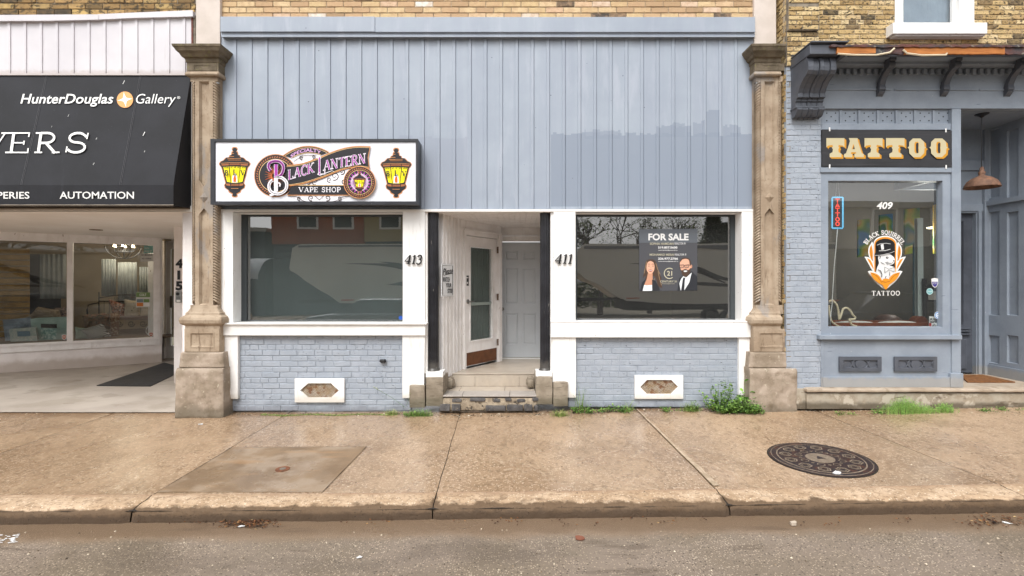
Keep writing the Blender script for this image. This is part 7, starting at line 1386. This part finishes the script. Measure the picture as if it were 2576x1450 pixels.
def grass_clump(px0, px1, hpx, n, label, y=-.05, m=None, dry=0, lean=.8, seed=0, name='grass_tuft', depth=.08):
    rg = random.Random(seed + int(px0)); b = MB(); cx = (px0 + px1) / 2; hw = (px1 - px0) / 2
    for i in range(n):
        u = rg.gauss(0, .42); u = max(-1, min(1, u)); x = X(cx + u * hw * .8, y); yy = y - abs(rg.gauss(0, depth * .5)); h = hpx * (D + y) / F * rg.uniform(.35, 1) * (1 - .45 * abs(u)); blade(b, x, yy, swz(x, yy), h, rg.uniform(.2, 1.2) * lean, rg.uniform(0, 6.28) if rg.random() < .6 else (math.pi if u < 0 else 0) + rg.uniform(-.5, .5), rg.uniform(.0018, .0042), 1 if rg.random() < dry else 0, rg)
    return tag(b.build(name, [m or m_g2, m_g3], None), label, 'grass', 'grass tufts along the shop walls')
def leafy(px0, px1, hpx, n, label, y=-.06, s=.03, seed=0, name='weed', depth=.12, cat='weed', dome=True, m=None):
    rg = random.Random(seed + int(px0)); b = MB(); k = MB(); cx = (px0 + px1) / 2; hw = (px1 - px0) / 2 * (D + y) / F; H = hpx * (D + y) / F; x0 = X(cx, y)
    for i in range(max(6, n // 22)):
        u = rg.uniform(-1, 1); h = H * (.25 + .8 * rg.random() ** 1.6) * (1 - .5 * abs(u)); x = x0 + u * hw * .6; yy = y - rg.random() * depth * .5; tx = x0 + u * hw + rg.uniform(-.03, .03); ty = yy - rg.random() * depth; z = swz(x, yy)
        P_ = [Vector((x + (tx - x) * t, yy + (ty - yy) * t, z + h * (t - .12 * t * t))) for t in (0, .35, .7, 1)]; k.tube(P_, .0028, 5, r2=.001)
        for j in range(22):
            t = rg.uniform(.12, 1); q = P_[0].lerp(P_[3], t); q.z = z + h * (t - .12 * t * t); q += Vector((rg.gauss(0, .022), rg.gauss(0, .02), rg.gauss(0, .012))); leafq(b, q, s * rg.uniform(.5, 1.15), rg)
    root = thing(name, label, cat, (x0, y, swz(x0, y)), 'weeds along the shop walls'); k.build('stem', m_stem, root); b.build('leaves', m or m_g1, root); return root
leafy(1766, 1860, 104, 900, 'bushy green weed at the right end of the painted bulkhead, tallest of the weeds', y=-.1, s=.036, seed=1, depth=.14)
leafy(1790, 1918, 50, 2080, 'low spreading clover-like weed at the foot of the right pilaster', y=-.2, s=.028, seed=2, depth=.16)
rg = random.Random(6); b = MB(); k = MB(); x0 = X(1874, -.18)
for i, (px, py, s) in enumerate(((1874, 960, .075), (1868, 985, .06), (1888, 990, .085), (1900, 998, .07), (1878, 1004, .08), (1893, 1012, .07), (1862, 1000, .07), (1905, 1008, .05))):
    q = Vector(W(px, py, -.2)); k.tube([(x0, -.18, swz(x0, -.18)), (x0 + (q[0] - x0) * .3, -.19, q[2] * .6), q], .003, 5); leafq(b, q, s, rg, asp=.55); leafq(b, q + Vector((.01, 0, -.01)), s * .7, rg, asp=.55)
rt = thing('broadleaf_weed', 'broad-leaved weed with big bright leaves climbing the white board beside the pilaster', 'weed', (x0, -.18, swz(x0, -.18))); k.build('stem', m_stem, rt); b.build('leaves', gm('lime_leaf', '5a9a2c', '9cc850'), rt)
grass_clump(1700, 1770, 32, 240, 'dense green grass tuft just left of the bushy weed', y=-.09, seed=3)
leafy(1650, 1710, 18, 176, 'low leafy weed under the right vent', y=-.07, s=.022, seed=4)
leafy(1725, 1760, 38, 96, 'thin leafy weed standing right of the right vent', y=-.05, s=.024, seed=44)
leafy(1490, 1590, 28, 384, 'leafy low weed left of the right vent', y=-.07, s=.025, seed=5)
grass_clump(1560, 1600, 42, 64, 'small tuft of upright grass beside the right vent', y=-.06, seed=6)
leafy(1434, 1495, 32, 288, 'leafy weed beside the right step block', y=-.1, s=.026, seed=7)
grass_clump(1436, 1482, 84, 54, 'tall thin grass growing against the white board by the right step block', y=-.07, seed=8, lean=.45)
grass_clump(1378, 1440, 22, 240, 'yellow-green spiky tuft in front of the right step block', y=-.24, seed=9, lean=1.2, dry=.25)
grass_clump(1012, 1100, 25, 320, 'green tuft in front of the left step block', y=-.17, m=m_g1, seed=10, lean=1.1)
leafy(1016, 1060, 25, 144, 'dark leafy weed at the corner of the left step block', y=-.16, s=.022, seed=11)
grass_clump(962, 1012, 18, 176, 'yellowish grass tuft left of the left step block', y=-.09, seed=12, dry=.5, lean=1.2)
rg = random.Random(3); b = MB()
for pts, n_ in ((((1020, 1026), (985, 1000), (958, 985), (940, 975)), 24), (((1022, 1022), (1030, 1000), (1034, 990)), 16)):
    P_ = [Vector(W(*p, -.06 - .02 * i)) for i, p in enumerate(pts)]; b.tube(P_, .002, 5)
    for i in range(n_): q = P_[-2].lerp(P_[-1], rg.uniform(-.3, 1.1)); blade(b, q[0], q[1], q[2], .03, 1.2, rg.uniform(0, 6.28), .0018, 1, rg)
tag(b.build('seed_head_grass', [m_g2, m_g3], None), 'long arching grass with seed heads leaning over the painted brick by the left step', 'grass')
leafy(2180, 2225, 20, 144, 'small leafy weed at the foot of the tattoo shop wall, left of the fine grass', y=-.36, s=.02, seed=15)
b = MB(); rg = random.Random(9)
def feathery(px0, px1, hpx, n, label, y, seed):
    rg = random.Random(seed); b = MB()
    for i in range(n):
        u = max(-1, min(1, rg.gauss(0, .45))); x = X((px0 + px1) / 2 + u * (px1 - px0) / 2, y); yy = y - rg.random() * .1; h = hpx * (D + y) / F * rg.uniform(.3, 1) * (1 - .5 * abs(u)); a = rg.uniform(0, 6.28); q = (x + .03 * u, yy, swz(x, yy)); blade(b, *q, h, rg.uniform(.1, .6), a, .0014, 0, rg)
        for j in range(5): t = rg.uniform(.3, .95); blade(b, q[0] + rg.gauss(0, .008), q[1], q[2] + h * t, .02, 1., rg.uniform(0, 6.28), .0016, 0, rg)
    return tag(b.build('feathery_weed', [gm('fine_green', '5d9440', 'a5c468')], None), label, 'weed', 'weeds along the shop walls')
feathery(2215, 2320, 51, 495, 'feathery fine-leaved weed in front of the tattoo shop panels, tallest there', -.38, 21); feathery(2300, 2345, 23, 135, 'short feathery weed right of the taller feathery one', -.38, 22)
feathery(2340, 2392, 32, 195, 'feathery weed near the corner post of the tattoo shop', -.38, 23)
leafy(2095, 2140, 15, 112, 'tiny leafy weed between the right pilaster and the feathery weeds', y=-.36, s=.018, seed=24)
for q in ((2450, 2480, 12), (2490, 2560, 9)): leafy(q[0], q[1], q[2], 70, 'tiny weed under the tattoo shop threshold, %s' % ('nearer the corner post' if q[0] < 2470 else 'at the right edge of the view'), y=-.33, s=.018, seed=q[0])
b = MB(); rg = random.Random(5)
for i in range(2600):
    px = rg.uniform(655, 1000); y = -.1 - rg.random() * .05 + .02 * math.sin(px * .05); x = X(px, y); blade(b, x, y, swz(x, y) - .002, rg.uniform(.006, .02), 1, rg.uniform(0, 6.28), .003, 0, rg)
tag(b.build('moss_strip', [m_g2], None), 'low bright green moss strip along the pavement joint under the left vent', 'moss', kind='stuff')
# ================================================================ THE OTHER SIDE OF THE STREET (seen in the window reflections)
m_trl = mat('cream_trailer_skin', 'e2e0d4', 'dad8cc', rough=.35, ns=.5); m_trd = mat('dark_swoosh', '4a4a4a', rough=.4); m_tyre = mat('tyre_rubber', '1a1a1b', rough=.8); m_und = mat('dark_underbody', '151516', rough=.7)
def trailer(x0, label):
    y = -12.2; L = 9.6; rt = thing('camper_trailer', label, 'trailer', (x0 + L / 2, y - 1.2, 0), 'camper trailers parked across the street')
    b = MB(); f = [(x0, 2.35), (x0 + .1, 3.05), (x0 + .35, 3.22), (x0 + L, 3.22), (x0 + L, 1.05), (x0 + 1.95, 1.05), (x0 + .05, 2.25)]; b.prism([(x, y, z) for x, z in f], (0, -2.4, 0)); b.build('body', m_trl, rt, bevel=.05)
    b = MB(); b.box(x0 + .3, x0 + L, y + .002, y + .03, 3.1, 3.2); b.build('awning_rail', mat('grey_rail', '77797c', rough=.4), rt)
    for pts in ([(2.0, 2.5), (4, 2.35), (6.2, 1.75), (7.4, 1.5), (6, 1.95), (4.2, 2.48)], [(3.4, 2.6), (4.4, 2.5), (5.4, 1.9), (5.8, 1.75), (4.9, 2.25)], [(3.7, 1.75), (5.0, 1.8), (6.6, 1.6), (5.2, 1.62)]):
        b = MB(); b.prism([(x0 + x, y + .006, z) for x, z in smooth(pts + [pts[0]])[:-1]], (0, -.004, 0)); b.build('stripe', m_trd, rt)
    b = MB(); b.box(x0 + 1.9, x0 + L, y - 2.2, y - .15, .75, 1.05); b.box(x0 - .2, x0 + 2.2, y - 1.3, y - 1.1, 1.0, 1.15); b.build('chassis', m_und, rt)
    for xx in (6.0, 7.0):
        for yy in (y - .3, y - 2.3):
            b = MB(); b.tube([(x0 + xx, yy, .38), (x0 + xx, yy + .22, .38)], .38, 28); w_ = b.build('wheel', m_tyre, rt, bevel=.03); b = MB(); b.tube([(x0 + xx, yy + .215, .38), (x0 + xx, yy + .235, .38)], .21, 20); b.build('rim', m_steel, w_)
    for xx in (1.95, 9.3): b = MB(); b.box(x0 + xx, x0 + xx + .5, y + .003, y + .012, 1.1, 1.15); b.build('marker_light', mat('amber_lens', 'c8541e', rough=.3), rt)
trailer(2.3, 'cream camper trailer with dark swooshes parked opposite the for sale window'); trailer(-8.75, 'cream camper trailer with dark swooshes parked opposite the greyed window')
m_obr = mat('orange_red_brick_far', '9a5236', 'a86040', rough=.8, ns=1, layers=[dict(k='voro', s=6, v=(1, 1, 3), lo=.4, hi=.6, c='7d4630', fac=.4)]); m_tan = mat('tan_brick_far', 'a99870', rough=.85, ns=1); m_drk = mat('dark_shopfront_far', '3c4046', rough=.5)
def car(x0, y, label, paint):
    rt = thing('parked_car', label, 'car', (x0, y, rdz(x0, y)), 'cars parked across the street'); z0 = rdz(x0, y)
    low = [(-2.25, .35), (-2.28, .62), (-2.1, .82), (-1.2, .93), (1.35, .95), (2.1, .88), (2.25, .7), (2.22, .35)]; cab = [(-1.25, .92), (-.55, 1.36), (.2, 1.42), (.9, 1.36), (1.6, .94)]
    b = MB(); rr = []
    for hw, k in ((.9, 0), (.88, .0)): rr.append([(x0 + a, y + (hw if not rr else -hw), z0 + c) for a, c in low])
    b.rings(rr); b.build('body', paint, rt, bevel=.06)
    b = MB(); n = len(cab); vs_ = [(x0 + a, y + s_ * (.84 if i in (0, n - 1) else .66), z0 + c) for s_ in (1, -1) for i, (a, c) in enumerate(cab)]; b.add(vs_, [list(range(n)), list(range(2 * n - 1, n - 1, -1))] + [(i, (i + 1) % n, n + (i + 1) % n, n + i) for i in range(n)]); b.build('window', m_carglass, rt, bevel=.02)
    b = MB(); b.box(x0 - .5, x0 + .85, y - .64, y + .64, z0 + 1.385, z0 + 1.44); b.build('roof', paint, rt, bevel=.025)
    for a in (-1.4, 1.4):
        for s_ in (-1, 1):
            b = MB(); b.tube([(x0 + a, y + s_ * .72, z0 + .32), (x0 + a, y + s_ * .93, z0 + .32)], .32, 24); w_ = b.build('wheel', m_tyre, rt, bevel=.02); b = MB(); b.tube([(x0 + a, y + s_ * .925, z0 + .32), (x0 + a, y + s_ * .94, z0 + .32)], .2, 16); b.build('rim', m_steel, w_)
    for s_ in (-1, 1):
        b = MB(); b.box(x0 - 2.3, x0 - 2.2, y + s_ * .7 - .15, y + s_ * .7 + .15, z0 + .6, z0 + .72); b.build('headlight', m_litter, rt, bevel=.02)
m_carglass = mat('dark_car_glass', '14171a', rough=.08, spec=.8)
car(11.6, -9.4, 'dark grey car parked across from the tattoo shop window', mat('dark_grey_car_paint', '3a3e44', rough=.2, spec=.6)); car(-4.6, -9.6, 'silver car parked across from the greyed window', mat('silver_car_paint', '8d9296', rough=.25, metal=.3))
def far_building(x0, x1, y, h, mw_, hg, label, wins, mg=None):
    r_ = thing('brick_building', label, 'building', ((x0 + x1) / 2, y, 0)); b = MB(); b.box(x0, x1, y - 8, y, hg, h); b.build('wall', mw_, r_); b = MB(); b.box(x0 + .05, x1 - .05, y - 8, y - .1, -.3, hg); b.build('ground_floor', mg or m_drk, r_); b = MB(); b.box(x0 - .2, x1 + .2, y - 8, y + .3, h, h + .3); b.build('cornice', mat('pale_cornice', 'b5b0a6', rough=.7), r_)
    for (x, z) in wins:
        b = MB(); b.box(x, x + 1.3, y, y + .06, z, z + 1.9); w_ = b.build('window', m_trim, r_); b = MB(); b.box(x + .12, x + 1.18, y + .061, y + .07, z + .12, z + 1.78); b.build('pane', m_gasket, w_)
    return r_
far_building(-15.2, -9.5, -24, 9, m_obr, 4.2, 'orange brick building across the street with pale windows', [(-13.6, 5.2), (-11.4, 5.2)]); far_building(-9.45, -2, -24, 9, m_tan, 4.4, 'tan brick building across the street next to the orange brick one', [(-8.5, 5.2), (-6, 5.2), (-4, 5.2)])
far_building(-30, -15.6, -24, 4.9, m_drk, 3.2, 'low dark flat-roofed building across the street', [])
far_building(16, 30, -19, 5.6, mat('pale_stucco_far', 'a8a49c', rough=.8), 3.6, 'pale stucco building with deep cornice across from the tattoo shop', [(18, 3.7), (21, 3.7)])
b = MB(); n = 12
rr = [[(x, -20 + 1.8 * math.sin(R(90 * i / n)) - 1.8, 1.9 + 1.3 * math.cos(R(90 * i / n)) * 1.0) for x in (-17.5, -14.0)] for i in range(n + 1)]
vs_ = [p for r_ in rr for p in r_]; b.add(vs_, [(2 * i, 2 * i + 1, 2 * i + 3, 2 * i + 2) for i in range(n)]); o = tag(b.build('awning', mat('white_awning_far', 'b9bec2', rough=.6)), 'white rounded awning across the street on the low dark building', 'awning'); o.modifiers.new('s', 'SOLIDIFY').thickness = .03
m_bark = mat('grey_bark', '4a4038', '3a322b', rough=.9, ns=6); m_fol = gm('spring_leaf_far', '3f4f24', '7a8a45'); m_con = gm('conifer_needle', '1f3320', '3f5236')
def bare_tree(x, y, h, label, seed):
    rg = random.Random(seed); rt = thing('tree', label, 'tree', (x, y, 0), 'trees across the street'); b = MB(); lf = MB()
    def br(p, d, L, r, k):
        q = p + d * L; b.tube([p, (p + q) / 2 + Vector((rg.gauss(0, L * .05), rg.gauss(0, L * .05), 0)), q], r, 6 if k < 2 else 4, r2=r * .6)
        if k >= 5: 
            for i in range(5): leafq(lf, q + Vector((rg.gauss(0, .25), rg.gauss(0, .25), rg.gauss(0, .2))), .14, rg)
            return
        for i in range(3 if k < 4 else 2):
            nd = (d + Vector((rg.gauss(0, .55), rg.gauss(0, .55), rg.gauss(.05, .3)))).normalized(); br(q, nd, L * rg.uniform(.62, .82), r * .6, k + 1)
    br(Vector((x, y, -.3)), Vector((0, 0, 1)), h * .26, .22, 0); b.build('trunk', m_bark, rt); lf.build('crown', m_fol, rt)
bare_tree(5.5, -26, 9.5, 'spreading tree just coming into leaf beyond the trailer', 3); bare_tree(9.5, -29, 9, 'second thin-branched tree beyond the trailer', 8); bare_tree(1.5, -30, 10, 'leafing tree at the left end of the trees across the street', 11)
rg = random.Random(2)
for (x, y, h, lab) in ((14.5, -30, 7.2, 'dark conifer behind the parked trailer'), (16.2, -32, 6.2, 'smaller dark conifer right of the taller one')):
    rt = thing('conifer', lab, 'tree', (x, y, 0), 'trees across the street'); b = MB(); b.tube([(x, y, -.3), (x, y, h)], .18, 8, r2=.02); b.build('trunk', m_bark, rt); b = MB()
    for i in range(2600):
        t = rg.random() ** .7; z = .8 + (h - .8) * t; r_ = (1 - t) * h * .26 * rg.uniform(.3, 1.1) + .1; a = rg.uniform(0, 6.28); leafq(b, (x + r_ * math.cos(a), y + r_ * math.sin(a), z - r_ * .2), .4, rg, asp=.25)
    b.build('crown', m_con, rt)
b = MB(); rg = random.Random(14)
for i in range(9000):
    x = rg.uniform(-2, 34); z = rg.uniform(0, 1) ** 1.2 * (2.6 + .9 * MN.noise(Vector((x * .35, 0, 0))) * 2); leafq(b, (x, -31 + rg.uniform(-1.5, 1.5), z), .35, rg)
tag(b.build('hedge', m_fol), 'dense mass of shrubs and hedge across the street behind the trailers', 'hedge', kind='stuff')
